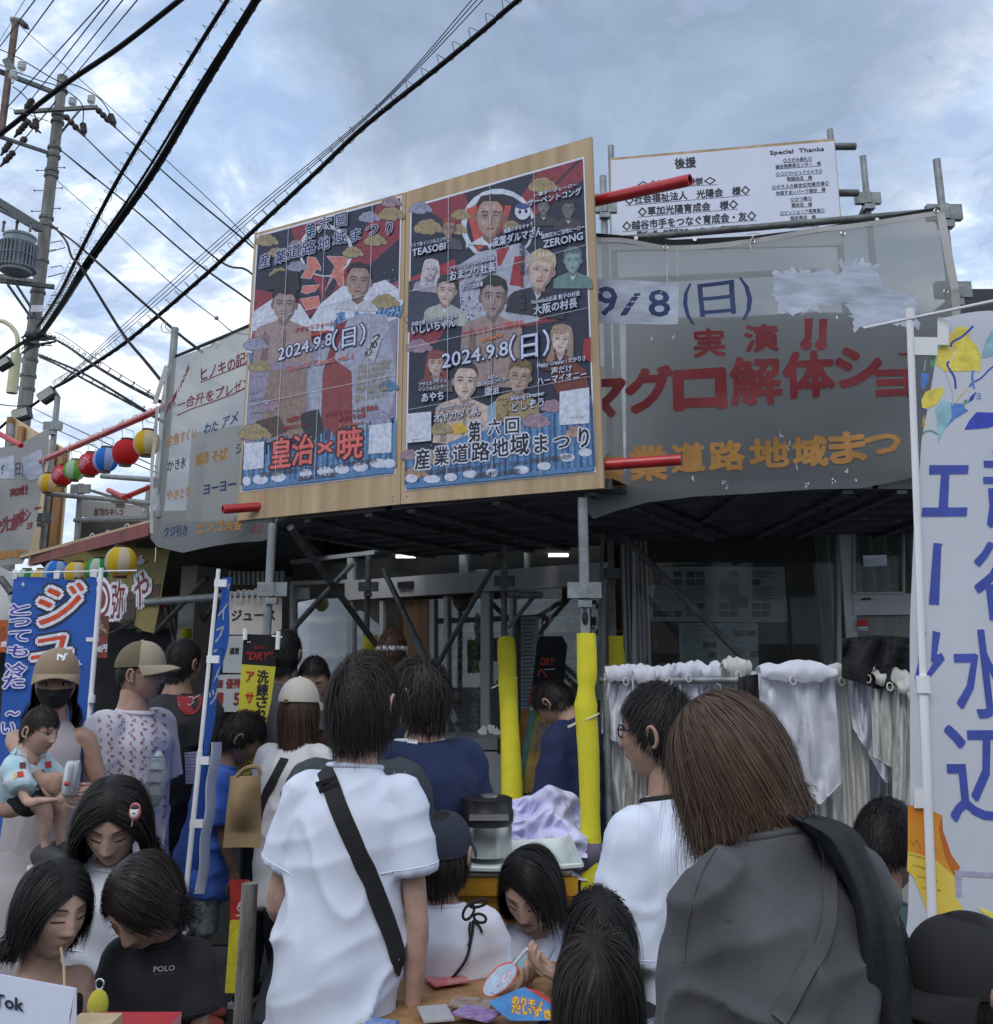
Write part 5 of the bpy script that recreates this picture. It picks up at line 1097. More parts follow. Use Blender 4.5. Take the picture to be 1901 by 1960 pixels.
# upper row hanging from the red pipe
for args in (((281,848),50,6.5,('cream','yellow'),'yellow and cream striped lantern, nearest to the menu banner',.1,(283,800),0),((241,866),50,6.75,('red',),'plain red lantern between the blue and the nearest yellow one',.7,(240,812),0),
        ((202,880),47,7.0,('pale_blue','blue'),'blue and white striped lantern of the upper row',.3,(203,828),0),((173,889),45,7.2,('red',),'red blossom lantern left of the blue striped one',-.45,(170,842),1),
        ((143,900),40,7.45,('green','pale_green'),'light green and white lantern between two red blossom lanterns',.3,(140,855),0),((120,910),40,7.65,('red',),'red blossom lantern beside the far yellow one',-.35,(118,866),1),((92,925),37,7.9,('cream','yellow'),'yellow and cream lantern at the far end of the upper row',.5,(92,880),0)):
    lantern(args[0][0], args[0][1], args[1], args[2], args[3], args[4], args[5], args[6], args[7])
for x, y, d, Y, cols, lab, rt in ((231,1075,58,6.1,('cream','yellow'),'large yellow and cream lantern in front of the ochre curtain',.2),(187,1092,48,6.4,('deep_green','pale_green'),'green striped lantern beside the large yellow one',.5),(147,1098,46,6.7,('cream','yellow'),'yellow striped lantern half behind the top of the blue flag',.1),
        (108,1096,46,6.9,('pale_blue','blue'),'blue striped lantern just above the blue flag',.4),(78,1108,38,7.2,('cream','yellow'),'small yellow lantern peeping over the blue flag',.3),(50,1108,38,7.5,('deep_green','pale_green'),'green lantern peeping over the left corner of the blue flag',.2)):
    lantern(x, y, d, Y, cols, lab, rt, None, 0, 'paper lanterns under the stall roof', .05)
for x, y, d, cols, lab in ((310,1156,18,('red',),'far red lantern left of the far orange one under the canopy'),(333,1154,20,('cream','yellow'),'far orange yellow lantern hanging under the canopy'),(378,1156,20,('red',),'far red lantern beside the far green one under the canopy'),(400,1153,17,('deep_green','pale_green'),'far green lantern beside the narrow blue flag')):
    lantern(x, y, d, 10.5, cols, lab, .3, None, 0, 'far lanterns under the canopy')
rp2 = empty('red_pipe', P(80,881,7.95), 'long red pipe from which the upper row of lanterns hangs', 'pipe', 'red scaffold pipes')
mb = MB(); mb.tube([P(79,883,8.0), P(330,773,6.1)], .0243, 14); mk('pipe_tube', mb, M_RED, rp2, smooth=True)
mb = MB(); mb.tube([P(78.5,883.3,8.02), P(79,883,8.0)], .019, 12); mk('bore_shade', mb, M_DARK, rp2)  # shade of the hollow pipe end put in as a dark disc
mb = MB(); R_ = random.Random(12)
for k in range(8):
    f_ = k/7.5; x = 95+205*f_; y = 876-92*f_; Y = 7.9-1.6*f_; c = P(x,y,Y)
    for q in range(2):
        d_ = Vector((.66,-.72,.0)).normalized(); ring = [c+d_*(.015*q)+Vector((0,0,1))*.028*math.cos(a)+Vector((.72,.66,0))*.028*math.sin(a) for a in np.linspace(0, 6.3, 10)]; mb.tube(ring, .0025, 4, False)
    mb.tube([c+Vector((0,0,.028)), c+Vector((.03,0,.05)), c+Vector((.06,0,.045))], .0022, 4)
mk('tie_wire', mb, M_CORD, rp2)

# ================================================================ left: far scaffold, boards, banners
lf = empty('far_scaffold', down(P(90,1000,8.4),0), 'far pipe scaffold at the left carrying the far tuna banner', 'scaffold')
def lp(a, b, Ya, Yb, r=.0243, m=M_STEEL, name='post'): pole_part(P(*a, Ya) if len(a) == 2 else a, P(*b, Yb), r, m, name, lf)
for a, b, Y in ((zK(492,160),zK(360,1480),8.4),(zK(92,395),zK(60,900),8.6),(zK(690,905),zK(655,1390),8.2),(zK(1268,915),zK(1240,1240),9.4)):
    q = P(*b, Y); pole_part(P(*a, Y), q, .026, M_STEEL, 'post', lf)
for a, b, Ya, Yb, r in ((zK(400,990),zK(1290,1070),8.3,7.6,.022),(zK(870,840),zK(1330,872),8.3,7.4,.022),(zK(640,1215),zK(1262,1195),8.2,7.6,.02),(zK(700,940),zK(1240,1100),8.2,9,.014)): pole_part(P(*a,Ya), P(*b,Yb), r, M_STEEL, 'ledger', lf)
for x, y, Y in ((455,415,8.38),(690,950,8.18),(1040,1030,7.9),(370,1195,8.4)): collar(P(*zK(x,y),Y), s=1.1, parent=lf)
for a, b, lab in ((zK(925,960),zK(1060,1025),'short red pipe end clamped beside the far scaffold'),(zK(1060,1020),zK(1330,912),'red pipe running behind the left edge of the menu banner'),(zK(-20,470),zK(180,580),'red pipe crossing at the far left above the tuna banner')):
    mb = MB(); A_, B_ = P(*a,7.9), P(*b,7.7); mb.tube([A_, B_], .0225, 12); t = empty('red_pipe', A_, lab, 'pipe', 'red scaffold pipes'); mk('pipe_tube', mb, M_RED, t, smooth=True)
SPW = Surf(P(*zK(300,900), 9.2), -dB*1.0, (0,0,1))
pw = empty('plywood_board', P(*zK(400,1480), 9.2), 'back of a far plywood board with brown battens at the left', 'board')
mb = MB(); slabpx(mb, SPW, [zK(100,335),zK(583,625),zK(512,1430),zK(50,1560)], .02, 0); mk('plywood_sheet', mb, mat('light_plywood', (.52,.40,.24), .7, 0, .12, 3, stretch=(4,4,.5), col2=(.62,.50,.33)), pw)
for a, b in ((zK(122,350),zK(95,700)),(zK(215,430),zK(190,700)),(zK(488,580),zK(395,1460)),(zK(565,630),zK(490,1440))):
    mb = MB(); mb.bar(SPW.px(*a, .03), SPW.px(*b, .03), .09, .05, up=(1,0,0)); mk('batten', mb, M_BATTEN, pw)
SFB = Surf(P(*zK(200,1000), 8.1), -dB, (0,0,1), wrinkle(.03, 1.6, 1.6, 6.2, .006, 8))
fb = empty('far_tuna_banner', SFB.px(*zK(200,1590)), 'small far grey banner of the tuna show at the left edge', 'banner')
M_FBC = mat('far_banner_cloth', (.34,.34,.34), .8, 0, .1, 2, .2, 30, trans=.35)
cl = mk('banner_cloth', cloth_px(SFB, [zK(-260,540),zK(30,600),zK(160,585),zK(300,500),zK(422,425)], [zK(-300,1560),zK(0,1600),zK(120,1590),zK(190,1585),zK(255,1470)], 40, 60), M_FBC, fb, smooth=True)
A = ArtG(SFB, .004, .00004)
A.poly(WP, rough([zK(30,690),zK(140,665),zK(130,860),zK(20,870)], 1.5, 3)); A.poly(WP, rough([zK(210,680),zK(350,600),zK(335,850),zK(240,880),zK(190,800)], 3, 4))
for t, x0, y0, w_, h, m, b, sl in (('9/8',32,830,80,19,I_NAVY,.015,-.15),('(日)',112,835,92,22,I_NAVY,.0,-.2),('実',88,1010,45,13,I_RED,.03,-.2),('演',130,1000,45,13,I_RED,.03,-.2),('!!',172,995,35,19,I_RED,.04,-.2)): A.text(m, t, zK(x0,y0), zK(x0+w_,y0+w_*sl), h, bold=b)
for ch, x, y, w_, h in zip('マグロ解体ショ', (-35,0,45,85,138,180,215), (1340,1320,1310,1295,1255,1225,1290), (32,42,40,52,44,55,45), (28,28,25,28,28,24,16)): A.text(I_RED, ch, zK(x,y), zK(x+w_,y-w_*.25), h, bold=.02)
A.poly(I_RED, [zK(272,1102),zK(345,1095),zK(345,1115),zK(272,1122)])
for ch, x in zip('道路地域まつ', (-40,5,50,95,140,185)): A.text(I_ORG, ch, zK(x,1545-x*.12), zK(x+44,1538-x*.12), 14, bold=.04)
A.done('painted_lettering', cl)
SB4 = Surf(P(*zK(960,1130), 9.6), (1,-.1,0), (0,0,1), wrinkle(.03, 3, 2, 4.2))
bk = empty('reversed_banner', SB4.px(*zK(950,1200)), 'faded banner seen from behind through the far scaffold, its letters reversed', 'banner')
cl = mk('banner_cloth', cloth_px(SB4, [zK(705,1040),zK(960,1065),zK(1225,1090)], [zK(685,1185),zK(950,1225),zK(1215,1215)], 24, 8), M_FBC, bk, smooth=True)
mb = MB(); q = [[zK(790,1090),zK(1045,1100)]]
vs, fs, a_, b_ = glyph_mesh('ヒノキの記念', .04, 0, .3)
for gx, gy in vs: 
    u = 1-(gx-a_)/(b_-a_); x, y = zK(790+258*u, 1170-(gy+.02)*68); mb.v.append(tuple(SB4.px(x, y, .004)))
mb.f = [list(f) for f in fs]; mb.m = [0]*len(fs); mk('painted_lettering', mb, ink('dull_brown', (.10,.05,.045)), cl)
mb = MB(); mb = cloth_px(SB4, [zK(685,1215),zK(960,1225),zK(1255,1225)], [zK(672,1375),zK(960,1330),zK(1255,1245)], 20, 8); mk('dark_sheet', mb, mat('dark_sheet', (.045,.047,.05), .8, 0, .3, 4), bk)

# stall roof edge and ochre curtain banners
rf = empty('stall_roof', P(150,1045,7.4), 'thin plywood stall roof with a red beam under its edge', 'roof')
a0, a1 = P(36,1069,8.1), P(306,997,6.0)
mb = MB(); bk_ = Vector((-.3,3.2,.35)); up_ = Vector((0,0,.025)); mb.add([a0,a1,a1+bk_,a0+bk_,a0+up_,a1+up_,a1+bk_+up_,a0+bk_+up_], [(0,1,2,3),(4,5,6,7),(0,1,5,4),(1,2,6,5),(2,3,7,6),(3,0,4,7)]); mk('plywood_sheet', mb, M_PLY, rf)
mb = MB(); mb.bar(P(60,1073,8.0), P(292,1013,6.05), .05, .085); mk('red_beam', mb, mat('dull_red_beam', (.17,.03,.025), .6, 0, .3, 6), rf)
mb = MB()
for x, y, Y in ((175,1035,6.95),(205,1030,6.7),(242,1018,6.4),(60,1072,7.9)):
    c = P(x,y,Y); mb.tube([c+Vector((.02*math.cos(a),0,.055*math.sin(a))) for a in np.linspace(0,6.3,14)], .004, 5, False)
mk('tie_cord', mb, M_CORD, rf)
M_OCH = mat('ochre_curtain_cloth', (.22,.17,.06), .75, 0, .4, 1.6, .15, 20, trans=.35, col2=(.46,.39,.17))
SC1 = Surf(P(240,1120,6.7), (1,-.55,0), (0,0,1), wrinkle(.012, 1.5, 1.5, 1.9))
noren = empty('ochre_curtain', SC1.px(240,1210), 'ochre food stall curtain with maroon lettering behind the lanterns', 'banner')
c1 = mk('curtain_cloth', cloth_px(SC1, [zJ(370,965),zJ(650,890),zJ(985,838)], [zJ(760,1340),zJ(880,1400),zJ(985,1390)], 14, 20), M_OCH, noren, smooth=True)
c2 = mk('curtain_cloth', cloth_px(SC1, [zJ(985,868),zJ(1090,880),zJ(1225,885)], [zJ(980,1435),zJ(1040,1475),zJ(1110,1492)], 14, 24), M_OCH, noren, smooth=True)
A = ArtG(SC1, .004, .0012)
BRN = (.10,.045,.035)
A.poly(BRN, [zJ(985,1170),zJ(1165,1130),zJ(1150,1220),zJ(985,1245)]); A.poly(BRN, [zJ(880,1200),zJ(985,1180),zJ(985,1250),zJ(880,1260)]); A.poly((.05,.02,.02), [zJ(800,1300),zJ(985,1250),zJ(985,1390),zJ(880,1400),zJ(770,1345)])
for ch, x, y, w_, h in (('弥',800,1370,90,58),('や',970,1290,100,60),('ん',1010,990,40,14)):
    A.text(WN, ch, zJ(x,y), zJ(x+w_,y-8), h, bold=.10); A.text(BRN if ch == 'ん' else (.20,.03,.03), ch, zJ(x,y), zJ(x+w_,y-8), h, bold=.01)
A.done('print', c2)
menu = empty('menu_poster', P(182,1200,6.0), 'maroon menu poster reading 500 yen beside the pole of the blue flag', 'poster')
SM = Surf(P(180,1180,5.9), (1,0,0), (0,0,1)); A = Art(SM, .0)
A.poly((.22,.05,.04), [zJ(665,1115),zJ(790,1100),zJ(775,1670),zJ(655,1665)]); 
for k, r in enumerate((42,34,26,19)): A.ell([WN,(.22,.05,.04)][k%2], zJ(725,1245), r*.55, r*1.05)
A.text((.22,.05,.04), '特', zJ(680,1290), zJ(715,1280), 14, bold=.05); A.poly((.12,.06,.04), [zJ(685,1370),zJ(790,1365),zJ(785,1500),zJ(680,1520)]); A.text(WN, '500円', zJ(668,1635), zJ(770,1620), 13, bold=.03)
for k in range(14): R_ = random.Random(k); c = zJ(R_.uniform(700,770),R_.uniform(1390,1490)); A.ell((.36,.24,.15), c, 3, 2, R_.uniform(0,90), 8)
A.done('printed_sheet', menu)
op = empty('orange_poster', P(8,1270,5.9), 'orange food poster at the left edge beside the blue flag', 'poster'); A = Art(SM, 0.0)
A.poly((.42,.10,.02), [zJ(-60,1390),zJ(62,1400),zJ(40,1630),zJ(-60,1630)]); A.ell((.30,.07,.02), zJ(20,1500), 9, 14); A.text(WN, '焼', zJ(5,1590), zJ(45,1588), 10, bold=.03); A.done('printed_sheet', op)

# canopy of the stall row (dark underside), canopy posts, braces, tents
st = empty('stall_canopy', (-2.6,8.4,0), 'dark pipe framed canopy of the food stalls at the left', 'canopy')
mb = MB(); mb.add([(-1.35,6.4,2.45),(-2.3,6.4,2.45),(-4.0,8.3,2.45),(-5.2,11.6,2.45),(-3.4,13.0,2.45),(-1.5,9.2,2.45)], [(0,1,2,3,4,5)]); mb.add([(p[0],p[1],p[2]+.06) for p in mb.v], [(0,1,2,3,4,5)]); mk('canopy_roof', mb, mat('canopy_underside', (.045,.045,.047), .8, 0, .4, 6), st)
def cp(a, b, Ya, Yb, r=.02, m=M_STEELD, name='truss_bar'): pole_part(P(*a, Ya), P(*b, Yb), r, m, name, st)
for a, b, Ya, Yb, r in ((zV(1240,-150),zV(1310,260),9,9,.02),(zJ(1120,1490),zJ(1500,1090),9,7.5,.022),(zJ(1200,1300),zJ(1300,1680),9,9,.025),(zJ(1560,1270),zJ(1300,1640),8.5,9.5,.022),(zJ(790,1495),zJ(950,1420),9,9,.014),(zJ(0,1090),zJ(85,1200),8,8,.03),
        (zJ(1290,1350),zJ(1570,1350),9,9,.03),(zJ(1150,1440),zJ(990,1480),9,9,.02),(zJ(1360,1200),zJ(1365,1480),9,9,.02),(zJ(1390,1360),zJ(1520,1530),9,9,.02),(zJ(800,1500),zJ(900,1700),9.5,9.5,.014)): cp(a, b, Ya, Yb, r)
for a, b, Y in ((zJ(965,1500),zJ(960,1700),9.2),(zJ(1345,1470),zJ(1330,1900),9.2),(zR(40,390),zR(20,690),8.6)): 
    cp(a, (b[0],b[1]+140), Y, Y, .05, mat('dim_yellow_foam', (.45,.42,.02), .95), 'foam_padded_post')
M_TENT = mat('tent_canvas', (.52,.52,.50), .8, 0, .06, 2, trans=.35)
for (x0, y0, x1, y1, ax, ay, Y, lab) in ((285,1250,430,1250,380,1172,13,'grey white pyramid tent seen between canopy and cap man'),(180,1225,300,1215,250,1160,15,'far pale tent roof behind the ochre curtain'),(-40,1190,32,1185,-10,1080,9,'pale tent corner at the left edge beside the blue flag')):
    t = empty('market_tent', down(P((x0+x1)/2, y1, Y),0), lab, 'tent', 'market tents behind the stalls'); a, b, c = P(x0,y0,Y), P(x1,y1,Y), P(ax,ay,Y+1.5)
    d_ = Vector((0,3,0)); mb = MB(); mb.add([a,b,b+d_,a+d_,c], [(0,1,4),(1,2,4),(2,3,4),(3,0,4)]); mk('tent_roof', mb, M_TENT, t)
    mb = MB(); mb.add([a,b,b-Vector((0,0,.25)),a-Vector((0,0,.25))], [(0,1,2,3)]); mk('valance', mb, M_TENT, t)
    for q in (a, b, a+d_, b+d_): mb = MB(); mb.tube([q, down(q,0)], .02, 8); mk('leg', mb, M_STEEL, t)
# dark sheet added to make the stall interior read as shaded; counter
sb = empty('stall_shade_backdrop', (-4,9.6,0), 'dark stall interior behind the people at the left', 'stall')
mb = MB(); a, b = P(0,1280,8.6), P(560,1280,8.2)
mb.add([Vector((a.x-1,9.3,0)), Vector((b.x-.1,8.9,0)), Vector((b.x-.1,8.9,1.9)), Vector((a.x-1,9.3,1.9))], [(0,1,2,3)]); mk('shade_sheet', mb, mat('stall_shade_sheet', (.03,.03,.032), .9, 0, .5, 3), sb)
ct = empty('stall_counter', down(P(330,1560,6.0),0), 'dark stall counter with a printed drinks box on it', 'counter')
mb = MB(); c = P(350,1545,5.9); mb.box((c.x,c.y+.2,c.z-.03), (1.0,.6,.05)); mb.box((c.x,c.y+.25,c.z*.5-.03), (.95,.45,c.z-.08)); mk('counter_body', mb, mat('counter_dark', (.04,.038,.036), .7), ct)
mb = MB(); mb.bar(P(300,1570,5.55), P(345,1590,5.5), .03, .03); mb.bar(P(345,1590,5.5), P(300,1620,5.5), .02, .02); mk('folding_leg', mb, M_STEEL, ct)
bx = empty('drinks_box', P(325,1540,5.6), 'dark olive and navy drinks carton with a star label on the counter', 'box')
q = [zV(1150,965),zV(1275,985),zV(1255,1265),zV(1150,1240)]; SQ = Surf(P(320,1500,5.6), (1,.25,0), (0,0,1))
mb = MB(); slabpx(mb, SQ, q, .12, 0); mk('carton_side', mb, mat('olive_carton', (.13,.12,.05), .7, 0, .2, 5), bx)
mb = MB(); slabpx(mb, SQ, [zV(1276,978),zV(1415,965),zV(1410,1235),zV(1256,1265)], .12, .0); mk('carton_front', mb, mat('navy_carton', (.02,.025,.06), .6, 0, .2, 5), bx)
A = Art(SQ, .003); A.poly(WH, [zV(1172,1020),zV(1240,1040),zV(1228,1212),zV(1158,1192)]); c = zV(1200,1088)
A.poly((.62,.42,.03), [(c[0]+7.5*(1 if k%2==0 else .42)*math.sin(k*math.pi/5), c[1]-9*(1 if k%2==0 else .42)*math.cos(k*math.pi/5)) for k in range(10)]); A.text(I_BLK, 'ビール', zV(1176,1150), zV(1216,1155), 3, bold=.03); A.line((.05,.07,.3), [zV(1275,1215),zV(1290,1185),zV(1320,1190),zV(1310,1220)], 2); A.done('label', bx)

# ================================================================ utility pole
def PQ(x, y, Y): return P(x, y, Y*1.48)
up = empty('utility_pole', down(PQ(20,1100,15),0), 'tall concrete utility pole with crossarms, insulators and transformer', 'utility pole')
def U3(f, Y=15.0): return PQ(f[0], f[1], Y)
pt, pm = U3((119,155)), U3((45,800)); base = pm+(pm-pt)*(pm.z/(pt.z-pm.z)); base.z = 0
mb = MB(); mb.tube([base, pm, pt], [.19,.17,.125], 20); mb.tube([pt, pt+Vector((0,0,.12))], .13, 20); mk('pole_shaft', mb, M_CONC, up, smooth=True)
def bands(ys, r=.165):
    for y in ys:
        x = 119+(y-155)*(45-119)/645; c = U3((x,y)); mb = MB(); mb.tube([c-Vector((0,0,.035)), c+Vector((0,0,.035))], r+(y-155)*.00004, 16); mk('steel_band', mb, M_STEELD, up, smooth=True)
bands((175,222,235,285,300,328,338,418,432,500,560,610,640,660,690,720,1000*0+745))
M_INS = M_PORC
def ubar(a, b, r, Y=14.8, Yb=None, m=M_STEELD, nm='crossarm', sq=True):
    mb = MB(); A_, B_ = PQ(a[0],a[1],Y), PQ(b[0],b[1],Yb or Y)
    if sq: mb.bar(A_, B_, r*2, r*2)
    else: mb.tube([A_, B_], r, 8)
    return mk(nm, mb, m, up)
ubar(zI(105,815),zI(705,778),.045); ubar(zI(-40,505),zI(400,675),.05,13.8,14.8); ubar(zI(-20,985),zI(340,1105),.055,13.6,14.8,sq=False); ubar(zI(-40,1455),zI(290,1655),.09,13.4,14.8); ubar(zI(-40,1500),zI(280,1660),.035,13.2,14.7); ubar(zH(-40,365),zH(395,415),.05,14.4,14.8); ubar(zH(-40,330),zH(235,375),.05,15.1,15.1)
ubar(zH(55,395),zH(210,615),.022,14.3,14.8); ubar(zH(95,360),zH(260,620),.022,14.3,14.8); ubar(zI(450,950),zI(575,800),.02,14.7); ubar(zI(380,1040),zI(510,880),.02,14.7)
ubar(zI(115,150),zI(5,990),.06,13.9,13.9,mat('rusty_steel', (.12,.085,.07), .7, .3, .3, 8)); ubar(zI(80,145),zI(150,155),.05,13.9); ubar(zI(50,440),zI(90,520),.09,13.9)
def insul(p, s=1.0, Y=14.8, ax=(0,0,1)):
    mb = MB(); c = PQ(*p, Y); mb.lathe(c, [(.03*s,-.22*s),(.035*s,-.12*s),(.075*s,-.1*s),(.1*s,-.06*s),(.075*s,-.03*s),(.1*s,.0),(.075*s,.03*s),(.1*s,.07*s),(.06*s,.12*s),(.02*s,.15*s)], 14, ax); mk('insulator', mb, M_INS, up, smooth=True)
insul(zI(525,738)); insul(zI(660,722)); insul(zI(97,545), 1.0, 13.8); insul(zI(158,480), 1.0, 13.8)
M_RUB = mat('dark_rubber', (.03,.022,.022), .6)
def strain(a, b, Y=14.8):
    A_, B_ = PQ(*a, Y), PQ(*b, Y); d = B_-A_; L_ = d.length; mb = MB()
    for f_ in (.12,.34,.56): mb.lathe(A_+d*f_, [(.02,-.09),(.075,-.05),(.085,.0),(.06,.06),(.02,.1)], 12, d)
    mb.tube([A_, B_], .02, 6); mb.tube([A_+d*.62, B_], [.05,.02], 8); mk('strain_insulator', mb, M_RUB, up, smooth=True)
for a, b in ((zI(700,790),zI(840,930)),(zI(465,835),zI(615,995)),(zI(160,850),zI(295,965)),(zI(800,835),zI(835,925)),(zI(600,900),zI(612,990)),(zI(235,725),zI(170,810)),(zI(258,870),zI(262,960)),(zI(75,1030),zI(5,1130)),(zI(100,1100),zI(0,1210)),(zI(185,900),zI(100,1000)),(zI(175,1010),zI(160,1030)),(zI(150,160),zI(210,215))): strain(a, b)
mb = MB()
for k, y in enumerate((1215,1362,1510,1650,1810,1235,1380,1530,1850)):
    x = 119/.2645-(y-590)*.115+(22 if k < 5 else -22); x = (440-(y-590)*.117); sgn = 1 if k < 5 else -1; c = PQ(*zI(x+sgn*36,y), 14.8); mb.tube([c, c+Vector((sgn*.22,0,0))], .012, 6); mb.ball(c+Vector((sgn*.22,0,0)), .025, 8, 6)
mk('step_bolt', mb, M_STEELD, up)
for y in (150,330,535):
    mb = MB(); c = PQ(*zH(345,y+12),14.7); mb.tube([c, c+Vector((.42,0,.12)), c+Vector((.30,0,.30)), c+Vector((.05,0,.25))], .014, 6); mk('step_iron', mb, M_STEELD, up)
mb = MB(); slab = PQ(*zH(215,545),14.75); c = PQ(*zH(268,570),14.66); mb.box(c, (.30,.02,.17)); mk('number_plate', mb, M_WHPL, up)
# wires over the cross arms
mb = MB()
for pts in ((zI(0,360),zI(150,430),zI(400,580),zI(560,625),zI(700,700),zI(770,780),zI(800,840)),(zI(0,470),zI(140,530),zI(300,590),zI(400,620),(zI(540,700)),zI(600,780),zI(598,900)),(zI(95,630),zI(180,700),zI(235,790),zI(262,870)),(zI(440,1090),zI(600,1225),zI(690,1300))): mb.tube([PQ(x, y, 14.4) for x, y in smoothpts(pts, 5)], .014, 5)
mk('jumper_wire', mb, M_CABLE, up)
tr = empty('transformer', PQ(30,525,14.2), 'grey ribbed pole transformer on the bracket of the utility pole', 'transformer')
c0, c1 = PQ(*zI(112,1705),14.2), PQ(*zH(112,318),14.2); hgt = c0.z-c1.z; rT = (215-5)/2*.2645/F*14.2*1.48/.9
M_TR = mat('transformer_grey', (.22,.25,.28), .5, .2, .1, 4, .1, 30)
mb = MB(); mb.lathe(c1, [(rT*.8,0),(rT*.97,.03),(rT*.97,hgt*.9),(rT*1.04,hgt*.92),(rT*1.04,hgt*.97),(rT*.9,hgt),(0,hgt*1.02)], 32); mk('tank', mb, M_TR, tr, smooth=True)
for k in range(30):
    a = 2*math.pi*k/30; mb = MB(); ctr = c1+Vector((math.cos(a)*(rT+.03), math.sin(a)*(rT+.03), hgt*.42)); mb.box(ctr, (.10,.018,hgt*.66), (Vector((math.cos(a),math.sin(a),0)), Vector((-math.sin(a),math.cos(a),0)), Vector((0,0,1)))); mk('cooling_fin', mb, M_TR, tr)
for f_ in (.12,.42,.72):
    mb = MB(); mb.tube([c1+Vector((math.cos(a)*(rT+.085), math.sin(a)*(rT+.085), hgt*f_)) for a in np.linspace(0,2*math.pi,33)], .012, 5, False); mk('tank_hoop', mb, M_TR, tr)
for dx in (-.4,0,.42): mb = MB(); q = c1+Vector((dx*rT*2.2,-.2,hgt)); mb.tube([q, q+Vector((0,0,.22))], .03, 8); mb.ball(q+Vector((0,0,.24)), .045, 10, 6); mk('terminal', mb, M_STEELD, tr, smooth=True)
# street lamp
sl = empty('street_lamp', PQ(38,1000*.0+1000,14.4), 'cream tube street lamp hanging from a curved arm on the utility pole', 'street lamp')
M_CRM = mat('cream_enamel', (.50,.47,.30), .5, 0, .1, 6)
a, b = PQ(*zH(118,895),14.1), PQ(*zH(85,1182),14.1); mb = MB(); mb.tube([a, a+(b-a)*.5, b], [.115,.12,.12], 12); mk('lamp_body', mb, M_CRM, sl, smooth=True)
mb = MB(); mb.tube([PQ(x,y,14.1) for x, y in smoothpts([zH(-30,655),zH(30,665),zH(90,710),zH(125,780),zH(125,895)], 6)], .05, 10); mk('lamp_arm', mb, M_CRM, sl, smooth=True)
mb = MB(); mb.bar(PQ(*zH(140,940),14.1), PQ(*zH(175,950),14.6), .06, .1); mb.bar(PQ(*zH(120,1145),14.1), PQ(*zH(150,1150),14.6), .06, .1); mk('lamp_bracket', mb, M_STEEL, sl)

# ================================================================ cables
def cable(pts, Ya, Yb, r, lab, m=M_CABLE, coil=0.0, group='overhead cables', cat='cable', turns=40, sag=0, name='cable'):
    """pts px; depth runs from Ya to Yb along the cable; coil = radius of the spiral hanger wire"""
    n = len(pts); sp = smoothpts(pts, 8) if n > 2 else [Vector(pts[0])+(Vector(pts[1])-Vector(pts[0]))*(i/12) for i in range(13)]
    q = []; N_ = len(sp)
    for i, p in enumerate(sp):
        f_ = i/(N_-1); inv = (1-f_)/Ya+f_/Yb; Y = 1/inv; q.append(PQ(p[0], p[1]+sag*4*f_*(1-f_), Y))
    t = empty(name, q[len(q)//2], lab, cat, group)
    mb = MB(); mb.tube(q, r, 6, False); mk('sheath', mb, m, t, smooth=True)
    if coil:
        L_ = [0]; 
        for i in range(1, N_): L_.append(L_[-1]+(q[i]-q[i-1]).length)
        tot = L_[-1]; M_ = int(turns*14); hp = []
        for k in range(M_):
            s_ = tot*k/(M_-1); i = 0
            while i < N_-2 and L_[i+1] < s_: i += 1
            c = q[i]+(q[i+1]-q[i])*((s_-L_[i])/(L_[i+1]-L_[i])); d = (q[i+1]-q[i]).normalized(); u = d.cross(Vector((0,0,1))).normalized(); w = u.cross(d); a = 2*math.pi*k/14
            hp.append(c+w*(coil*.75+coil*math.cos(a))+u*coil*math.sin(a))
        mb = MB(); mb.tube(hp, .005 if Ya < 12 else .007, 4, False); mk('hanger_spiral', mb, M_STEELD, t)
    return t
cable([(438,-4),(330,170),(225,345),(152,485),(115,560),(74,625)], 8.5, 15, .035, 'thinner of the two steep coiled cables, left of the thick one', coil=.085, turns=50)
cable([(494,-6),(390,165),(290,335),(170,503),(120,580),(79,640)], 8.5, 15, .062, 'thick steep coiled cable running down to the utility pole', coil=.10, turns=55)
cable([(494,-14),(380,165),(270,345),(165,498),(120,572),(79,634)], 8.4, 14.9, .022, 'slim cable lashed beside the thick steep one')
cable([(1000,-5),(850,120),(700,240),(610,325),(490,437),(400,520),(250,648),(150,715),(108,740)], 6.5, 12.5, .032, 'coiled cable crossing in front of the sky to the billboard corner', coil=.08, turns=52)
for k, (dx, dy) in enumerate(((-92,-2),(-82,-2),(-70,-2))): cable([(1000+dx,-6),(730,195-k*-3),(480,405+k*8),(250,610+k*8),(110,738)], 6.6, 12.5, .006, ['thin wire above the billboard cable, outermost of three','thin wire above the billboard cable, middle of three','thin wire above the billboard cable, innermost of three'][k])
cable([(350,-4),(230,90),(120,165),(0,258),(-20,270)], 9.5, 12, .048, 'thick smooth cable crossing the top of the utility pole')
for k, (a, b) in enumerate(((zI(255,0),zI(-20,365)),(zI(390,0),zI(60,450)),(zI(765,-10),zI(-20,860)),(zI(790,0),zI(220,730)),(zI(890,0),zI(440,560)),(zI(995,0),zI(550,535)),(zI(180,0),zI(-20,330)),(zI(400,740),zI(100,1100)))):
    cable([a, b], 10, 14.5, .012 if k != 6 else .006, ['thin wire, leftmost at the top of the picture','thin wire second from the left at the top','long thin wire of the pair ending at the left edge','thin wire of the pair ending at the crossarm','thin wire ending at the pole top','thin wire nearest the thick smooth cable','faint wire beside the steel mast','short wire behind the pole shaft'][k])
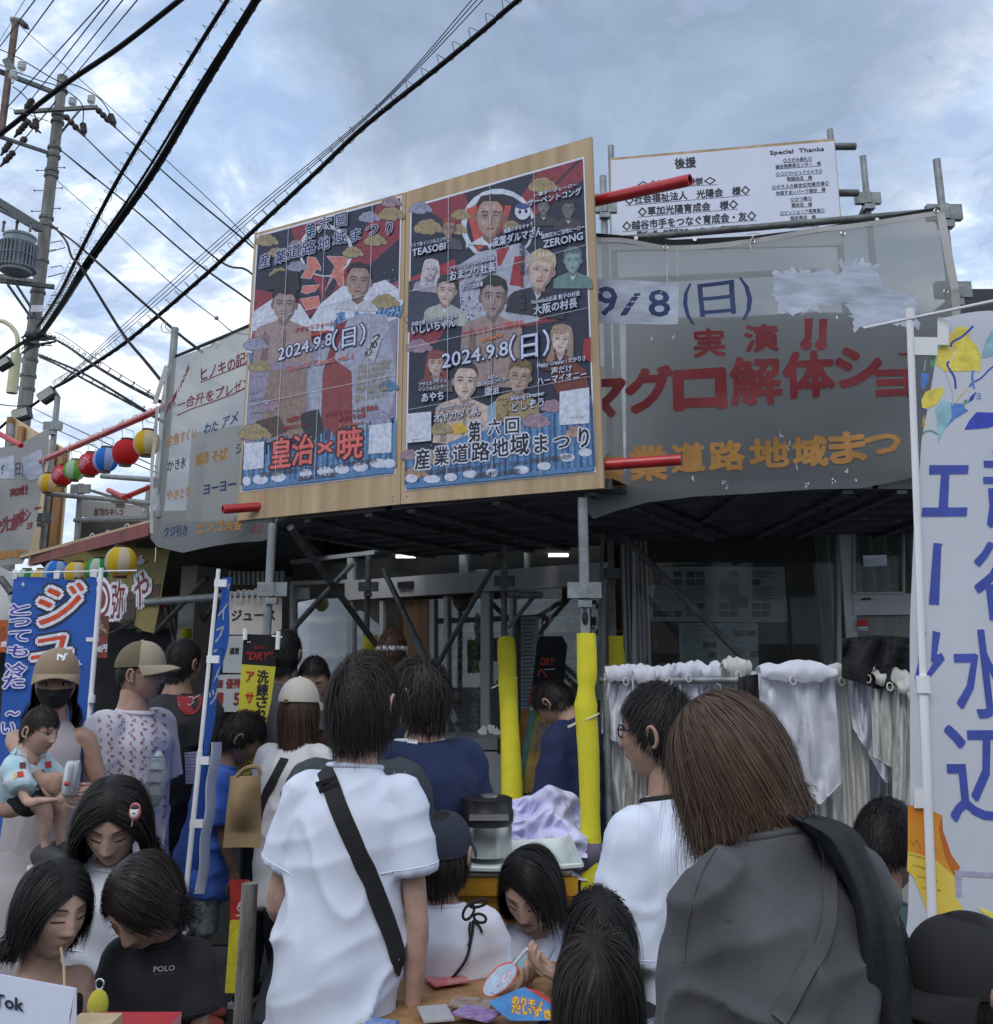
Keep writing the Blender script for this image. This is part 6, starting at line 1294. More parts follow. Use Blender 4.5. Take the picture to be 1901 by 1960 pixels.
for k, (pts, r) in enumerate((([zI(835,925),zI(1300,1350),(498,487),(560,560)],.018),([zI(615,995),zI(900,1270),zI(1560,1870),(476,520),(540,590)],.018),([zI(440,1090),zI(950,1500),zI(1420,1901),(476,575),(560,640)],.018),([zI(130,180),zI(560,560),zI(1170,1130),zI(1720,1650),(560,560)],.008),([zI(415,1310),zI(820,1670),(330,545),zH(1560,640),zH(1700,745),(500,640)],.009),([zH(280,905),zH(640,1060),zH(1180,1390)],.02),([zI(0,760),zI(350,880)],.006))):
    cable(pts, 14.8 if k < 5 else 13.5, 8.5 if k < 5 else 8.0, r, ['power wire from the outer strain insulator to the billboard','power wire from the middle strain insulator to the billboard','power wire from the lower bracket to the billboard','highest faint wire from the steel mast to the billboard','faint wire with a small ball marker','lower lashed drop wire towards the menu banner','faint short wire at the left edge'][k])
cable([zI(370,1640),zI(520,1740),zI(650,1850),zH(720,250),zH(1100,585),zH(1300,760),zH(1460,885)], 14.8, 7.5, .022, 'heavy drop cable from the pole to behind the menu banner')
cable([zI(390,1640),zI(480,1750),zH(520,200),zH(600,290),zH(880,740),zH(1050,950),zH(1180,1110)], 14.7, 7.5, .022, 'heavy drop cable sagging steeply to the menu banner edge')
cable([zH(325,760),zH(480,840),zH(660,965),zH(900,1110),zH(1160,1245)], 14.5, 8, .026, 'lashed drop cable above the red lantern pipe', coil=.05, turns=16)
cable([zH(285,920),zH(420,980),zH(680,1120),zH(1000,1290),zH(1170,1385)], 14.5, 8, .02, 'lower lashed drop cable above the red lantern pipe', coil=.04, turns=16)
cable([zH(380,735),zH(480,780),zH(720,950),zH(1140,1215)], 14.5, 8, .007, 'faint wire beside the lashed drop cable')
cable([zH(240,1290),zH(420,1380),zH(760,1540),zH(1140,1720)], 14, 8, .008, 'faint low wire behind the lanterns'); cable([zH(240,1370),zH(420,1450),zH(800,1620),zH(1140,1760)], 14, 8, .008, 'lowest faint wire behind the lanterns')
cable([zH(410,1130),zH(250,1260),zH(100,1350),zH(-30,1460)], 12.4, 12.4, .03, 'dark cable sagging from the splice box to the left edge')
cable([zH(330,760),zH(200,800),zH(80,870),zH(-20,945)], 14.4, 13.5, .045, 'bundled cable leaving the pole towards the left edge'); cable([zH(-20,1260),zH(100,1275),zH(240,1270)], 14, 14, .012, 'thin wire tied low on the pole')
for k, (a, b, r) in enumerate(((zH(300,1230),zH(400,1165),.16),(zH(110,1350),zH(220,1320),.16),(zH(-10,1000),zH(80,945),.13))):
    A_, B_ = PQ(*a,12.3), PQ(*b,12.3); t = empty('splice_box', A_, ['black cable splice box beside the pole above the scaffold post','black cable splice box low on the pole','black cable splice box at the left edge under the lamp arm'][k], 'splice box', 'cable splice boxes')
    mb = MB(); mb.bar(A_, B_, r*1.1, r*1.4); mk('box_body', mb, M_BLKPL, t)
    mb = MB(); mb.bar(A_+Vector((-.02,-.10,.0)), B_+Vector((-.02,-.10,.0)), .02, r*1.0); mk('pale_side', mb, mat('pale_side', (.3,.32,.28), .5), t)
mb = MB(); t = empty('cable_knot', PQ(*zH(250,800),14.6), 'tangle of dark cables tied round the pole below the number plate', 'cable'); R_ = random.Random(21)
for k in range(16):
    y = R_.uniform(760,860); x0 = R_.uniform(150,210); x1 = R_.uniform(290,400); mb.tube([PQ(x,yy,14.55+R_.uniform(-.05,.05)) for x, yy in smoothpts([zH(x0,y+R_.uniform(-30,60)),zH(220,y+R_.uniform(-15,15)),zH(x1,y+R_.uniform(-60,30))], 4)], R_.uniform(.012,.03), 5)
mk('loops', mb, mat('teal_cable', (.02,.035,.04), .5, 0, .5, 20), t)
mb = MB(); t = empty('drop_clamp', PQ(*zH(1200,720),8), 'coiled tail of wire hanging on the heavy drop cable', 'cable')
for pts in ((zH(1185,670),zH(1165,700),zH(1180,740),zH(1250,745)),(zH(1200,665),zH(1195,700),zH(1215,725),zH(1240,735))): mb.tube([PQ(x,y,8.2) for x, y in smoothpts(pts, 5)], .006, 5)
mb.ball(PQ(*zH(1565,638),9), .035, 10, 8); mk('wire_tail', mb, M_STEEL, t)
# ================================================================ people
SKIN_T = {'light':(.45,.29,.225), 'mid':(.36,.22,.16), 'tan':(.26,.15,.105)}
def skin_mat(k): 
    c = SKIN_T[k]; return mat('skin_'+k, c, .5, 0, .13, 26, .15, 160, sss=.12, spec=.35, sheen=.05)
def hair_mats(k):
    c = {'black':(.012,.010,.010),'soft':(.022,.017,.015),'brown':(.055,.033,.022),'bob':(.085,.055,.038)}[k]
    return [mat('hair_%s%d' % (k, i), tuple(q*f_ for q in c), .5, 0, .15, 30, spec=.22) for i, f_ in enumerate((.7,1.0,1.5))]
def shirt_mat(name, c, **kw): return mat('cloth_'+name, c, .85, 0, kw.pop('var', .05), 5, kw.pop('bump', .06), 260, sheen=.10 if sum(c) > .5 else .02, **kw)
def sstep(x): x = np.clip(x, 0, 1); return x*x*(3-2*x)
def head_xyz(d):
    dx, dy, dz = d[:,0], d[:,1], d[:,2]; t = np.clip(-dz, 0, 1); rho = np.maximum(np.sqrt(dx*dx+dy*dy), .12)
    fr = np.clip(dy/rho, 0, 1); wx = .0765*(1-.22*t**1.5); x = dx*wx; y = dy*np.where(dy > 0, .094, .099)
    m = rho**(-.42*t**.5*fr); x = x*(1+(m-1)*.55); y = y*m; z = dz*.1125
    y = np.where(dy < 0, y*(1-.55*np.clip((t-.25)/.75, 0, 1)), y)
    w = sstep((dy/rho-.15)/.5)
    def g(cx, cz, sx, sz): return np.exp(-((x-cx)/sx)**2-((z-cz)/sz)**2)
    f_ = 0
    nose = np.where(z > -.034, np.clip((.030-z)/.060, 0, 1.05), np.clip(1.05-(-.034-z)/.009, 0, 1.05)); nose = np.where(z > .03, 0, nose)
    f_ = f_+.019*nose*np.exp(-(x/(.0085+.006*np.clip(nose, 0, 1)))**2)+.006*g(.013,-.031,.007,.007)+.006*g(-.013,-.031,.007,.007)
    f_ = f_-.0085*(g(.031,.006,.017,.011)+g(-.031,.006,.017,.011))+.004*(g(.03,.027,.02,.008)+g(-.03,.027,.02,.008))
    f_ = f_+.005*g(0,-.058,.022,.011)-.003*g(0,-.0585,.02,.0022)+.006*g(0,-.088,.018,.014)-.003*g(0,-.073,.02,.006)+.004*(g(.042,-.022,.02,.02)+g(-.042,-.022,.02,.02))
    y = y+f_*w
    return np.stack([x, y, z], 1)
def face_pt(x, z, off=0.0):
    dz = max(-.98, min(.98, z/.1125)); rho = math.sqrt(1-dz*dz); dx = x/.0765; 
    for _ in range(5):
        dx = max(-rho*.99, min(rho*.99, dx)); dy = math.sqrt(max(1e-6, rho*rho-dx*dx)); q = head_xyz(np.array([[dx, dy, dz]]))[0]; dx += (x-q[0])/.0765
    return Vector((q[0], q[1]+off, q[2]))
def tube_path(pts, rs, k=4):
    """smooth path and radii"""
    V = [Vector((*p, *(r if isinstance(r, tuple) else (r, r)))) for p, r in zip([tuple(p) for p in pts], rs)]; S_ = smoothpts(V, k)
    return [Vector(s[:3]) for s in S_], [(max(.002, s[3]), max(.002, s[4])) for s in S_]
def remesh(mb, voxel, smooth=6, fac=.6):
    me = bpy.data.meshes.new('tmp'); me.from_pydata(mb.v, [], mb.f); o = bpy.data.objects.new('tmp', me); COL.objects.link(o)
    m = o.modifiers.new('r', 'REMESH'); m.mode = 'VOXEL'; m.voxel_size = voxel; m.use_smooth_shade = True
    s = o.modifiers.new('s', 'SMOOTH'); s.iterations = smooth; s.factor = fac
    dg = bpy.context.evaluated_depsgraph_get(); e = bpy.data.meshes.new_from_object(o.evaluated_get(dg))
    n = len(e.vertices); co = np.empty(n*3, 'f'); e.vertices.foreach_get('co', co); no = np.empty(n*3, 'f'); e.vertices.foreach_get('normal', no)
    fs = [tuple(p.vertices) for p in e.polygons]; bpy.data.objects.remove(o); bpy.data.meshes.remove(me); bpy.data.meshes.remove(e)
    return co.reshape(-1, 3).astype(float), no.reshape(-1, 3).astype(float), fs
def wrap(co, fs): m = MB(); m.v = [tuple(p) for p in co]; m.f = [list(f) for f in fs]; m.m = [0]*len(fs); return m
LAST = {}
class Person:
    pass
def ik(a, b, l1, l2, pole):
    d = b-a; D = min(d.length, (l1+l2)*.999); d = d.normalized(); x = (l1*l1-l2*l2+D*D)/(2*D); h = math.sqrt(max(1e-6, l1*l1-x*x)); p = pole-d*pole.dot(d); p = p.normalized() if p.length > 1e-5 else d.orthogonal().normalized()
    return a+d*x+p*h, a+d*D
def hand_mesh(mb, w, d, pn, s=1.0, curl=.5, thumb=1):
    """palm, four unequal bent fingers, thumb from the side"""
    d = d.normalized(); pn = (pn-d*pn.dot(d)).normalized(); sd = d.cross(pn)*thumb; L_ = .088*s
    mb.tube([w-d*.02*s, w+d*.02*s, w+d*L_*.6, w+d*L_], [(.026*s,.019*s),(.030*s,.017*s),(.040*s,.0155*s),(.038*s,.013*s)], 12, True, side=sd)
    for i, (o_, ln) in enumerate(((-.030,.068),(-.010,.078),(.010,.073),(.029,.058))):
        p = w+d*(L_*.93)-sd*o_*s*-1 if False else w+d*(L_*.93)+sd*(-o_)*s; pts = [p-d*.015*s, p]; a = 0; q = p
        for k, f_ in enumerate((.45,.32,.23)):
            a += curl*(.7 if k == 0 else .9); dd = d*math.cos(a)+pn*math.sin(a); q = q+dd*ln*f_*s; pts.append(q)
        mb.tube(pts, [.0085*s,.0088*s,.0082*s,.0075*s,.0058*s], 8)
    p = w+d*.022*s+sd*.026*s; t1 = (d*.65+sd*.75+pn*.25).normalized(); t2 = (d*.9+sd*.25+pn*.4*curl*2).normalized()
    mb.tube([p-t1*.012*s, p+t1*.03*s, p+t1*.034*s+t2*.024*s, p+t1*.034*s+t2*.045*s], [.012*s,.0115*s,.0095*s,.0065*s], 8)
def person(label, px, py, Y, H=1.65, hh=.225, psi=0, yaw=0, pitch=0, roll=0, lean=0, side=0, bw=1.0, skin='mid', hair=None, eyes=None, top=None, bottom=None, armL=None, armR=None, legs=True, hip=None, voxel=.011, neckfwd=0.0, group='crowd at the festival stalls', shoes=(.04,.04,.045), kneel=False, seed=0, hands=True, ears=True):
    """px, py: where the middle of the skull is seen; Y its distance; psi heading (0 = away from the camera, 90 = to the right)"""
    A_ = Person(); s = hh/.225; k = H/1.7; a = rad(psi); f_ = Vector((math.sin(a), math.cos(a), 0)); r_ = Vector((math.cos(a), -math.sin(a), 0)); up_ = Vector((0,0,1))
    C = P(px, py, Y)
    ha = rad(psi+yaw); hp = rad(pitch); hf = Vector((math.sin(ha)*math.cos(hp), math.cos(ha)*math.cos(hp), -math.sin(hp))); hr = Vector((math.cos(ha), -math.sin(ha), 0)); hu = hr.cross(hf); 
    if roll: q = Matrix.Rotation(rad(roll), 3, hf); hr = q@hr; hu = q@hu
    W_ = lambda v: C+hr*(v[0]*s)+hf*(v[1]*s)+hu*(v[2]*s)
    t = (f_*math.sin(rad(lean))+r_*side+up_*math.cos(rad(lean))).normalized()
    nk = (t*.6+hu*.4).normalized(); nb = C-hu*(.080*s)-hf*.018*s-nk*(.040*k+.022*s)-f_*neckfwd
    tl = .5*H-hh-.02*H; hp_ = nb-t*tl
    if hip is not None: hp_ = hip
    if hp_.z < .12: hp_.z = .12
    root = empty('person', (hp_.x, hp_.y, 0), label, 'person', group); A_.root = root
    R_ = random.Random(hash(label) % 1000+seed) if False else random.Random(len(label)*7+int(px)+seed)
    w = bw*k; sk = skin_mat(skin)
    # ---- torso, neck
    tp = lambda q: hp_+(nb-hp_)*q
    mb = MB()
    prof = [(-.16,.13,.09),(-.06,.155,.108),(.08,.152,.105),(.3,.132,.095),(.55,.142,.102),(.76,.146,.098),(.87,.108,.074),(.95,.068,.060),(1.0,.060,.058)]
    pts, rs = tube_path([tp(q) for q, _, _ in prof], [(x*w, y*w) for _, x, y in prof], 3); mb.tube(pts, rs, 20, True, side=r_)
    hb = C-hu*.05*s-hf*.022*s
    mb.tube([nb-t*.05*k, nb+(hb-nb)*.4, hb], [(.066*w+.004,.066*w+.004),(.050*w*.5+.028*s,.053*w*.5+.029*s),(.054*s,.058*s)], 16, True, side=r_)
    shs = []; els = []; wrs = []
    for sg, arm in ((-1, armL), (1, armR)):
        sh = tp(.855)+r_*(sg*.150*w); l1, l2 = .172*H, .150*H
        if arm is None: arm = ('dir', Vector((sg*.14,.02,-1)), Vector((sg*.03,.18,-1)))
        if arm[0] == 'dir': e = sh+(r_*arm[1][0]+f_*arm[1][1]+up_*arm[1][2]).normalized()*l1; wr = e+(r_*arm[2][0]+f_*arm[2][1]+up_*arm[2][2]).normalized()*l2
        else: 
            tgt = P(arm[1], arm[2], arm[3]); pole = r_*arm[4][0]+f_*arm[4][1]+up_*arm[4][2]; e, wr = ik(sh, tgt, l1, l2, pole)
        shs.append(sh); els.append(e); wrs.append(wr); q = .5+.5*w if w < 1 else w
        pts, rs = tube_path([sh-r_*sg*.05*w, sh, sh+(e-sh)*.5, e, e+(wr-e)*.3, e+(wr-e)*.75, wr+(wr-e)*.06], [.042*w,.046*w,.041*w,.035*w,.037*w,.027*w,.024*w], 3); mb.tube(pts, rs, 14)
    # ---- legs
    kn = []; an = []
    for sg in (-1, 1):
        hj = hp_+r_*(sg*.085*w)-up_*.02; ft = Vector((hp_.x, hp_.y, .07*k))+r_*(sg*.10*w)-f_*(.02 if not kneel else -.18)
        ft = ft if legs else hj+f_*.17-up_*.17; ll = .48*H; d_ = (hj-ft).length
        if not legs: kk = hj+f_*.15-up_*.03; af = ft
        elif d_ > ll*.98: kk = hj+(ft-hj)*.48+f_*.015; af = ft
        else: kk, af = ik(hj, ft, .245*H, .235*H, f_*1.0+r_*sg*.15)
        kn.append(kk); an.append(ft)
        pts, rs = tube_path([hj+up_*.05, hj-up_*.03, hj+(kk-hj)*.5, kk, kk+(ft-kk)*.35, kk+(ft-kk)*.85, ft], [.088*w,.09*w,.072*w,.054*w,.056*w,.036*w,.038*w], 3); mb.tube(pts, rs, 14)
        mb.tube([ft-f_*.04*k-up_*.02, ft+f_*.05*k-up_*.035*k, ft+f_*.13*k-up_*.045*k, ft+f_*.17*k-up_*.048*k], [(.03*k,.03*k),(.036*k,.028*k),(.04*k,.02*k),(.025*k,.014*k)], 10, side=r_)
    co, no, fs = remesh(mb, voxel*1.15, 5); bm_ = wrap(co, fs)
    # head joined to the same mesh
    nu, nv = (84, 64) if eyes else (40, 30); ds = []
    for j in range(nv+1):
        th = math.pi*j/nv
        for i in range(nu): ph = 2*math.pi*i/nu; ds.append((math.sin(th)*math.sin(ph), math.sin(th)*math.cos(ph), math.cos(th)))
    hx = head_xyz(np.array(ds)); bm_.add([W_(v) for v in hx], [(j*nu+i, j*nu+(i+1)%nu, (j+1)*nu+(i+1)%nu, (j+1)*nu+i) for j in range(nv) for i in range(nu)])
    for sg in ((-1, 1) if ears else ()):   # ears
        E_ = MB(); nE = 12; c = Vector((sg*.0755,-.006,-.004)); pts = [c+Vector((sg*(.004+.010*math.sin(u*.5+.4)), .013*math.cos(u)-.002*1, .025*math.sin(u)+.004*math.cos(u))) for u in np.linspace(0, 2*math.pi, nE, endpoint=False)]
        bm_.tube([W_(p) for p in pts]+[W_(pts[0])], .0052*s, 7, False); bm_.ball(W_(c+Vector((sg*.002,.002,0))), (.006*s,.013*s,.022*s), 10, 8, (hr, hf, hu))
        bm_.ball(W_(c+Vector((sg*.004,.006,-.026))), (.005*s,.008*s,.009*s), 8, 6, (hr, hf, hu))
    if hands:
        for i, sg in enumerate((-1, 1)):
            arm = (armL, armR)[i]; dd = (wrs[i]-els[i]).normalized(); pn = (r_*-sg if arm is None or arm[0] == 'dir' else (arm[5] if len(arm) > 5 else r_*-sg))
            if arm is not None and arm[0] == 'px' and len(arm) > 6: dd = (dd*.4+arm[6]).normalized()
            hand_mesh(bm_, wrs[i], dd, pn, .55*k+.45*s*.95 if k < .9 else 1.0*k, .35 if arm is None or arm[0] == 'dir' else .65, thumb=-sg if True else sg)
    body = mk('body', bm_, sk, root, smooth=True, auto=False); A_.body = body
    # ---- clothing
    A_.bvh = None; A_.W = W_; A_.C = C; A_.s = s; A_.hf, A_.hr, A_.hu = hf, hr, hu; A_.r, A_.f = r_, f_; A_.nb, A_.hp, A_.t = nb, hp_, t; A_.sh, A_.el, A_.wr = shs, els, wrs; A_.k = k
    if bottom:
        m_, kind, ln = bottom; mb = MB(); pts, rs = tube_path([tp(.12), tp(0), tp(-.14)], [(.146*w+.006,.106*w+.004),(.158*w+.006,.112*w+.006),(.14*w,.10*w)], 3)
        if kind != 'skirt':
            mb.tube(pts, rs, 20, True, side=r_)
            for i, sg in enumerate((-1, 1)):
                hj = hp_+r_*(sg*.088*w)-up_*.02; kk, ft = kn[i], an[i]; path = [hj+up_*.04, hj+(kk-hj)*.5, kk, kk+(ft-kk)*.5, ft+up_*.02]; rr_ = [.098*w,.088*w,.072*w+.008,.066*w+.006,.062*w]
                if ln < 1: n_ = 3; path = path[:n_]; rr_ = [.10*w,.096*w,.092*w]; path[-1] = kk+(hj-kk)*(1-ln)*.6
                p2, r2 = tube_path(path, rr_, 3); mb.tube(p2, r2, 14)
        else:
            p2, r2 = tube_path([tp(.2), tp(0), tp(-.2), hp_-up_*(ln*hp_.z)], [(.15*w,.115*w),(.185*w,.14*w),(.21*w,.18*w),(.24*w,.22*w)], 5); mb.tube(p2, r2, 24, True, side=r_)
        co, no, fs = remesh(mb, .016, 5); o_ = np.array([(.005*noise.noise(Vector((v[0]*9, v[1]*9, v[2]*6+seed)))) for v in co]); co = co+no*o_[:,None]; mk('skirt' if kind == 'skirt' else ('shorts' if ln < 1 else 'trousers'), wrap(co, fs), m_, root, smooth=True, auto=False)
    for i, sg in enumerate((-1, 1)):
        ft = an[i]; mb = MB(); b0 = Vector((ft.x, ft.y, 0 if legs else ft.z-.07)); z_ = Vector((0,0,1))
        p2, r2 = tube_path([b0-f_*.075*k+z_*.035, b0-f_*.03*k+z_*.045, b0+f_*.06*k+z_*.042, b0+f_*.13*k+z_*.034, b0+f_*.185*k+z_*.028], [(.028*k,.03),(.038*k,.045),(.044*k,.04),(.046*k,.032),(.022*k,.018)], 3); mb.tube(p2, r2, 12, True, side=r_)
        sh_ = mk('shoe', mb, mat('shoe_%d' % int(shoes[0]*99), shoes, .6), root, smooth=True); mb = MB(); mb.bar(b0-f_*.09*k+z_*.012, b0+f_*.19*k+z_*.012, .085*k, .022); mk('sole', mb, M_WHPL if shoes[0] < .3 else M_BLKPL, sh_)
    if top:
        m_ = top['m']; ease = top.get('ease', .018); hem = top.get('hem', -.18); slv = top.get('sleeve', .55); fl = top.get('flare', 0.0); amp = top.get('amp', .007); neckw = top.get('neck', .0)
        mb = MB(); pr = [(hem-.02,.155+fl,.110+fl),(hem+.08,.157+fl*.8,.112+fl*.8),(.15,.154+fl*.4,.110+fl*.4),(.4,.146+fl*.2,.106+fl*.1),(.62,.150,.108),(.77,.153,.104),(.865+neckw*.5,.128,.086),(.935+neckw,.092,.072),(.985+neckw,.070,.064)]
        pr = [p for i, p in enumerate(pr) if i == 0 or p[0] > hem+.03]
        pts, rs = tube_path([tp(q) for q, _, _ in pr], [(x*w+ease*ef, y*w+ease*ef) for (_, x, y), ef in zip(pr, [1]*(len(pr)-3)+[.6,.3,.1])], 4); mb.tube(pts, rs, 24, True, side=r_)
        if slv > 0:
            for i, sg in enumerate((-1, 1)):
                sh, e, wr = shs[i], els[i], wrs[i]; path = [sh-r_*(sg*.065*w)-t*.004, sh-t*.002]; rr_ = [.050*w+ease*.3,.055*w+ease*.5]; L1 = min(slv, 1.0)
                for q in (.35,.7,1.0): path.append(sh+(e-sh)*(L1*q)); rr_.append((.054-.008*q)*w+ease*(.6+.5*q)+top.get('sflare', 0)*q)
                if slv > 1: path.append(e+(wr-e)*(slv-1)); rr_.append(.04*w+ease)
                p2, r2 = tube_path(path, rr_, 4); mb.tube(p2, r2, 16)
        co, no, fs = remesh(mb, voxel, 5)
        off = np.empty(len(co)); sd_ = R_.uniform(0, 90)
        for i, v in enumerate(co):
            d = Vector(v)-hp_; lx, ly, lz = d.dot(r_), d.dot(f_), d.z; dn = 1.1-max(0, min(1, lz/tl*.8))
            a1 = noise.noise(Vector((lx*9+lz*1.2+sd_, ly*7, lz*2.2))); a2 = noise.noise(Vector((lx*3.5+lz*3+sd_, ly*4, lz*11-lx*5))); a3 = noise.noise(Vector((lx*19+lz*6, ly*19, lz*13+sd_)))
            off[i] = amp*(1.5*a1*(.35+dn*.9)+1.7*(.30-abs(a2)**.8)*(.35+.8*dn)+.18*a3+1.9*dn*(1-abs(noise.noise(Vector((lx*4.5+lz*3.5+sd_, ly*5, lz*2.6-lx*3)))))**12)
        co = co+no*off[:,None]
        sh_o = mk('shirt', wrap(co, fs), m_, root, smooth=True, auto=False); A_.shirt = sh_o
        A_.bvh = BVHTree.FromPolygons([Vector(v) for v in co], fs)
        # neckband following the neck opening
        if top.get('collar', True):
            mb = MB(); cb = tp(.945+neckw); ax = (t+f_*.16).normalized(); u1 = r_; u2 = ax.cross(r_); q = []
            for x in np.linspace(0, 2*math.pi, 33):
                dr = (u1*math.cos(x)+u2*math.sin(x)+t*.25).normalized(); h = A_.bvh.ray_cast(cb, dr, .2); q.append((h[0]+dr*.001) if h[0] else (q[-1] if q else cb+dr*.07))
            mb.tube(q, [(.0075,.0075)]*len(q), 7, False); mk('collar', mb, top.get('cm', m_), sh_o, smooth=True, auto=False)
        # seams of the sleeves
        if top.get('seams', True) and slv > 0:
            mb = MB()
            for i, sg in enumerate((-1, 1)):
                sh, e = shs[i], els[i]; d0 = (e-sh).normalized(); 
                for pos in ((.93*min(slv,1),) if slv <= 1 else ()):
                    c = sh+(e-sh)*pos; u = d0.orthogonal().normalized(); v_ = d0.cross(u); q = []
                    for x in np.linspace(0, 2*math.pi, 25):
                        dr = u*math.cos(x)+v_*math.sin(x); h = A_.bvh.ray_cast(c, dr, .25)
                        q.append((h[0]+dr*.0005) if h[0] else c+dr*.05)
                    mb.tube(q, .0016, 4, False)
            if mb.v: mk('sleeve_seam', mb, m_, sh_o, smooth=True)
    # ---- face
    FP = lambda x, z, o=.0: W_(face_pt(x, z, o))
    if eyes:
        hc = M_BLKPL
        for sg in (-1, 1):
            mb = MB(); L_ = []; 
            for x, z, h in ((.013,.0245,.0013),(.022,.0278,.0019),(.033,.0285,.0016),(.043,.0252,.0008)): L_ += [FP(sg*x, z+h, .0012), FP(sg*x, z-h, .0012)]
            mb.add(L_, [(0,2,3,1),(2,4,5,3),(4,6,7,5)]); mk('eyebrow', mb, hair_mats('soft')[1], root)
            if eyes == 'open':
                mb = MB(); n = 12; o_ = [FP(sg*.031+.0135*math.cos(x), .0055+(.0052 if math.sin(x) > 0 else .0038)*math.sin(x), .0022) for x in np.linspace(0, 2*math.pi, n, endpoint=False)]; mb.add(o_+[FP(sg*.031, .0055, .0045)], [(i, (i+1)%n, n) for i in range(n)]); ey = mk('eye', mb, mat('eye_white', (.62,.60,.58), .2), root, smooth=True)
                mb = MB(); o_ = [FP(sg*.031+.0052*math.cos(x), .0057+.0048*math.sin(x), .0052) for x in np.linspace(0, 2*math.pi, n, endpoint=False)]; mb.add(o_, [tuple(range(n))]); mk('iris', mb, mat('iris_dark', (.012,.008,.006), .15), ey)
                zz = .0115; dip = .004
            else:
                mb = MB(); n = 14; o_ = [FP(sg*.031+.015*math.cos(x), .0035+.0075*math.sin(x), .0015) for x in np.linspace(0, 2*math.pi, n, endpoint=False)]; mb.add(o_+[FP(sg*.031, .0035, .0055)], [(i, (i+1)%n, n) for i in range(n)]); ey = mk('eye', mb, sk, root, smooth=True)
                zz = -.0015; dip = -.003
            mb = MB(); mb.tube([FP(sg*x, zz-abs(x-.031)**2*dip/.00022*.3, .0038) for x in (.0165,.021,.026,.031,.036,.041,.0465)], [.0008*s,.0013*s,.0016*s,.0017*s,.0016*s,.0016*s,.001*s], 6); mk('eyelash', mb, M_BLKPL, ey)
        lm = mat('lips_'+skin, tuple(c*f2 for c, f2 in zip(SKIN_T[skin], (.85,.55,.55))), .4)
        mb = MB(); n = 9; xs = np.linspace(-.021, .021, n)
        for sgn, hh_ in ((1,.0058),(-1,.0075)):
            e1 = [FP(x, -.0585, .0006) for x in xs]; e2 = [FP(x, -.0585+sgn*hh_*(1-(x/.0215)**2)*(1-(.25 if sgn > 0 and abs(x) < .002 else 0)), .0012) for x in xs]; em = [FP(x, -.0585+sgn*.45*hh_*(1-(x/.0215)**2), .0028) for x in xs]
            mb.add(e1+em+e2, [(i, i+1, n+i+1, n+i) for i in range(n-1)]+[(n+i, n+i+1, 2*n+i+1, 2*n+i) for i in range(n-1)])
        lp_ = mk('lips', mb, lm, root, smooth=True); mb = MB(); mb.tube([FP(x, -.0585, .0014) for x in xs], [.0004]+[.0009]*7+[.0004], 5); mb.ball(FP(.0075,-.0385,-.001), .0028*s, 8, 6); mb.ball(FP(-.0075,-.0385,-.001), .0028*s, 8, 6); mk('mouth_line', mb, mat('dark_skin_fold', (.07,.025,.02), .6), lp_)
    if hair: make_hair(A_, **hair)
    return A_
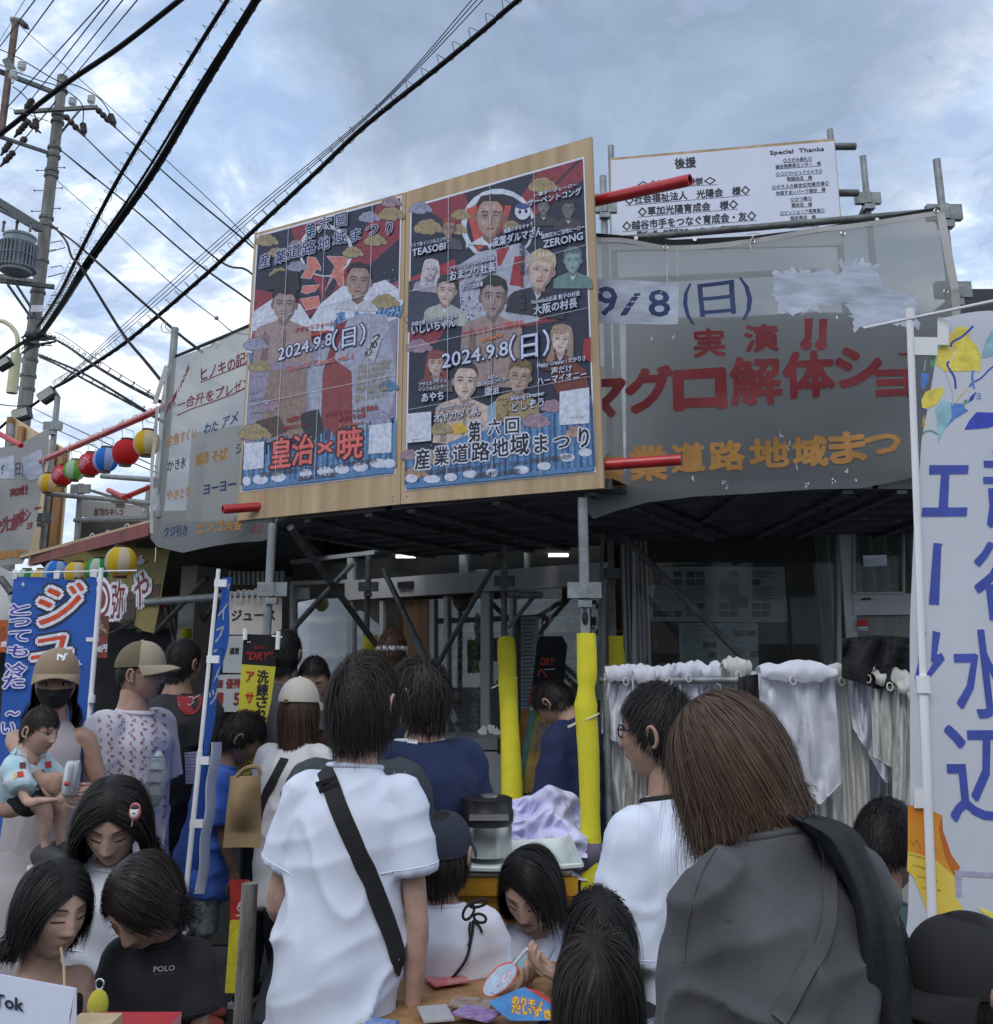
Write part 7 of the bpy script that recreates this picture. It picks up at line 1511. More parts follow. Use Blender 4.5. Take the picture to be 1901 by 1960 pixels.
def make_hair(A_, col='black', L=.07, zcut=None, hat=False, mode='crown', vol=.16, n=2600, front=.50, sideh=-.12, backh=-.62, width=.0034, bangs=False, messy=.15, curl=0.0, crown=(0,-.45,.9), grav=.5, under=700, clump=0.0, seed=1, tip=.35):
    R2 = np.random.default_rng(seed); s = A_.s; ax = np.array([.0790,.0985,.1165]); cen = np.array([0,-.003,.003])
    g = np.array([-A_.hr.z, -A_.hf.z, -A_.hu.z]); g = g/np.linalg.norm(g)
    N0 = int((n+under)*2.3); d = R2.normal(size=(N0, 3)); d /= np.linalg.norm(d, axis=1)[:,None]
    dy = d[:,1]; hl = np.where(dy > 0, sideh+(front-sideh)*np.clip(dy/.55, 0, 1)**1.2, sideh+(backh-sideh)*np.clip(-dy/.6, 0, 1))
    d = d[(d[:,2] > hl+R2.normal(size=N0)*.02) & ((d[:,2] < .30) | (not hat))][:n+under]; N_ = len(d); und = np.arange(N_) < under
    cr = np.array(crown); cr = cr/np.linalg.norm(cr)
    if mode == 'crown': F_ = d-cr*1.02
    elif mode == 'centre': F_ = np.stack([np.sign(d[:,0]+.02)*.9, -.10-.3*np.clip(-d[:,1],0,1), -.5+0*d[:,0]], 1)
    elif mode == 'side': F_ = np.stack([np.where(d[:,0] > .30, 1, -1)*.9, -.05+0*d[:,0], -.4+0*d[:,0]], 1)
    elif mode == 'back': F_ = np.stack([d[:,0]*.3, -1+0*d[:,0], -.35+0*d[:,0]], 1)
    if clump:
        cc = R2.normal(size=(90, 3)); cc /= np.linalg.norm(cc, axis=1)[:,None]; ci = np.argmax(d@cc.T, axis=1); cofs = R2.normal(size=(90, 3))*clump; F_ = F_+cofs[ci]
    F_ = F_+R2.normal(size=F_.shape)*messy
    zc_ = (zcut or 0)+R2.normal(size=N_)*(.006+.10*messy); steps = 11; Li = L*R2.uniform(.72, 1.1, N_); v_i = vol*(R2.random(N_)**.8); v_i[R2.random(N_) < .035] += .07; v_i[und] = vol*.12; Li[und] *= .85
    if bangs: 
        fm = (d[:,1] > .25) & (np.abs(d[:,0]) < .75); Li[fm] *= .55 if L > .1 else .8; F_[fm] = F_[fm]*.3+np.array([0,.8,-.5])
    p = d*ax*1.005+cen; P_ = [p.copy()]; prev = None
    for k in range(steps):
        q = (p-cen)/ax; e = np.linalg.norm(q, axis=1)[:,None]; nn = q/ax; nn /= np.linalg.norm(nn, axis=1)[:,None]
        kk = min(1, ((k+.5)/steps)*grav*2.2)
        fl = F_-nn*np.sum(F_*nn, 1)[:,None]; fl /= np.linalg.norm(fl, axis=1)[:,None]+1e-6
        dr = fl*(1-kk)+g*kk+nn*.12*(1-kk)*(v_i[:,None]/max(vol,.01))
        if curl: dr = dr-nn*curl*(k/steps)
        if prev is not None: dr = dr/np.linalg.norm(dr, axis=1)[:,None]*.6+prev*.4
        dr /= np.linalg.norm(dr, axis=1)[:,None]; prev = dr
        p = p+dr*(Li/steps)[:,None]; q = (p-cen)/ax; ins = np.linalg.norm(q, axis=1); lim = 1.01+v_i*min(1, (k+1)/4)*(np.clip((-p[:,2]+.01)/.04, .02, 1) if hat else 1); bad = ins < lim
        # below the ears hair hangs round the neck rather than hugging the chin
        low = (p[:,2] < -.03); p[bad & ~low] = (q[bad & ~low]/ins[bad & ~low][:,None]*lim[bad & ~low][:,None])*ax+cen
        rr_ = np.sqrt((p[:,0]/ax[0])**2+(p[:,1]/ax[1])**2); mlow = low & (rr_ < lim*.86); p[mlow,0] *= (lim[mlow]*.86/rr_[mlow])**.6; p[mlow,1] *= (lim[mlow]*.86/rr_[mlow])**.6
        if zcut is not None: over = p[:,2] < zc_; p[over] = P_[-1][over]*.999+p[over]*.001
        P_.append(p.copy())
    T = np.stack(P_)  # steps+1, N, 3
    W4 = np.array([[*A_.hr], [*A_.hf], [*A_.hu]])*s; C_ = np.array(A_.C)
    mats = hair_mats(col); verts = []; faces = []; mi = []
    for i in range(steps+1):
        pass
    dirn = np.diff(T, axis=0); dirn = np.concatenate([dirn, dirn[-1:]], 0); nrm = (T-cen)/ax/ax; sd = np.cross(dirn, nrm); ln = np.linalg.norm(sd, axis=2)[:,:,None]; sd = sd/(ln+1e-9)
    wd = np.where(und, width*2.4, width*R2.uniform(.6, 1.2, N_))
    tp_ = 1-(1-tip)*(np.arange(steps+1)/steps)**2
    off = sd*(wd[None,:]*tp_[:,None]/2)[:,:,None]
    A1 = (T+off)@W4+C_; A2 = (T-off)@W4+C_
    V = np.stack([A1, A2], 2).transpose(1, 0, 2, 3).reshape(-1, 3)   # N, steps+1, 2
    base = np.arange(N_)[:,None]*(2*(steps+1))+np.arange(steps)[None,:]*2; Fq = np.stack([base, base+1, base+3, base+2], 2).reshape(-1, 4)
    matid = np.repeat(np.where(und, 0, R2.integers(0, 3, N_)), steps)
    # drop degenerate quads
    q1 = V[Fq[:,0]]; q2 = V[Fq[:,3]]; keep = np.linalg.norm(q1-q2, axis=1) > 1e-5; Fq = Fq[keep]; matid = matid[keep]
    me = bpy.data.meshes.new('hair'); base_l = np.array(wloc(A_.root)); me.vertices.add(len(V)); me.vertices.foreach_set('co', (V-base_l).astype('f').ravel())
    me.loops.add(len(Fq)*4); me.loops.foreach_set('vertex_index', Fq.astype('i').ravel()); me.polygons.add(len(Fq)); me.polygons.foreach_set('loop_start', np.arange(0, len(Fq)*4, 4, dtype='i')); 
    try: me.polygons.foreach_set('loop_total', np.full(len(Fq), 4, dtype='i'))
    except Exception: pass
    for m_ in mats: me.materials.append(m_)
    me.polygons.foreach_set('material_index', matid.astype('i')); me.polygons.foreach_set('use_smooth', np.ones(len(Fq), dtype=bool)); me.update(calc_edges=True); me.validate()
    o = bpy.data.objects.new('hair', me); COL.objects.link(o); o.parent = A_.root
    # scalp under the strands, in the hair colour
    mb = MB(); nu, nv = 36, 18; vs = {}
    def hlv(dy): return sideh+(front-sideh)*max(0, min(1, dy/.55))**1.2 if dy > 0 else sideh+(backh-sideh)*min(1, -dy/.6)
    L_ = []; vl = 0 if hat else vol
    for j in range(nv+1):
        for i in range(nu):
            ph = 2*math.pi*i/nu; dyy = math.cos(ph); lo = math.acos(max(-.95, min(.95, hlv(dyy*.9)))); th = lo*j/nv; dd = (math.sin(th)*math.sin(ph), math.sin(th)*math.cos(ph), math.cos(th)); L_.append(A_.W((dd[0]*ax[0]*(1.012+vl*.18), dd[1]*ax[1]*(1.012+vl*.18)-.003, dd[2]*ax[2]*(1.01+vl*.2)+.003)))
    mb.add(L_, [(j*nu+i, j*nu+(i+1)%nu, (j+1)*nu+(i+1)%nu, (j+1)*nu+i) for j in range(nv) for i in range(nu)]); mk('scalp_hair', mb, mats[0], A_.root, smooth=True, auto=False)
def make_cap(A_, m_, brim=True, back=False, zb=.028, logo=None, tilt=.12, m2=None, bm=None, r=1.10):
    """baseball cap: panelled crown, button, curved brim"""
    W_ = A_.W; nu, nv = 48, 16; ax = (.0795*r,.0995*r,.122*r); sg = -1 if back else 1; L_ = []; fs = []; mb = MB(); sects = []
    for j in range(nv+1):
        for i in range(nu):
            ph = 2*math.pi*i/nu; th = (math.pi*.5+.02)*j/nv; rr_ = math.sin(th)**.88; z = zb+tilt*.0-.012*0+ax[2]*.80*math.cos(th)**1.05 if th < math.pi/2 else zb-.004
            sm = 1-.012*(abs(math.sin(ph*3)) < .12); x, y = ax[0]*rr_*math.sin(ph)*sm, ax[1]*rr_*math.cos(ph)*sm; L_.append(W_((x, y-.002, z+tilt*(y)*sg*1.0)))
    mb.add(L_, [(j*nu+i, j*nu+(i+1)%nu, (j+1)*nu+(i+1)%nu, (j+1)*nu+i) for j in range(nv) for i in range(nu)])
    if m2: mb.m = [1 if (math.cos(2*math.pi*(i+.5)/nu) > .2) else 0 for j in range(nv) for i in range(nu)]
    cap = mk('cap', mb, [m_, m2] if m2 else m_, A_.root, smooth=True, auto=False)
    mb = MB(); top = W_((0,-.002,zb+ax[2]*.80)); mb.ball(top, (.009*A_.s,.009*A_.s,.005*A_.s), 10, 6, (A_.hr, A_.hf, A_.hu)); mk('cap_button', mb, m2 or m_, cap, smooth=True)
    if brim:
        mb = MB(); nu2, nv2 = 20, 8
        def fb_(u, v, o=0):
            a = (u-.5)*math.pi*.86; x0 = ax[0]*math.sin(a); y0 = ax[1]*math.cos(a)*sg; ex = .068*(math.cos(a*.98)**.75 if math.cos(a*.98) > 0 else 0); x = x0*(1+.04*v); y = y0+sg*ex*v
            return W_((x, y-.002, zb+.002-o+tilt*(y)*sg-.016*v*v-.020*(x/.08)**2*v+(.0)))
        mb.grid(lambda u, v: fb_(u, v), nu2, nv2); mb.grid(lambda u, v: fb_(u, v, .003), nu2, nv2); mk('cap_brim', mb, bm or m2 or m_, cap, smooth=True, auto=False)
    return cap
def cast(A_, x, y, off=0.0, bvh=None):
    h = (bvh or A_.bvh).ray_cast(Vector((0,0,CAMH)), ray(x, y).normalized())
    if h[0] is None: return None, None
    n = h[1]; 
    if n.dot(ray(x, y)) > 0: n = -n
    return h[0]+n*off, n
def strap(A_, pts, wid, m_, name='strap', off=.005, parent=None, k=8):
    sp = smoothpts(pts, k); C_ = []; 
    for p in sp:
        c, n = cast(A_, p[0], p[1], off)
        if c is not None: C_.append((c, n))
    if len(C_) < 3: print('strap missed', name); return
    for _ in range(3):
        C_ = [C_[0]]+[((C_[i-1][0]+C_[i][0]*2+C_[i+1][0])/4, (C_[i-1][1]+C_[i][1]*2+C_[i+1][1]).normalized()) for i in range(1, len(C_)-1)]+[C_[-1]]
    mb = MB(); n_ = len(C_); vs = []
    for i, (c, n) in enumerate(C_):
        d = (C_[min(i+1, n_-1)][0]-C_[max(i-1, 0)][0]).normalized(); sd = d.cross(n).normalized(); th = .0014
        vs += [c+sd*wid/2+n*th, c-sd*wid/2+n*th, c-sd*wid/2-n*th*2, c+sd*wid/2-n*th*2]
    mb.add(vs, [(i*4+a, i*4+b, i*4+4+b, i*4+4+a) for i in range(n_-1) for a, b in ((0,1),(1,2),(2,3),(3,0))]); 
    return mk(name, mb, m_, parent or A_.root, smooth=True)
def chestmap(A_):
    st_ = [None]
    def f(x, y, o):
        c, n = cast(A_, x, y, o)
        if c is None: c = st_[0] or A_.C
        st_[0] = c; return c
    return f
M_TEE = shirt_mat('white_tee', (.62,.67,.79)); M_DENIM = shirt_mat('dark_trousers', (.03,.035,.05)); M_GREY = mat('cloth_washed_grey', (.050,.052,.058), .9, 0, .3, 5, .2, 320, sheen=.05, col2=(.095,.097,.102))
M_NAVYC = shirt_mat('navy_happi', (.012,.022,.07)); M_BLKC = shirt_mat('black_tee', (.014,.014,.017)); M_STRAP = mat('webbing', (.012,.012,.013), .7, 0, .2, 60, .5, 300)
BK = (M_DENIM, 'pants', 1)
# 1 man in the white T-shirt, seen from behind
A1 = person('man in white T-shirt seen from behind with black shoulder strap, largest figure in the middle', 695, 1345, 2.58, 1.66, .225, psi=8, yaw=14, side=.06, bw=.86, skin='light', lean=2,
    hair=dict(col='soft', L=.125, mode='crown', vol=.17, n=9000, front=.45, sideh=-.2, backh=-.75, grav=.42, messy=.17, clump=.22, under=1600, crown=(.05,-.35,.93), zcut=-.100, width=.0017), top=dict(m=M_TEE, ease=.020, hem=-.42, sleeve=.62, sflare=.004, amp=.0095, flare=.024), bottom=BK,
    armL=('dir', Vector((-.27,.10,-1)), Vector((.25,.9,-.30))), armR=('dir', Vector((.16,-.02,-1)), Vector((-.06,.10,-1))), voxel=.0085)
st1 = strap(A1, [(607,1434),(625,1480),(650,1550),(690,1640),(722,1720),(748,1790),(765,1850)], .044, M_STRAP, 'shoulder_strap')
mb = MB(); 
for (x,y) in ((628,1500),(632,1512)):
    c, n = cast(A1, x, y, .009)
    if c is not None: mb.box(c, (.052,.010,.007), (Vector((.95,0,.28)), Vector((.28,0,-.95)), n))
mk('buckle', mb, M_BLKPL, st1)
# 2 woman in the washed grey shirt
A2 = person('woman with long brown bob in washed grey T-shirt, nearest figure at the right', 1398, 1452, 1.80, 1.62, .220, ears=False, psi=-20, yaw=-38, pitch=30, lean=13, side=.02, bw=1.0, skin='mid',
    hair=dict(col='bob', L=.27, mode='crown', vol=.14, n=13000, front=.5, sideh=-.25, backh=-.75, grav=.44, messy=.035, under=2200, crown=(.0,.1,.99), zcut=-.128, width=.0015, clump=.04, curl=.12), top=dict(m=M_GREY, ease=.016, hem=-.30, sleeve=1.0, sflare=.012, amp=.014, flare=.0), bottom=BK,
    armL=('dir', Vector((-.13,.05,-1)), Vector((.1,.5,-1))), armR=('dir', Vector((.16,.05,-1)), Vector((-.1,.5,-1))), voxel=.0085)
strap(A2, [(1548,1590),(1580,1640),(1588,1720),(1575,1800),(1530,1880),(1490,1955)], .022, M_GREY, 'bag_strap')
strap(A2, [(1372,1625),(1340,1680),(1318,1760),(1310,1840)], .003, M_GREY, 'shirt_seam', .0015)
mb = MB()   # black jacket carried over the right shoulder
cd = empty('black_jacket', P(1700,1940,1.75), 'black jacket slung over the right shoulder of the woman in grey', 'jacket')
def jk(u, v):
    a = smoothpts([(1535,1585),(1575,1625),(1625,1720),(1640,1830),(1640,1990)], 6); b = smoothpts([(1545,1556),(1640,1590),(1705,1710),(1755,1840),(1790,2010)], 6); i = v*(len(a)-1); j = min(int(i), len(a)-2); f_ = i-j
    p = (a[j]*(1-f_)+a[j+1]*f_)*(1-u)+(b[j]*(1-f_)+b[j+1]*f_)*u; return P(p.x, p.y, 1.66-.10*math.sin(u*math.pi)+.14*u+.02*math.sin(u*11+v*5))
mb.grid(jk, 24, 40); mk('jacket_cloth', mb, mat('cloth_black_jacket', (.012,.014,.016), .9, 0, .3, 10, .5, 60), cd, smooth=True, auto=False)
mb = MB(); mb.grid(lambda u, v: jk(u, v)+Vector((0,.06*math.sin(u*math.pi)+.012,0)), 12, 20); mk('jacket_lining', mb, MATS['cloth_black_jacket'], cd, smooth=True)
# 3 man with glasses
A3 = person('man with black glasses in loose white T-shirt facing left beside the hanging aprons', 1262, 1403, 2.62, 1.68, .23, psi=-38, yaw=-26, bw=.90, skin='mid', lean=4, eyes='open',
    hair=dict(col='black', L=.055, mode='crown', vol=.13, n=4500, front=.55, sideh=-.02, backh=-.55, grav=.2, messy=.12, width=.0026), top=dict(m=M_TEE, ease=.034, hem=-.38, sleeve=1.0, sflare=.022, amp=.009, flare=.015, cm=M_STRAP), bottom=BK)
gl = MB()
for sg in (-1, 1):
    gl.tube([A3.W((sg*.031+.020*math.cos(x), .098-.006*abs(sg), .004+.016*math.sin(x))) for x in np.linspace(0, 2*math.pi, 17)], .0022, 6, False); gl.tube([A3.W((sg*.051,.094,.010)), A3.W((sg*.074,.06,.010)), A3.W((sg*.079,.0,.008)), A3.W((sg*.078,-.012,.0))], .0026, 6)
gl.tube([A3.W((-.011,.099,.008)), A3.W((.011,.099,.008))], .002, 6); mk('glasses', gl, M_BLKPL, A3.root, smooth=True)
mb = MB(); 
# 4 boy with navy cap and corded shirt
A4 = person('boy in navy cap and white shirt with black cord bow on the back', 848, 1632, 2.85, 1.28, .205, psi=6, yaw=10, bw=1.08, skin='mid', hair=dict(col='soft', L=.07, vol=.13, n=2600, sideh=-.25, hat=True, backh=-.7, messy=.15, grav=.5, zcut=-.10), top=dict(m=shirt_mat('white_cotton', (.68,.68,.76)), ease=.03, hem=-.4, sleeve=1.1, amp=.009, flare=.02), bottom=BK)
make_cap(A4, shirt_mat('navy_cap', (.022,.027,.045)), brim=True, zb=.012, tilt=.10)
cm = chestmap(A4); mb = MB()
def cpts(L_, off=.008, k=4): 
    o = [cast(A4, x, y, off)[0] for x, y in smoothpts(L_, k)]; return [p for p in o if p is not None]
for L_ in ([(905,1765),(900,1795),(888,1835),(862,1870),(820,1902)], [(899,1766),(896,1780),(897,1800),(893,1812)], [(903,1764),(915,1770),(922,1785)]):
    q = cpts(L_); 
    if len(q) > 2: mb.tube(q, .0036, 6)
for c0, rx, ry, an in (((896,1745),16,9,-62),((915,1729),17,6,-15),((918,1757),12,8,20)):
    q = [P(x, y, 2.66) for x, y in ellpx(c0, rx, ry, an, 16)]; q.append(q[0]); mb.tube(q, .0036, 6, False)
mk('black_cord', mb, M_STRAP, A4.root, smooth=True)
# 5 woman sitting at the table, looking down
A5 = person('seated woman with short dark bob in white happi coat looking down', 1018, 1698, 3.0, 1.60, .222, ears=False, psi=196, yaw=6, pitch=30, lean=16, bw=1.06, skin='light', eyes='down',
    hair=dict(col='black', L=.19, mode='side', vol=.16, n=4500, front=.52, sideh=-.15, backh=-.7, grav=.45, messy=.06, zcut=-.105, width=.003), top=dict(m=M_TEE, ease=.035, hem=-.1, sleeve=.95, sflare=.03, amp=.008, collar=False), bottom=(M_DENIM,'pants',1),
    armL=('px', 1088, 1876, 2.62, (-.6,.0,-.8), Vector((0,0,1)), Vector((-1,-.1,.35))), armR=('px', 960, 1905, 2.70, (.6,.0,-.8), Vector((0,0,1)), Vector((.6,-.2,.3))), kneel=True)
mb = MB(); mb2 = MB()
for sgn, L_ in ((1, [(1072,1752),(1060,1790),(1042,1830),(1035,1860)]), (-1, [(1002,1768),(1012,1800),(1028,1832),(1035,1860)])): strap(A5, L_, .03, M_TEE, 'neckband', .006)
cm = chestmap(A5); mb = MB(); polypx(mb, None, [(1022,1790),(1062,1790),(1050,1822),(1034,1846),(1022,1822)], .004, mapf=cm); mk('navy_undershirt', mb, M_NAVYC, A5.root)
mb = MB(); polypx(mb, None, [(1012,1768),(1066,1758),(1058,1792),(1024,1792)], .0045, mapf=cm); mk('neckline_skin', mb, skin_mat('light'), A5.body)
# 6, 7 children in front
A6 = person('child with long black hair standing left of the man with glasses, upper of two', 1150, 1797, 2.45, 1.22, .205, ears=False, psi=-8, bw=1.0, hair=dict(col='black', L=.24, mode='crown', vol=.17, n=4200, grav=.5, messy=.07, zcut=-.2, sideh=-.3, backh=-.8, width=.003), top=dict(m=M_BLKC, ease=.02, sleeve=.6), bottom=BK)
A7 = person('child with dark brown hair at the bottom edge, lower of two', 1146, 1898, 1.95, 1.12, .205, ears=False, psi=5, bw=1.0, hair=dict(col='soft', L=.20, mode='crown', vol=.15, n=6500, grav=.5, messy=.08, zcut=-.16, sideh=-.3, backh=-.8, width=.0024, clump=.1), top=dict(m=M_BLKC, ease=.02, sleeve=.6), bottom=BK)
# 8 boy at the right behind the coat, 9 black capped person in the corner
A8 = person('boy with cropped black hair bending behind the beer flag at the right', 1700, 1618, 2.65, 1.42, .215, psi=35, yaw=15, pitch=20, lean=18, skin='tan', hair=dict(col='black', L=.03, vol=.07, n=6500, messy=.1, grav=.1, sideh=.02, backh=-.5, width=.0024), top=dict(m=shirt_mat('dull_teal', (.05,.09,.10)), ease=.02), bottom=BK)
A9 = person('person in black cap and black top at the bottom right corner', 1868, 1890, 1.75, 1.45, .22, psi=-75, yaw=-10, pitch=12, lean=15, hair=dict(col='black', L=.10, vol=.16, n=2500, messy=.2, zcut=-.12, hat=True), top=dict(m=M_BLKC, ease=.025), bottom=BK)
c9 = make_cap(A9, M_BLKC, zb=.01)
# 10 woman in the cap with mask, 11 baby
A10 = person('woman in beige cap and black face mask holding a baby', 107, 1306, 3.9, 1.62, .222, ears=False, psi=172, yaw=-14, pitch=8, bw=.92, skin='mid', eyes='open', hair=dict(col='brown', L=.22, mode='centre', vol=.10, n=3200, hat=True, front=.5, sideh=-.1, backh=-.6, grav=.6, messy=.05, zcut=-.20, width=.0035),
    top=dict(m=shirt_mat('pale_rose_ribbed', (.36,.32,.34)), ease=.008, hem=-.12, sleeve=0, amp=.003, collar=False), bottom=(shirt_mat('pale_rose_skirt', (.36,.32,.34)), 'skirt', .8),
    armL=('px', 184, 1525, 3.75, (-.4,.0,-1)), armR=('px', 92, 1512, 3.42, (.8,-.1,-.6), Vector((0,1,0)), Vector((.9,0,-.1))))
cap10 = make_cap(A10, shirt_mat('beige_cap', (.26,.195,.125)), zb=.030, tilt=.16)
mb = MB(); capb = None
f10 = lambda x, y, o: P(x, y, 3.24)
for dx, b in ((0,.02),): 
    bvc = BVHTree.FromPolygons([Vector(v.co)+wloc(A10.root) for v in cap10.data.vertices], [tuple(p.vertices) for p in cap10.data.polygons])
    def fcap(x, y, o):
        h = bvc.ray_cast(Vector((0,0,CAMH)), ray(x,y).normalized()); return (h[0]-ray(x,y).normalized()*.003) if h[0] else P(x,y,3.27)
    textpx(mb, None, 'N', zV(412,260), zV(470,255), 13, 0, bold=.03, mapf=fcap); textpx(mb, None, 'Y', zV(420,268), zV(488,262), 15, 0, bold=.03, mapf=fcap)
mk('cap_monogram', mb, I_WHT, cap10)
mb = MB()   # face mask
def mk_(u, v): x = (u-.5)*.138; z = -.012-.080*v; q = face_pt(x*(1-.28*v), z*.98, .008+.012*math.sin(math.pi*v)*math.exp(-(x/.035)**2)); return A10.W(q)
mb.grid(mk_, 20, 12); mk('face_mask', mb, mat('black_mask', (.012,.012,.014), .8, 0, .1, 10, .2, 60), A10.root, smooth=True)
strap(A10, [(157,1352),(158,1400),(156,1450),(153,1500)], .016, mat('navy_bag_strap', (.02,.025,.10), .6), 'bag_strap')
mb = MB(); c = P(*zV(512,1100), 3.40); mb.lathe(c-Vector((0,0,.062)), [(.020,0),(.027,.006),(.028,.09),(.022,.112),(.0215,.108),(.0,.108)], 24, (.05,0,1)); can = empty('drink_can', c, 'silver drinks can held in the hand under the baby', 'can'); mk('can_body', mb, mat('can_aluminium', (.55,.57,.60), .3, .85, .1, 8), can, smooth=True)
mb = MB(); mb.tube([c+Vector((-.006,-.0275,-.02)), c+Vector((.008,-.0265,-.02))], .008, 8); mk('can_label', mb, ink('can_red', (.4,.05,.05)), can)
hp11 = P(30, 1512, 3.62)
A11 = person('baby in colourful printed shirt carried on the arm of the masked woman', 76, 1398, 3.55, .90, .158, psi=100, yaw=8, pitch=14, bw=.95, skin='light', eyes='open', hair=dict(col='soft', L=.03, vol=.06, n=2600, messy=.15, grav=.2, front=.42, sideh=-.05, width=.0026), hip=hp11,
    top=dict(m=mat('baby_print', (.62,.66,.70), .8, 0, .1, 16, .2, 60, col2=(.30,.52,.60)), ease=.018, hem=-.15, sleeve=.7, amp=.006, seams=False), bottom=(M_BLKC,'pants',.6), armR=('dir', Vector((.2,.5,-.7)), Vector((0,.9,.1))), armL=('dir', Vector((-.2,.5,-.7)), Vector((0,.9,.2))), legs=False)
cm = chestmap(A11); mb = MB(); rr = random.Random(6); art = [ink('baby_red', (.5,.05,.03)), ink('baby_yellow', (.65,.45,.08)), ink('baby_brown', (.12,.04,.04))]; mb = MB()
for k in range(16):
    mb.cur = k % 3; x, y = rr.uniform(2,100), rr.uniform(1425,1500)
    if cast(A11, x, y)[0] is not None and all(cast(A11, x+a, y+b)[0] is not None for a, b in ((-7,0),(7,0),(0,7),(0,-7))): polypx(mb, None, [(x-6,y-5),(x+5,y-6),(x+6,y+5),(x-5,y+6)] if k % 2 else ellpx((x,y), 5, 3, rr.uniform(0,90), 8), .004, mapf=cm)
if mb.v: mk('shirt_print', mb, art, A11.root)
# 12 man with two-tone cap and patterned shirt
A12 = person('man in two tone beige cap, glasses and pink patterned shirt facing right', 268, 1290, 4.3, 1.68, .228, psi=108, yaw=-16, bw=1.18, skin='mid', eyes='open', lean=2, hair=dict(col='black', L=.012, vol=.02, n=2500, hat=True, messy=.1, grav=.1, sideh=.05, backh=-.4, front=.6, width=.002),
    top=dict(m=shirt_mat('patterned_white', (.60,.56,.60)), ease=.04, hem=-.25, sleeve=.8, sflare=.015, amp=.006, flare=.02), bottom=BK, armR=('dir', Vector((.12,-.05,-1)), Vector((0,.25,-1))))
make_cap(A12, shirt_mat('olive_cap', (.13,.105,.065)), zb=.034, tilt=.03, m2=shirt_mat('pale_beige_cap', (.32,.27,.19)))
gl = MB()
for sg in (-1, 1): gl.tube([A12.W((sg*.033+.022*math.cos(x), .100, .0+.019*math.sin(x))) for x in np.linspace(0, 2*math.pi, 17)], .0011, 5, False); gl.tube([A12.W((sg*.055,.098,.008)), A12.W((sg*.078,.06,.012)), A12.W((sg*.080,0,.010))], .0014, 5)
mk('glasses', gl, mat('gold_wire', (.45,.36,.2), .3, .9), A12.root)
mb = MB(); e, wr = A12.el[1], A12.wr[1]; mb.tube([A12.sh[1]+(e-A12.sh[1])*.62, e, e+(wr-e)*.85], [.058,.050,.036], 14); mk('black_arm_sleeve', mb, M_STRAP, A12.root, smooth=True)
cm = chestmap(A12); mb = MB(); rr = random.Random(16); mb.m = []; 
for iy in range(26):
    for ix in range(12):
        x = 192+ix*10.5+(iy%2)*5; y = 1345+iy*8.6
        if (ix+iy) % 2: continue
        if any(cast(A12, x+a, y+b)[0] is None for a, b in ((-5,-4),(5,-4),(5,5),(-5,5))): continue
        c0 = cast(A12, x, y)[0]
        if abs(c0.y-cast(A12, x+5, y)[0].y) > .05: continue
        mb.cur = (ix*3+iy) % 2
        for q in range(3): polypx(mb, None, ellpx((x+rr.uniform(-3,3), y+rr.uniform(-3,3)), rr.uniform(1,2.6), rr.uniform(.8,2), rr.uniform(0,180), 7), .004, mapf=cm)
mk('shirt_print', mb, [ink('print_rust', (.30,.13,.09), var=.3), ink('print_grey_blue', (.40,.42,.50))], A12.root)
# 13 girl with the hair clip, 14 girl with bob, 15 girl in black
A13 = person('girl with straight black hair and penguin hair clip in white blouse', 218, 1568, 2.9, 1.34, .232, ears=False, psi=168, yaw=0, pitch=30, lean=8, bw=1.0, skin='light', eyes='down', hair=dict(col='black', L=.26, mode='centre', vol=.16, n=5500, front=.50, sideh=-.12, backh=-.8, grav=.45, messy=.04, zcut=-.22, width=.003),
    top=dict(m=shirt_mat('white_blouse', (.60,.62,.70)), ease=.025, hem=-.3, sleeve=.75, sflare=.02, amp=.008), bottom=(shirt_mat('blue_grey_skirt', (.22,.28,.34)),'skirt',.6))
mb = MB(); c = A13.W((-.048,.088,.062)); u, v_, n_ = Vector((1,0,0)), Vector((0,0,1)), Vector((0,-1,0)); cl13 = empty('hair_clip', c, 'small white and red penguin shaped hair clip on the black hair', 'hair clip')
c = P(258, 1554, 2.70)
mb = MB(); mb.ball(c, (.016,.006,.021), 16, 10); mb.ball(c+Vector((0,0,.012)), (.014,.006,.012), 14, 8); mk('clip_body', mb, ink('clip_salmon', (.55,.16,.15)), cl13, smooth=True)
mb = MB(); mb.ball(c+Vector((0,-.003,.001)), (.0115,.006,.016), 14, 8); mk('white_front', mb, I_WHT, cl13, smooth=True)
mb = MB(); mb.ball(c+Vector((0,-.004,.013)), (.011,.006,.008), 12, 8); mb.ball(c+Vector((0,-.0085,-.002)), (.004,.002,.002), 8, 6); mk('dark_face', mb, ink('clip_dark', (.06,.03,.05)), cl13, smooth=True)
mb = MB(); mb.tube([c+Vector((-.004,0,-.02)), c+Vector((-.006,.0,-.036))], .002, 6); mk('pin', mb, MATS['eyelet_metal'], cl13)
A14 = person('girl with chin length black bob and dark camisole looking right', 100, 1738, 2.35, 1.16, .198, ears=False, psi=140, yaw=-14, pitch=10, bw=.95, skin='light', eyes='down', hair=dict(col='black', L=.20, mode='centre', vol=.15, n=6000, front=.50, sideh=-.12, backh=-.75, grav=.42, messy=.06, zcut=-.115, curl=.15, width=.0028), top=dict(m=M_BLKC, ease=.006, hem=-.1, sleeve=0, amp=.002, neck=-.12, collar=False), bottom=BK)
mb = MB(); mb.tube([P(x, y, 2.3) for x, y in smoothpts([(116,1812),(122,1850),(123,1895)], 4)], .003, 6); t14 = empty('drinking_straw', P(118,1850,2.3), 'pale straw at the mouth of the girl with the bob', 'straw'); mk('straw_tube', mb, mat('pale_straw', (.6,.5,.3), .5), t14, smooth=True)
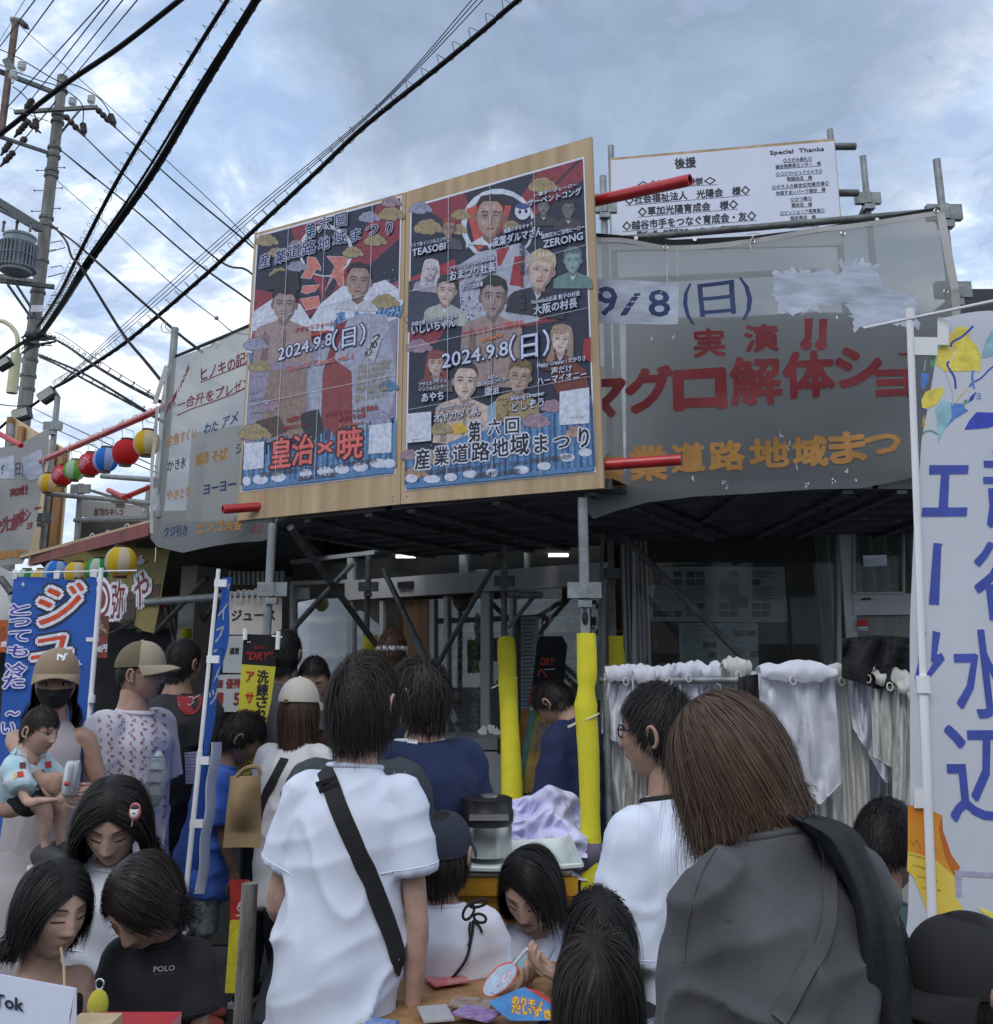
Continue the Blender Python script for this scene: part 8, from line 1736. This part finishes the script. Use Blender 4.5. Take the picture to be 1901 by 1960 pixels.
A15 = person('girl in black T-shirt lettered POLO with her head bent down', 274, 1720, 2.42, 1.20, .208, psi=186, yaw=8, pitch=42, lean=10, bw=.86, skin='mid', eyes='down', hair=dict(col='soft', L=.13, mode='side', vol=.10, n=5500, front=.40, sideh=-.12, backh=-.65, grav=.15, messy=.12, zcut=-.12, width=.0026), top=dict(m=M_BLKC, ease=.02, hem=-.25, sleeve=.6, sflare=.008, amp=.005), bottom=BK,
    armL=('dir', Vector((-.15,.05,-1)), Vector((.1,.3,-1))), armR=('dir', Vector((.2,.1,-1)), Vector((-.1,.6,-.8))))
cm = chestmap(A15); mb = MB(); textpx(mb, None, 'POLO', zW(1112,1330), zW(1262,1318), 12, .004, bold=.0, mapf=cm, cut=.15); mb2 = MB(); linepx(mb2, None, [zW(1112,1345),zW(1262,1333)], .8, .004, mapf=cm)
mk('chest_lettering', mb, ink('polo_white', (.5,.42,.5)), A15.root); mk('chest_lettering', mb2, ink('polo_purple', (.10,.03,.10)), A15.root)
# 16 boy in blue
A16 = person('boy in blue T-shirt and bandana print shorts looking down', 462, 1412, 4.7, 1.32, .225, psi=78, pitch=30, lean=8, bw=1.0, skin='tan', eyes='down', hair=dict(col='black', L=.05, vol=.16, n=3000, messy=.15, grav=.3, sideh=-.05, front=.5, width=.0035), top=dict(m=shirt_mat('royal_blue', (.045,.12,.46)), ease=.035, hem=-.35, sleeve=.85, sflare=.02, amp=.008, flare=.015),
    bottom=(mat('bandana_print', (.015,.018,.025), .8, 0, .2, 26, .2, 60, col2=(.22,.25,.28), detail=8), 'pants', .95), armR=('dir', Vector((.1,.1,-1)), Vector((0,.35,-1))), shoes=(.35,.08,.06))
bg = empty('tote_bag', P(470,1600,4.0), 'tan canvas tote bag hanging between boy in blue and man in white', 'bag')
q = [zR(405,1455),zR(560,1450),zR(590,1600),zR(560,1940),zR(310,1990),zR(310,1900)]; SBg = Surf(P(470,1560,3.6), (1,-.2,0), (0,0,1), wrinkle(.02, 6, 3, 2.1)); mb = MB(); mb.grid(lambda u, v: SBg.px(442-16*v+(56+14*v)*u, 1484+138*v, .05*math.sin(math.pi*u)*math.sin(math.pi*min(1,v*1.2+.05))), 16, 24); mk('bag_body', mb, mat('tan_canvas', (.24,.165,.085), .85, 0, .12, 6, .4, 200), bg, smooth=True)
mb = MB(); mb.tube([P(x,y,3.5) for x, y in smoothpts([(452,1486),(470,1470),(492,1468),(498,1484)], 4)], .007, 6); mk('bag_handle', mb, MATS['tan_canvas'], bg)
# 17 woman in the white cap
A17 = person('woman with brown hair in cream cap and white top with black strap', 572, 1352, 4.4, 1.60, .218, ears=False, psi=20, bw=.92, skin='light', hair=dict(col='brown', L=.26, mode='crown', vol=.15, n=4800, hat=True, grav=.6, messy=.07, zcut=-.24, sideh=-.3, backh=-.8, width=.0036), top=dict(m=shirt_mat('white_knit', (.55,.55,.56)), ease=.03, hem=-.2, sleeve=.9, amp=.007), bottom=BK)
cap17 = make_cap(A17, shirt_mat('cream_cap', (.50,.46,.40)), brim=True, zb=.024, tilt=-.05); strap(A17, [(545,1452),(525,1490),(505,1530),(495,1570)], .04, M_STRAP, 'bag_strap')
mb = MB(); c = A17.W((0,-.114,.028)); mb.box(c, (.02,.006,.014)); mk('cap_buckle', mb, mat('brass', (.25,.17,.06), .4, .8), cap17)
# 18..24 darker figures behind
A18 = person('broad person in dark patterned shirt mostly hidden behind the man in white', 690, 1352, 3.05, 1.60, .22, psi=5, bw=1.02, hair=dict(col='black', L=.06, vol=.12, n=1500, messy=.1), top=dict(m=mat('cloth_dark_pattern', (.035,.042,.05), .9, 0, .3, 20, .3, 100, col2=(.05,.06,.07)), ease=.04, hem=-.3, sleeve=.9, amp=.006), bottom=BK)
cm = chestmap(A18); mb = MB(); rr = random.Random(3)
for k in range(26):
    x, y = rr.choice([(rr.uniform(565,630), rr.uniform(1395,1440)), (rr.uniform(725,790), rr.uniform(1420,1520))])
    if cast(A18, x, y)[0] is not None and cast(A18, x+3, y+2)[0] is not None and cast(A18, x-3, y-2)[0] is not None: polypx(mb, None, ellpx((x,y), 2.6, 1.6, rr.uniform(0,180), 7), .004, mapf=cm)
if mb.v: mk('shirt_print', mb, ink('pattern_grey', (.16,.18,.20)), A18.root)
A19 = person('man in navy happi coat with dotted white collar behind the man in white', 800, 1330, 3.45, 1.64, .225, psi=-30, yaw=-32, bw=1.12, skin='mid', hair=dict(col='soft', L=.12, vol=.26, n=4200, messy=.22, clump=.25, grav=.4, zcut=-.11, width=.0036, sideh=-.02), top=dict(m=M_NAVYC, ease=.045, hem=-.35, sleeve=1.1, amp=.007, cm=ink('dotted_collar', (.55,.56,.62))), bottom=(M_NAVYC,'pants',1))
strap(A19, [(806,1392),(797,1408),(788,1425)], .035, ink('dotted_collar', (.55,.56,.62)), 'dotted_collar')
person('man with dark hair facing the camera behind the cream cap', 600, 1302, 5.0, 1.62, .225, psi=172, pitch=22, skin='tan', eyes='down', hair=dict(col='black', L=.04, vol=.10, n=1800, messy=.1, front=.62, sideh=0), top=dict(m=shirt_mat('plum', (.05,.015,.025)), ease=.03), bottom=BK, voxel=.015)
A21 = person('man with white headband seen from behind in the doorway', 750, 1245, 5.6, 1.72, .225, psi=5, skin='tan', hair=dict(col='brown', L=.05, vol=.12, n=1800, messy=.2), top=dict(m=M_NAVYC, ease=.03), bottom=BK, voxel=.015)
mb = MB(); mb.tube([A21.W((.082*math.cos(x), -.003+.100*math.sin(x), .012)) for x in np.linspace(0, 2*math.pi, 33)], [(.016,.006)]*33, 8, False, side=(0,0,1)); mk('headband', mb, I_WHT, A21.root, smooth=True)
A22 = person('man in navy coat bending over between the yellow foam pads', 1062, 1345, 5.0, 1.66, .225, psi=-55, pitch=48, lean=28, bw=1.25, skin='mid', eyes='down', hair=dict(col='black', L=.05, vol=.14, n=2600, messy=.15, sideh=0), top=dict(m=M_NAVYC, ease=.05, hem=-.35, sleeve=1.2, amp=.007), bottom=(M_NAVYC,'pants',1), armR=('dir', Vector((.2,.4,-1)), Vector((0,.3,-1))), voxel=.014)
A23 = person('stall man in black T-shirt with red round mark on the back', 350, 1270, 4.9, 1.70, .225, psi=28, bw=1.3, skin='tan', hair=dict(col='black', L=.04, vol=.1, n=1800, messy=.1), top=dict(m=M_BLKC, ease=.03, hem=-.3), bottom=BK, voxel=.014, lean=6)
cm = chestmap(A23); mb = MB(); polypx(mb, None, ellpx(zV(1370,550), 24, 29, 0, 26), .004, mapf=cm); mk('red_mark', mb, mat('red_print', (.20,.012,.018), .8), A23.root); mb = MB(); textpx(mb, None, '村', zV(1292,600), zV(1345,590), 10, .007, bold=.01, mapf=cm); linepx(mb, None, [zV(1350,570),zV(1365,535),zV(1395,535),zV(1405,570),zV(1375,590),zV(1350,570)], 1.2, .007, mapf=cm); linepx(mb, None, [zV(1405,545),zV(1450,520)], 1.2, .007, mapf=cm); mk('mark_lettering', mb, ink('grey_print', (.4,.38,.36)), A23.root)
person('person with dark hair standing behind the beer banner', 545, 1252, 5.0, 1.68, .225, psi=15, hair=dict(col='black', L=.05, vol=.12, n=1600, messy=.12, backh=-.7), skin='tan', top=dict(m=shirt_mat('dusk_grey', (.11,.10,.12)), ease=.03), bottom=BK, voxel=.015)

# ================================================================ things near the crowd
# hanging white aprons on a rail
rl = empty('apron_rail', P(1450,1290,4.2), 'rail from which the white aprons hang', 'rail'); mb = MB(); mb.tube([P(1150,1302,4.55), P(1760,1300,3.9)], .016, 10); mk('rail_tube', mb, M_STEEL, rl, smooth=True)
for x, Y in ((1160,4.52),(1738,3.95)): mb = MB(); q = P(x,1302,Y); mb.tube([q, down(q,0)], .016, 10); mk('rail_post', mb, M_STEEL, rl, smooth=True)
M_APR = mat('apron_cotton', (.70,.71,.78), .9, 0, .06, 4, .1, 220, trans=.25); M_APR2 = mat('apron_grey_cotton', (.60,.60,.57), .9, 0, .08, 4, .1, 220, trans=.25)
def apron(x0, x1, yt, yb, Y, lab, m_=M_APR, folds=3, slant=0, seed=0, tuft=True, narrow=.96, corner=0, name='apron', grp='white aprons hung on the rail'):
    x0 -= 5; x1 += 8; t = empty(name, P((x0+x1)/2, yt, Y), lab, 'apron' if name == 'apron' else 'cloth', grp); R_ = random.Random(seed); ph = R_.uniform(0,6)
    sc = Y/F/.95
    def fn(u, v):
        wmid = narrow+(1-narrow)*min(1, v*1.6); cx = (x0+x1)/2+slant*v; x = cx+(u-.5)*(x1-x0)*wmid; y = yt+(yb-yt-(150*abs(u-.72) if corner == 40 else 45*abs(u-.3-.1*(seed%4))))*v-(6*math.sin(math.pi*u) if v < .01 else 0)
        d = (.030 if folds < 2.9 else .016)*(.35+.65*min(1,v*2))*math.sin(u*folds*2*math.pi+ph+1.6*math.sin(v*3+ph))+.004*math.sin(u*folds*5.1+v*6+ph)+.02*noise.noise(Vector((u*3+seed, v*2+u*2, ph)))+.034*(1-abs(noise.noise(Vector((u*5+v*.9+seed*3, v*.7-u, ph)))))**7+.009*(.3-abs(noise.noise(Vector((u*5-v*4+seed, v*3+u*4, ph))))); return P(x, y, Y+d)
    mb = MB(); mb.grid(fn, 44, 50); mk('apron_cloth' if name == 'apron' else 'cloth_sheet', mb, m_, t, smooth=True, auto=False)
    mb = MB(); mb.tube([fn(u, 1.0) for u in np.linspace(0, 1, 30)], .0035, 5, False); mb.tube([fn(0, v) for v in np.linspace(0, 1, 20)], .0028, 5, False); mb.tube([fn(1, v) for v in np.linspace(0, 1, 20)], .0028, 5, False); mk('hem', mb, m_, t, smooth=True)
    if tuft:   # bunched top folded over the rail
        mb = MB(); 
        def fb2(u, v): a = math.pi*(v*1.25-.25); x = (x0+x1)/2+(u-.5)*(x1-x0)*narrow; q = P(x, yt, Y); return q+Vector((0, -.045*math.cos(a)+.012*math.sin(u*9+ph), .036*math.sin(a)*(.6+.75*math.sin(math.pi*u)**.7+.15*math.sin(u*9+ph))+.014*noise.noise(Vector((u*8, v*4, ph)))))
        mb.grid(fb2, 30, 12); mk('folded_top', mb, m_, t, smooth=True, auto=False)
        c = P((x0+x1)/2+R_.uniform(-8,8), yt+14, Y-.07); mb = MB(); mb.tube([c+Vector((.012*math.cos(a),0,.016*math.sin(a))) for a in np.linspace(0,6.28,9)], .0025, 5, False); mk('neck_ring', mb, M_CORD, t)
rr_ = [0,6,-3,4,-6,8,0,5,-5,3,2]
specs = [(1162,1222,1290,1420,4.5,'first white apron at the left end beside the yellow foam',M_APR,2.2,-4,1),(1215,1262,1292,1480,4.45,'second white apron from the left end of the rail',M_APR,2,6,2),(1258,1302,1290,1500,4.42,'third white apron, behind the man with glasses',M_APR,2.4,2,3),(1298,1350,1284,1470,4.38,'fourth white apron above the black haired man',M_APR,2,0,4),(1345,1400,1290,1500,4.35,'fifth white apron left of the black cloth',M_APR,3,8,5),
         (1385,1430,1278,1560,4.28,'white apron with ring directly beside the black cloth',M_APR2,2,-6,6),(1455,1590,1288,1540,3.92,'big white apron with pointed corner, widest on the rail',M_APR,2.3,12,7),(1558,1648,1290,1600,4.0,'grey white apron with narrow hanging pleats',M_APR2,5,10,8),(1625,1700,1285,1500,3.95,'white apron with slanting hem right of the pleated one',M_APR,2.2,14,9),
         (1672,1735,1300,1470,3.9,'grey white apron near the beer flag with crumpled front',M_APR2,3,6,10),(1715,1770,1318,1560,3.88,'last apron at the right end of the rail',M_APR2,2.4,0,11),(1590,1650,1350,1640,4.1,'long pale apron hanging low behind the coat',M_APR2,3,-4,12),(1165,1215,1420,1600,4.55,'greenish grey apron tail below the first apron',M_APR2,2,10,13)]
for (x0,x1,yt,yb,Y,lab,m_,fo,sl_,sd_) in specs: apron(x0, x1, yt, yb, Y, lab, m_, fo, sl_, sd_, tuft=yt < 1330, corner=40 if sd_ in (7,9) else 10)
for k, w_ in enumerate(('first','second','third','fourth','fifth','sixth','seventh','eighth','ninth','tenth')):
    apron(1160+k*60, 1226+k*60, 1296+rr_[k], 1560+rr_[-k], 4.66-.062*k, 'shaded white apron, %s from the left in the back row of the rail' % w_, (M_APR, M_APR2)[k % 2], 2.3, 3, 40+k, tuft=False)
apron(1418,1495,1296,1420,4.1,'black cloth hanging in the middle of the aprons', M_BLACK, 1.5, -4, 21, False, .95, 30, 'black_cloth', 'black cloths among the aprons'); apron(1618,1745,1222,1318,3.86,'big black cloth bundle over the right end of the rail', M_BLACK, 2.6, 0, 22, False, 1.0, 20, 'black_cloth', 'black cloths among the aprons')
# chest freezer, folded steps, leaning boards
fz = empty('chest_freezer', down(P(900,1500,5.9),0), 'grey white chest freezer behind the steel dispenser', 'freezer'); c = P(905,1478,5.85); mb = MB(); mb.box((c.x,c.y+.25,c.z/2+.06), (.95,.6,c.z+.12)); mk('freezer_body', mb, mat('freezer_grey', (.22,.24,.26), .5, 0, .08, 3), fz); mb = MB(); mb.box((c.x,c.y+.25,c.z+.16), (.98,.62,.06)); mk('lid', mb, mat('freezer_lid', (.15,.16,.17), .5), fz)
mb = MB(); q = P(*zS(760,1010),5.53); mb.box(q, (.05,.03,.08)); mk('latch', mb, M_BLKPL, fz); mb = MB(); q = P(*zS(430,1022),5.53); mb.box(q, (.05,.01,.015)); mk('badge', mb, M_BLKPL, fz)
tsd = empty('folding_trestle', P(925,1410,6.2), 'white folding trestle behind the freezer', 'trestle'); 
for a, b in ((zS(570,910),zS(625,860)),(zS(690,870),zS(740,935)),(zS(930,890),zS(900,950)),(zS(630,862),zS(690,872))): mb = MB(); mb.bar(P(*a,6.2), P(*b,6.2), .035, .05); mk('trestle_leg', mb, M_WHPL, tsd)
lb_ = empty('leaning_boards', down(P(1010,1500,5.6),0), 'bundle of coloured slats and boards leaning behind the foam pad', 'boards'); cs = [(.20,.09,.03),(.05,.12,.11),(.16,.13,.03),(.20,.10,.03),(.12,.10,.09),(.05,.12,.05)]
for k in range(6): mb = MB(); x = 985+k*14; mb.bar(P(x+22,1360+k*3,5.9), P(x-8,1520,5.3), .045, .02, up=(0,1,0)); mk('slat', mb, mat('slat_%d' % k, cs[k], .7, 0, .3, 6), lb_)
mb = MB(); polypx(mb, Surf(P(1040,1370,5.6), (1,0,.0), (0,0,1)), [zS(1060,800),zS(1190,850),zS(1170,1080),zS(1010,1100)], 0); mk('tray_panel', mb, mat('tray_brown', (.10,.08,.075), .6, 0, .5, 30), lb_)
# table with steel dispenser, white cloths, orange crates
tb = empty('low_table', down(P(960,1700,3.3),0), 'low table carrying the steel dispenser and orange crates', 'table'); c = P(960,1712,3.25); mb = MB(); mb.box((c.x+.02,c.y+.1,c.z-.22), (.85,.6,.04)); mk('table_top', mb, M_DARK, tb)
for dx in (-.36,.40):
    for dy in (-.15,.35): mb = MB(); q = Vector((c.x+dx, c.y+dy, c.z-.24)); mb.tube([q, down(q,0)], .016, 8); mk('leg', mb, M_STEEL, tb)
M_ORB = mat('orange_crate_plastic', (.50,.24,.015), .45, 0, .06, 4)
cr = empty('orange_crate', P(980,1740,3.2), 'yellow orange plastic crate with white tray lid under the steel dispenser', 'crate')
a, b = P(812,1668,3.15), P(1105,1655,3.15); zt = P(950,1672,3.15).z; mb = MB(); cx = (a.x+b.x)/2; mb.box((cx,3.35,zt-.12), (b.x-a.x-.03,.42,.24)); mk('crate_body', mb, M_ORB, cr)
mb = MB(); mb.box((cx,3.13,zt-.03), (b.x-a.x+.0,.03,.05)); mb.box((cx,3.13,zt-.22), (b.x-a.x+.0,.03,.03)); mk('crate_rim', mb, M_ORB, cr)
mb = MB(); 
def tray(u, v): x = a.x-.01+(b.x-a.x+.02)*u; y = 3.10+.50*v; e_ = max(abs(u-.5), abs(v-.5)); return Vector((x, y, zt+.012+.022*(e_ > .44)-.012*math.sin(math.pi*u)))
mb.grid(tray, 30, 16); mb.grid(lambda u, v: tray(u, v)-Vector((0,0,.012)), 30, 16); mb.tube([tray(u, 0) for u in np.linspace(0,1,20)], .008, 6); mb.tube([tray(1, v) for v in np.linspace(0,1,10)], .008, 6); mk('white_tray', mb, mat('tray_white', (.60,.66,.64), .35), cr, smooth=True)
kg = empty('steel_dispenser', P(932,1668,3.3), 'stainless steel insulated jug with black lid on the tray', 'dispenser'); pt_ = P(932,1600,3.3); pb_ = P(933,1672,3.3); zb_ = zt+.02; ztp = P(932,1585,3.3).z; r_k = 44/F*3.3/.95
mb = MB(); mb.lathe((pt_.x,3.35,zb_), [(r_k*.97,0),(r_k,.01),(r_k,ztp-zb_),(r_k*.93,ztp-zb_+.02)], 40); mk('steel_body', mb, mat('brushed_steel', (.42,.43,.42), .28, .95, .12, 3, .1, 40, stretch=(12,12,.4)), kg, smooth=True)
mb = MB(); h = P(932,1528,3.3).z; mb.lathe((pt_.x,3.35,ztp), [(r_k*.96,0),(r_k*1.06,.015),(r_k*1.06,(h-ztp)*.55),(r_k*1.02,(h-ztp)*.6),(r_k*1.02,(h-ztp)*.95),(r_k*.9,(h-ztp)),(0,(h-ztp)*1.0)], 40); mk('lid', mb, M_BLKPL, kg, smooth=True)
mb = MB(); q = P(936,1570,3.2); mb.box((q.x,3.35-r_k*1.06,q.z), (.13,.012,.018)); mb.tube([(q.x,3.35,h), (q.x,3.35,h+.006)], .03, 16); mk('handle_plate', mb, MATS['eyelet_metal'], kg)
wc = empty('white_cloth_pile', P(1050,1590,4.8), 'crumpled white lavender cloths piled behind the dispenser', 'cloth')
mb = MB()
def pile(u, v):
    x = 975+150*u; yt = 1532-14*math.sin(u*3.6)-18*math.exp(-((u-.6)/.2)**2); yb = 1600+40*u; y = yt+(yb-yt)*v; p = P(x, y, 4.56-.22*v); return p+Vector((0,-.05,.03))*noise.noise(Vector((u*4,v*4,2.2)))*1.6+Vector((0,-.03,0))*(.3-abs(noise.noise(Vector((u*7+v*3,v*5,7)))))*2
mb.grid(pile, 60, 40); mb.grid(lambda u, v: pile(u, v)+Vector((.0,.28*(1-v)+.05,-.10)), 20, 14); mk('cloth_heap', mb, mat('lavender_white', (.58,.58,.80), .9, 0, .06, 6, .3, 60), wc, smooth=True, auto=False)
mb = MB(); q = P(1085,1632,4.45); mb.ball(q, (.18,.1,.08), 24, 12); mb.v = [tuple(Vector(v)+Vector((0,0,.03))*noise.noise(Vector(v)*12)) for v in mb.v]; mk('grey_cloth', mb, mat('grey_mauve', (.12,.11,.15), .9), wc, smooth=True)
# table of toys with fan held by the seated woman
tt = empty('toy_table', P(990,1960,2.5), 'table spread with bright printed toy packets in front of the seated woman', 'table')
zt2 = P(1000,1905,2.6).z; mb = MB(); mb.box((.06,2.6,zt2-.02), (.75,.6,.03)); mk('table_top', mb, M_BATTEN, tt)
for dx in (-.25,.38):
    for dy in (2.38,2.82): mb = MB(); mb.tube([(.06+dx*.9,dy,zt2-.03), (.06+dx*.9,dy,0)], .015, 8); mk('leg', mb, M_STEEL, tt)
rr = random.Random(31)
for k, (nm, c) in enumerate((('blue',(.05,.16,.50)),('orange',(.60,.30,.04)),('red',(.55,.05,.05)),('clear whitish',(.6,.62,.66)),('green',(.08,.30,.12)),('yellow',(.7,.55,.08)),('pink',(.6,.25,.35)),('brown',(.2,.1,.05)),('silver',(.35,.36,.38)),('sky blue',(.2,.45,.6)),('purple',(.2,.08,.35)),('dark navy',(.02,.03,.1)),('lime',(.35,.5,.08)),('cream',(.6,.55,.4)))):
    x, y = -.28+rr.random()*.66, 2.32+rr.random()*.5; a = rr.uniform(0,3.1)
    t = empty('toy_packet', (x,y,zt2), 'flat %s printed toy packet lying on the toy table' % nm, 'packet', 'toy packets spread on the table'); mb = MB(); mb.box((x,y,zt2+.004+k*.0014), (.10,.07,.004), (Vector((math.cos(a),math.sin(a),0)), Vector((-math.sin(a),math.cos(a),0)), Vector((0,0,1)))); mk('packet_sheet', mb, mat('toy_print_%d' % k, c, .35, 0, .3, 60, col2=tuple(min(.7, q*.5+.25) for q in c)), t)
ST = Surf(P(985,1930,2.42), (1,0,0), Vector((0,.75,.5)))
tpk = empty('toy_sign', ST.px(1000,1955), 'blue and orange printed toy box lettered in yellow lying on the table', 'box'); A = Art(ST, .012)
A.poly((.05,.20,.45), [zU(180,1840),zU(420,1740),zU(640,1850),zU(600,1960),zU(330,1960)]); A.poly((.50,.04,.03), [zU(430,1745),zU(520,1770),zU(640,1850),zU(640,1880)])
for t_, x0, y0, x1, y1 in (('のりモノ',345,1850,540,1890),('だいずき',340,1905,600,1950)): A.otext((.68,.48,.04), (.35,.10,.02), t_, zU(x0,y0), zU(x1,y1), 16, .07, .02)
A.done('printed_lid', tpk)
fan = empty('paper_fan', P(990,1880,2.62), 'light blue round paper fan with red rim in the hands of the seated woman', 'fan'); SFn = Surf(P(985,1870,2.62), Vector((1,-.2,0)), Vector((.15,.5,1))); A = Art(SFn, 0)
A.poly((.55,.06,.04), ellpx((958,1872), 42, 23, -42, 26)); A.poly((.36,.50,.66), ellpx((957,1873), 39, 20, -42, 26)); A.otext((.75,.7,.8), (.5,.2,.4), 'ひ', zU(280,1690), zU(340,1650), 15, .05, .02); A.line((.05,.07,.25), [zU(200,1745),zU(240,1760),zU(265,1745)], 1.5); A.ell((.6,.15,.3), zU(255,1705), 2.5, 2.5); A.done('fan_face', fan)
mb = MB(); mb.tube([P(985,1845,2.6), P(1010,1815,2.58)], .004, 6); mk('fan_handle', mb, M_WHPL, fan)
# weathered round post, red and yellow clothed figure's banner, table edge white
wp = empty('weathered_post', down(P(478,1900,3.6),0), 'weathered grey timber post left of the man in white', 'post'); q = P(478,1690,3.55); mb = MB(); mb.tube([down(q,0), q], [.034,.028], 12); mk('timber', mb, mat('weathered_timber', (.16,.145,.135), .95, 0, .5, 9, .8, 60, stretch=(3,3,.4), col2=(.34,.32,.30)), wp, smooth=True)
yb_ = empty('draught_flag', down(P(457,1800,3.9),0), 'red and yellow banner with a white character behind the timber post', 'flag banner'); SYB = Surf(P(457,1750,3.9), (1,0,0), (0,0,1)); A = Art(SYB, 0)
A.poly((.30,.025,.02), [(440,1683),(478,1683),(478,1762),(440,1760)]); A.poly((.50,.42,.03), [(440,1760),(478,1760),(468,1850),(455,1900),(430,1900)]); A.text((.5,.45,.42), '生', (452,1752), (474,1750), 24, bold=.02); A.done('banner_sheet', yb_)
# silver bag on the back of cap man, chequered pouch
sbg = empty('silver_pouch', P(298,1480,3.5), 'silver grey pouch hanging at the hip of the man in the two tone cap', 'bag'); mb = MB(); q = P(300,1490,3.75); mb.ball(q, (.035,.025,.10), 20, 14); mk('pouch_body', mb, mat('silver_fabric', (.25,.28,.32), .45, .2, .15, 8, .3, 60), sbg, smooth=True)
mb = MB()
for k in range(4): c = q+Vector((.0,-.03,.08-.045*k)); mb.tube([c+Vector((-.03,0,0)), c+Vector((.03,0,0))], .003, 6)
mk('pouch_strap', mb, M_STEELD, sbg)
tw = empty('check_cloth', P(362,1480,4.6), 'small blue and white checked cloth behind the flag pole', 'cloth'); ck = Surf(P(362,1480,4.6), (1,0,0), (0,0,1)); A = Art(ck, 0); A.poly((.5,.5,.58), [(352,1440),(378,1438),(374,1500),(356,1500)])
for k in range(6): A.line((.08,.06,.25), [(353+k*4,1440),(355+k*3.4,1500)], 1.2, k=1)
for k in range(9): A.line((.08,.06,.25), [(353,1444+k*6.4),(377,1443+k*6.4)], 1.2, k=1)
A.done('cloth_sheet', tw)
# yellow coin purse of the girl with the bob; cotton candy
pu = empty('coin_purse', P(180,1905,2.0), 'round yellow character-free plush purse hanging between the girls', 'purse'); pu['label'] = 'round yellow plush purse hanging between the girls'; mb = MB(); q = P(188,1912,2.0); mb.ball(q+Vector((0,0,-.01)), (.020,.011,.028), 20, 14); mk('purse_body', mb, mat('plush_yellow', (.42,.37,.05), .95, 0, 0.2, 20, .2, 300), pu, smooth=True)
mb = MB(); mb.tube([q+Vector((.008*math.cos(a),0,.026+.009*math.sin(a))) for a in np.linspace(0,6.28,13)], .0018, 5, False); mb.ball(q+Vector((-.005,-.011,-.02)), .002, 8, 6); mb.ball(q+Vector((.003,-.011,-.021)), .002, 8, 6); mk('purse_ring', mb, MATS['eyelet_metal'], pu)
# name sign at the lower left corner
STk = Surf(P(70,1900,1.55), Vector((1,.10,-.03)), Vector((0,.1,1)))
tk = empty('white_sign', P(70,1990,1.55), 'white folded sign card lettered TikTok in the bottom left corner', 'sign'); mb = MB(); slabpx(mb, STk, [zW(-700,1240),zW(548,1440),zW(500,1640),zW(470,2100),zW(-700,2100)], .004, 0); mk('card', mb, M_PAPER, tk)
mb = MB(); slabpx(mb, STk, [zW(548,1440),zW(556,1440),zW(552,1700),zW(503,1700)], .003, .002); mk('card_fold', mb, ink('card_shade', (.55,.56,.62)), tk)
mb = MB(); textpx(mb, STk, 'TikTok', (-56,1917), (45,1935), 27, .003, bold=.03, upv=Vector((.02,-1))); mk('lettering', mb, ink('sign_black', (.02,.03,.045)), tk)
rt = empty('red_box', P(240,1965,1.75), 'red lacquer tray edge and wooden block at the bottom left', 'tray'); mb = MB(); q = P(250,1962,1.8); mb.box((q.x,q.y,q.z-.01), (.14,.1,.03)); mk('red_tray', mb, M_RED, rt); mb = MB(); q = P(175,1962,1.72); mb.box((q.x,q.y,q.z-.012), (.07,.08,.035)); mk('wood_block', mb, M_PLY, rt)
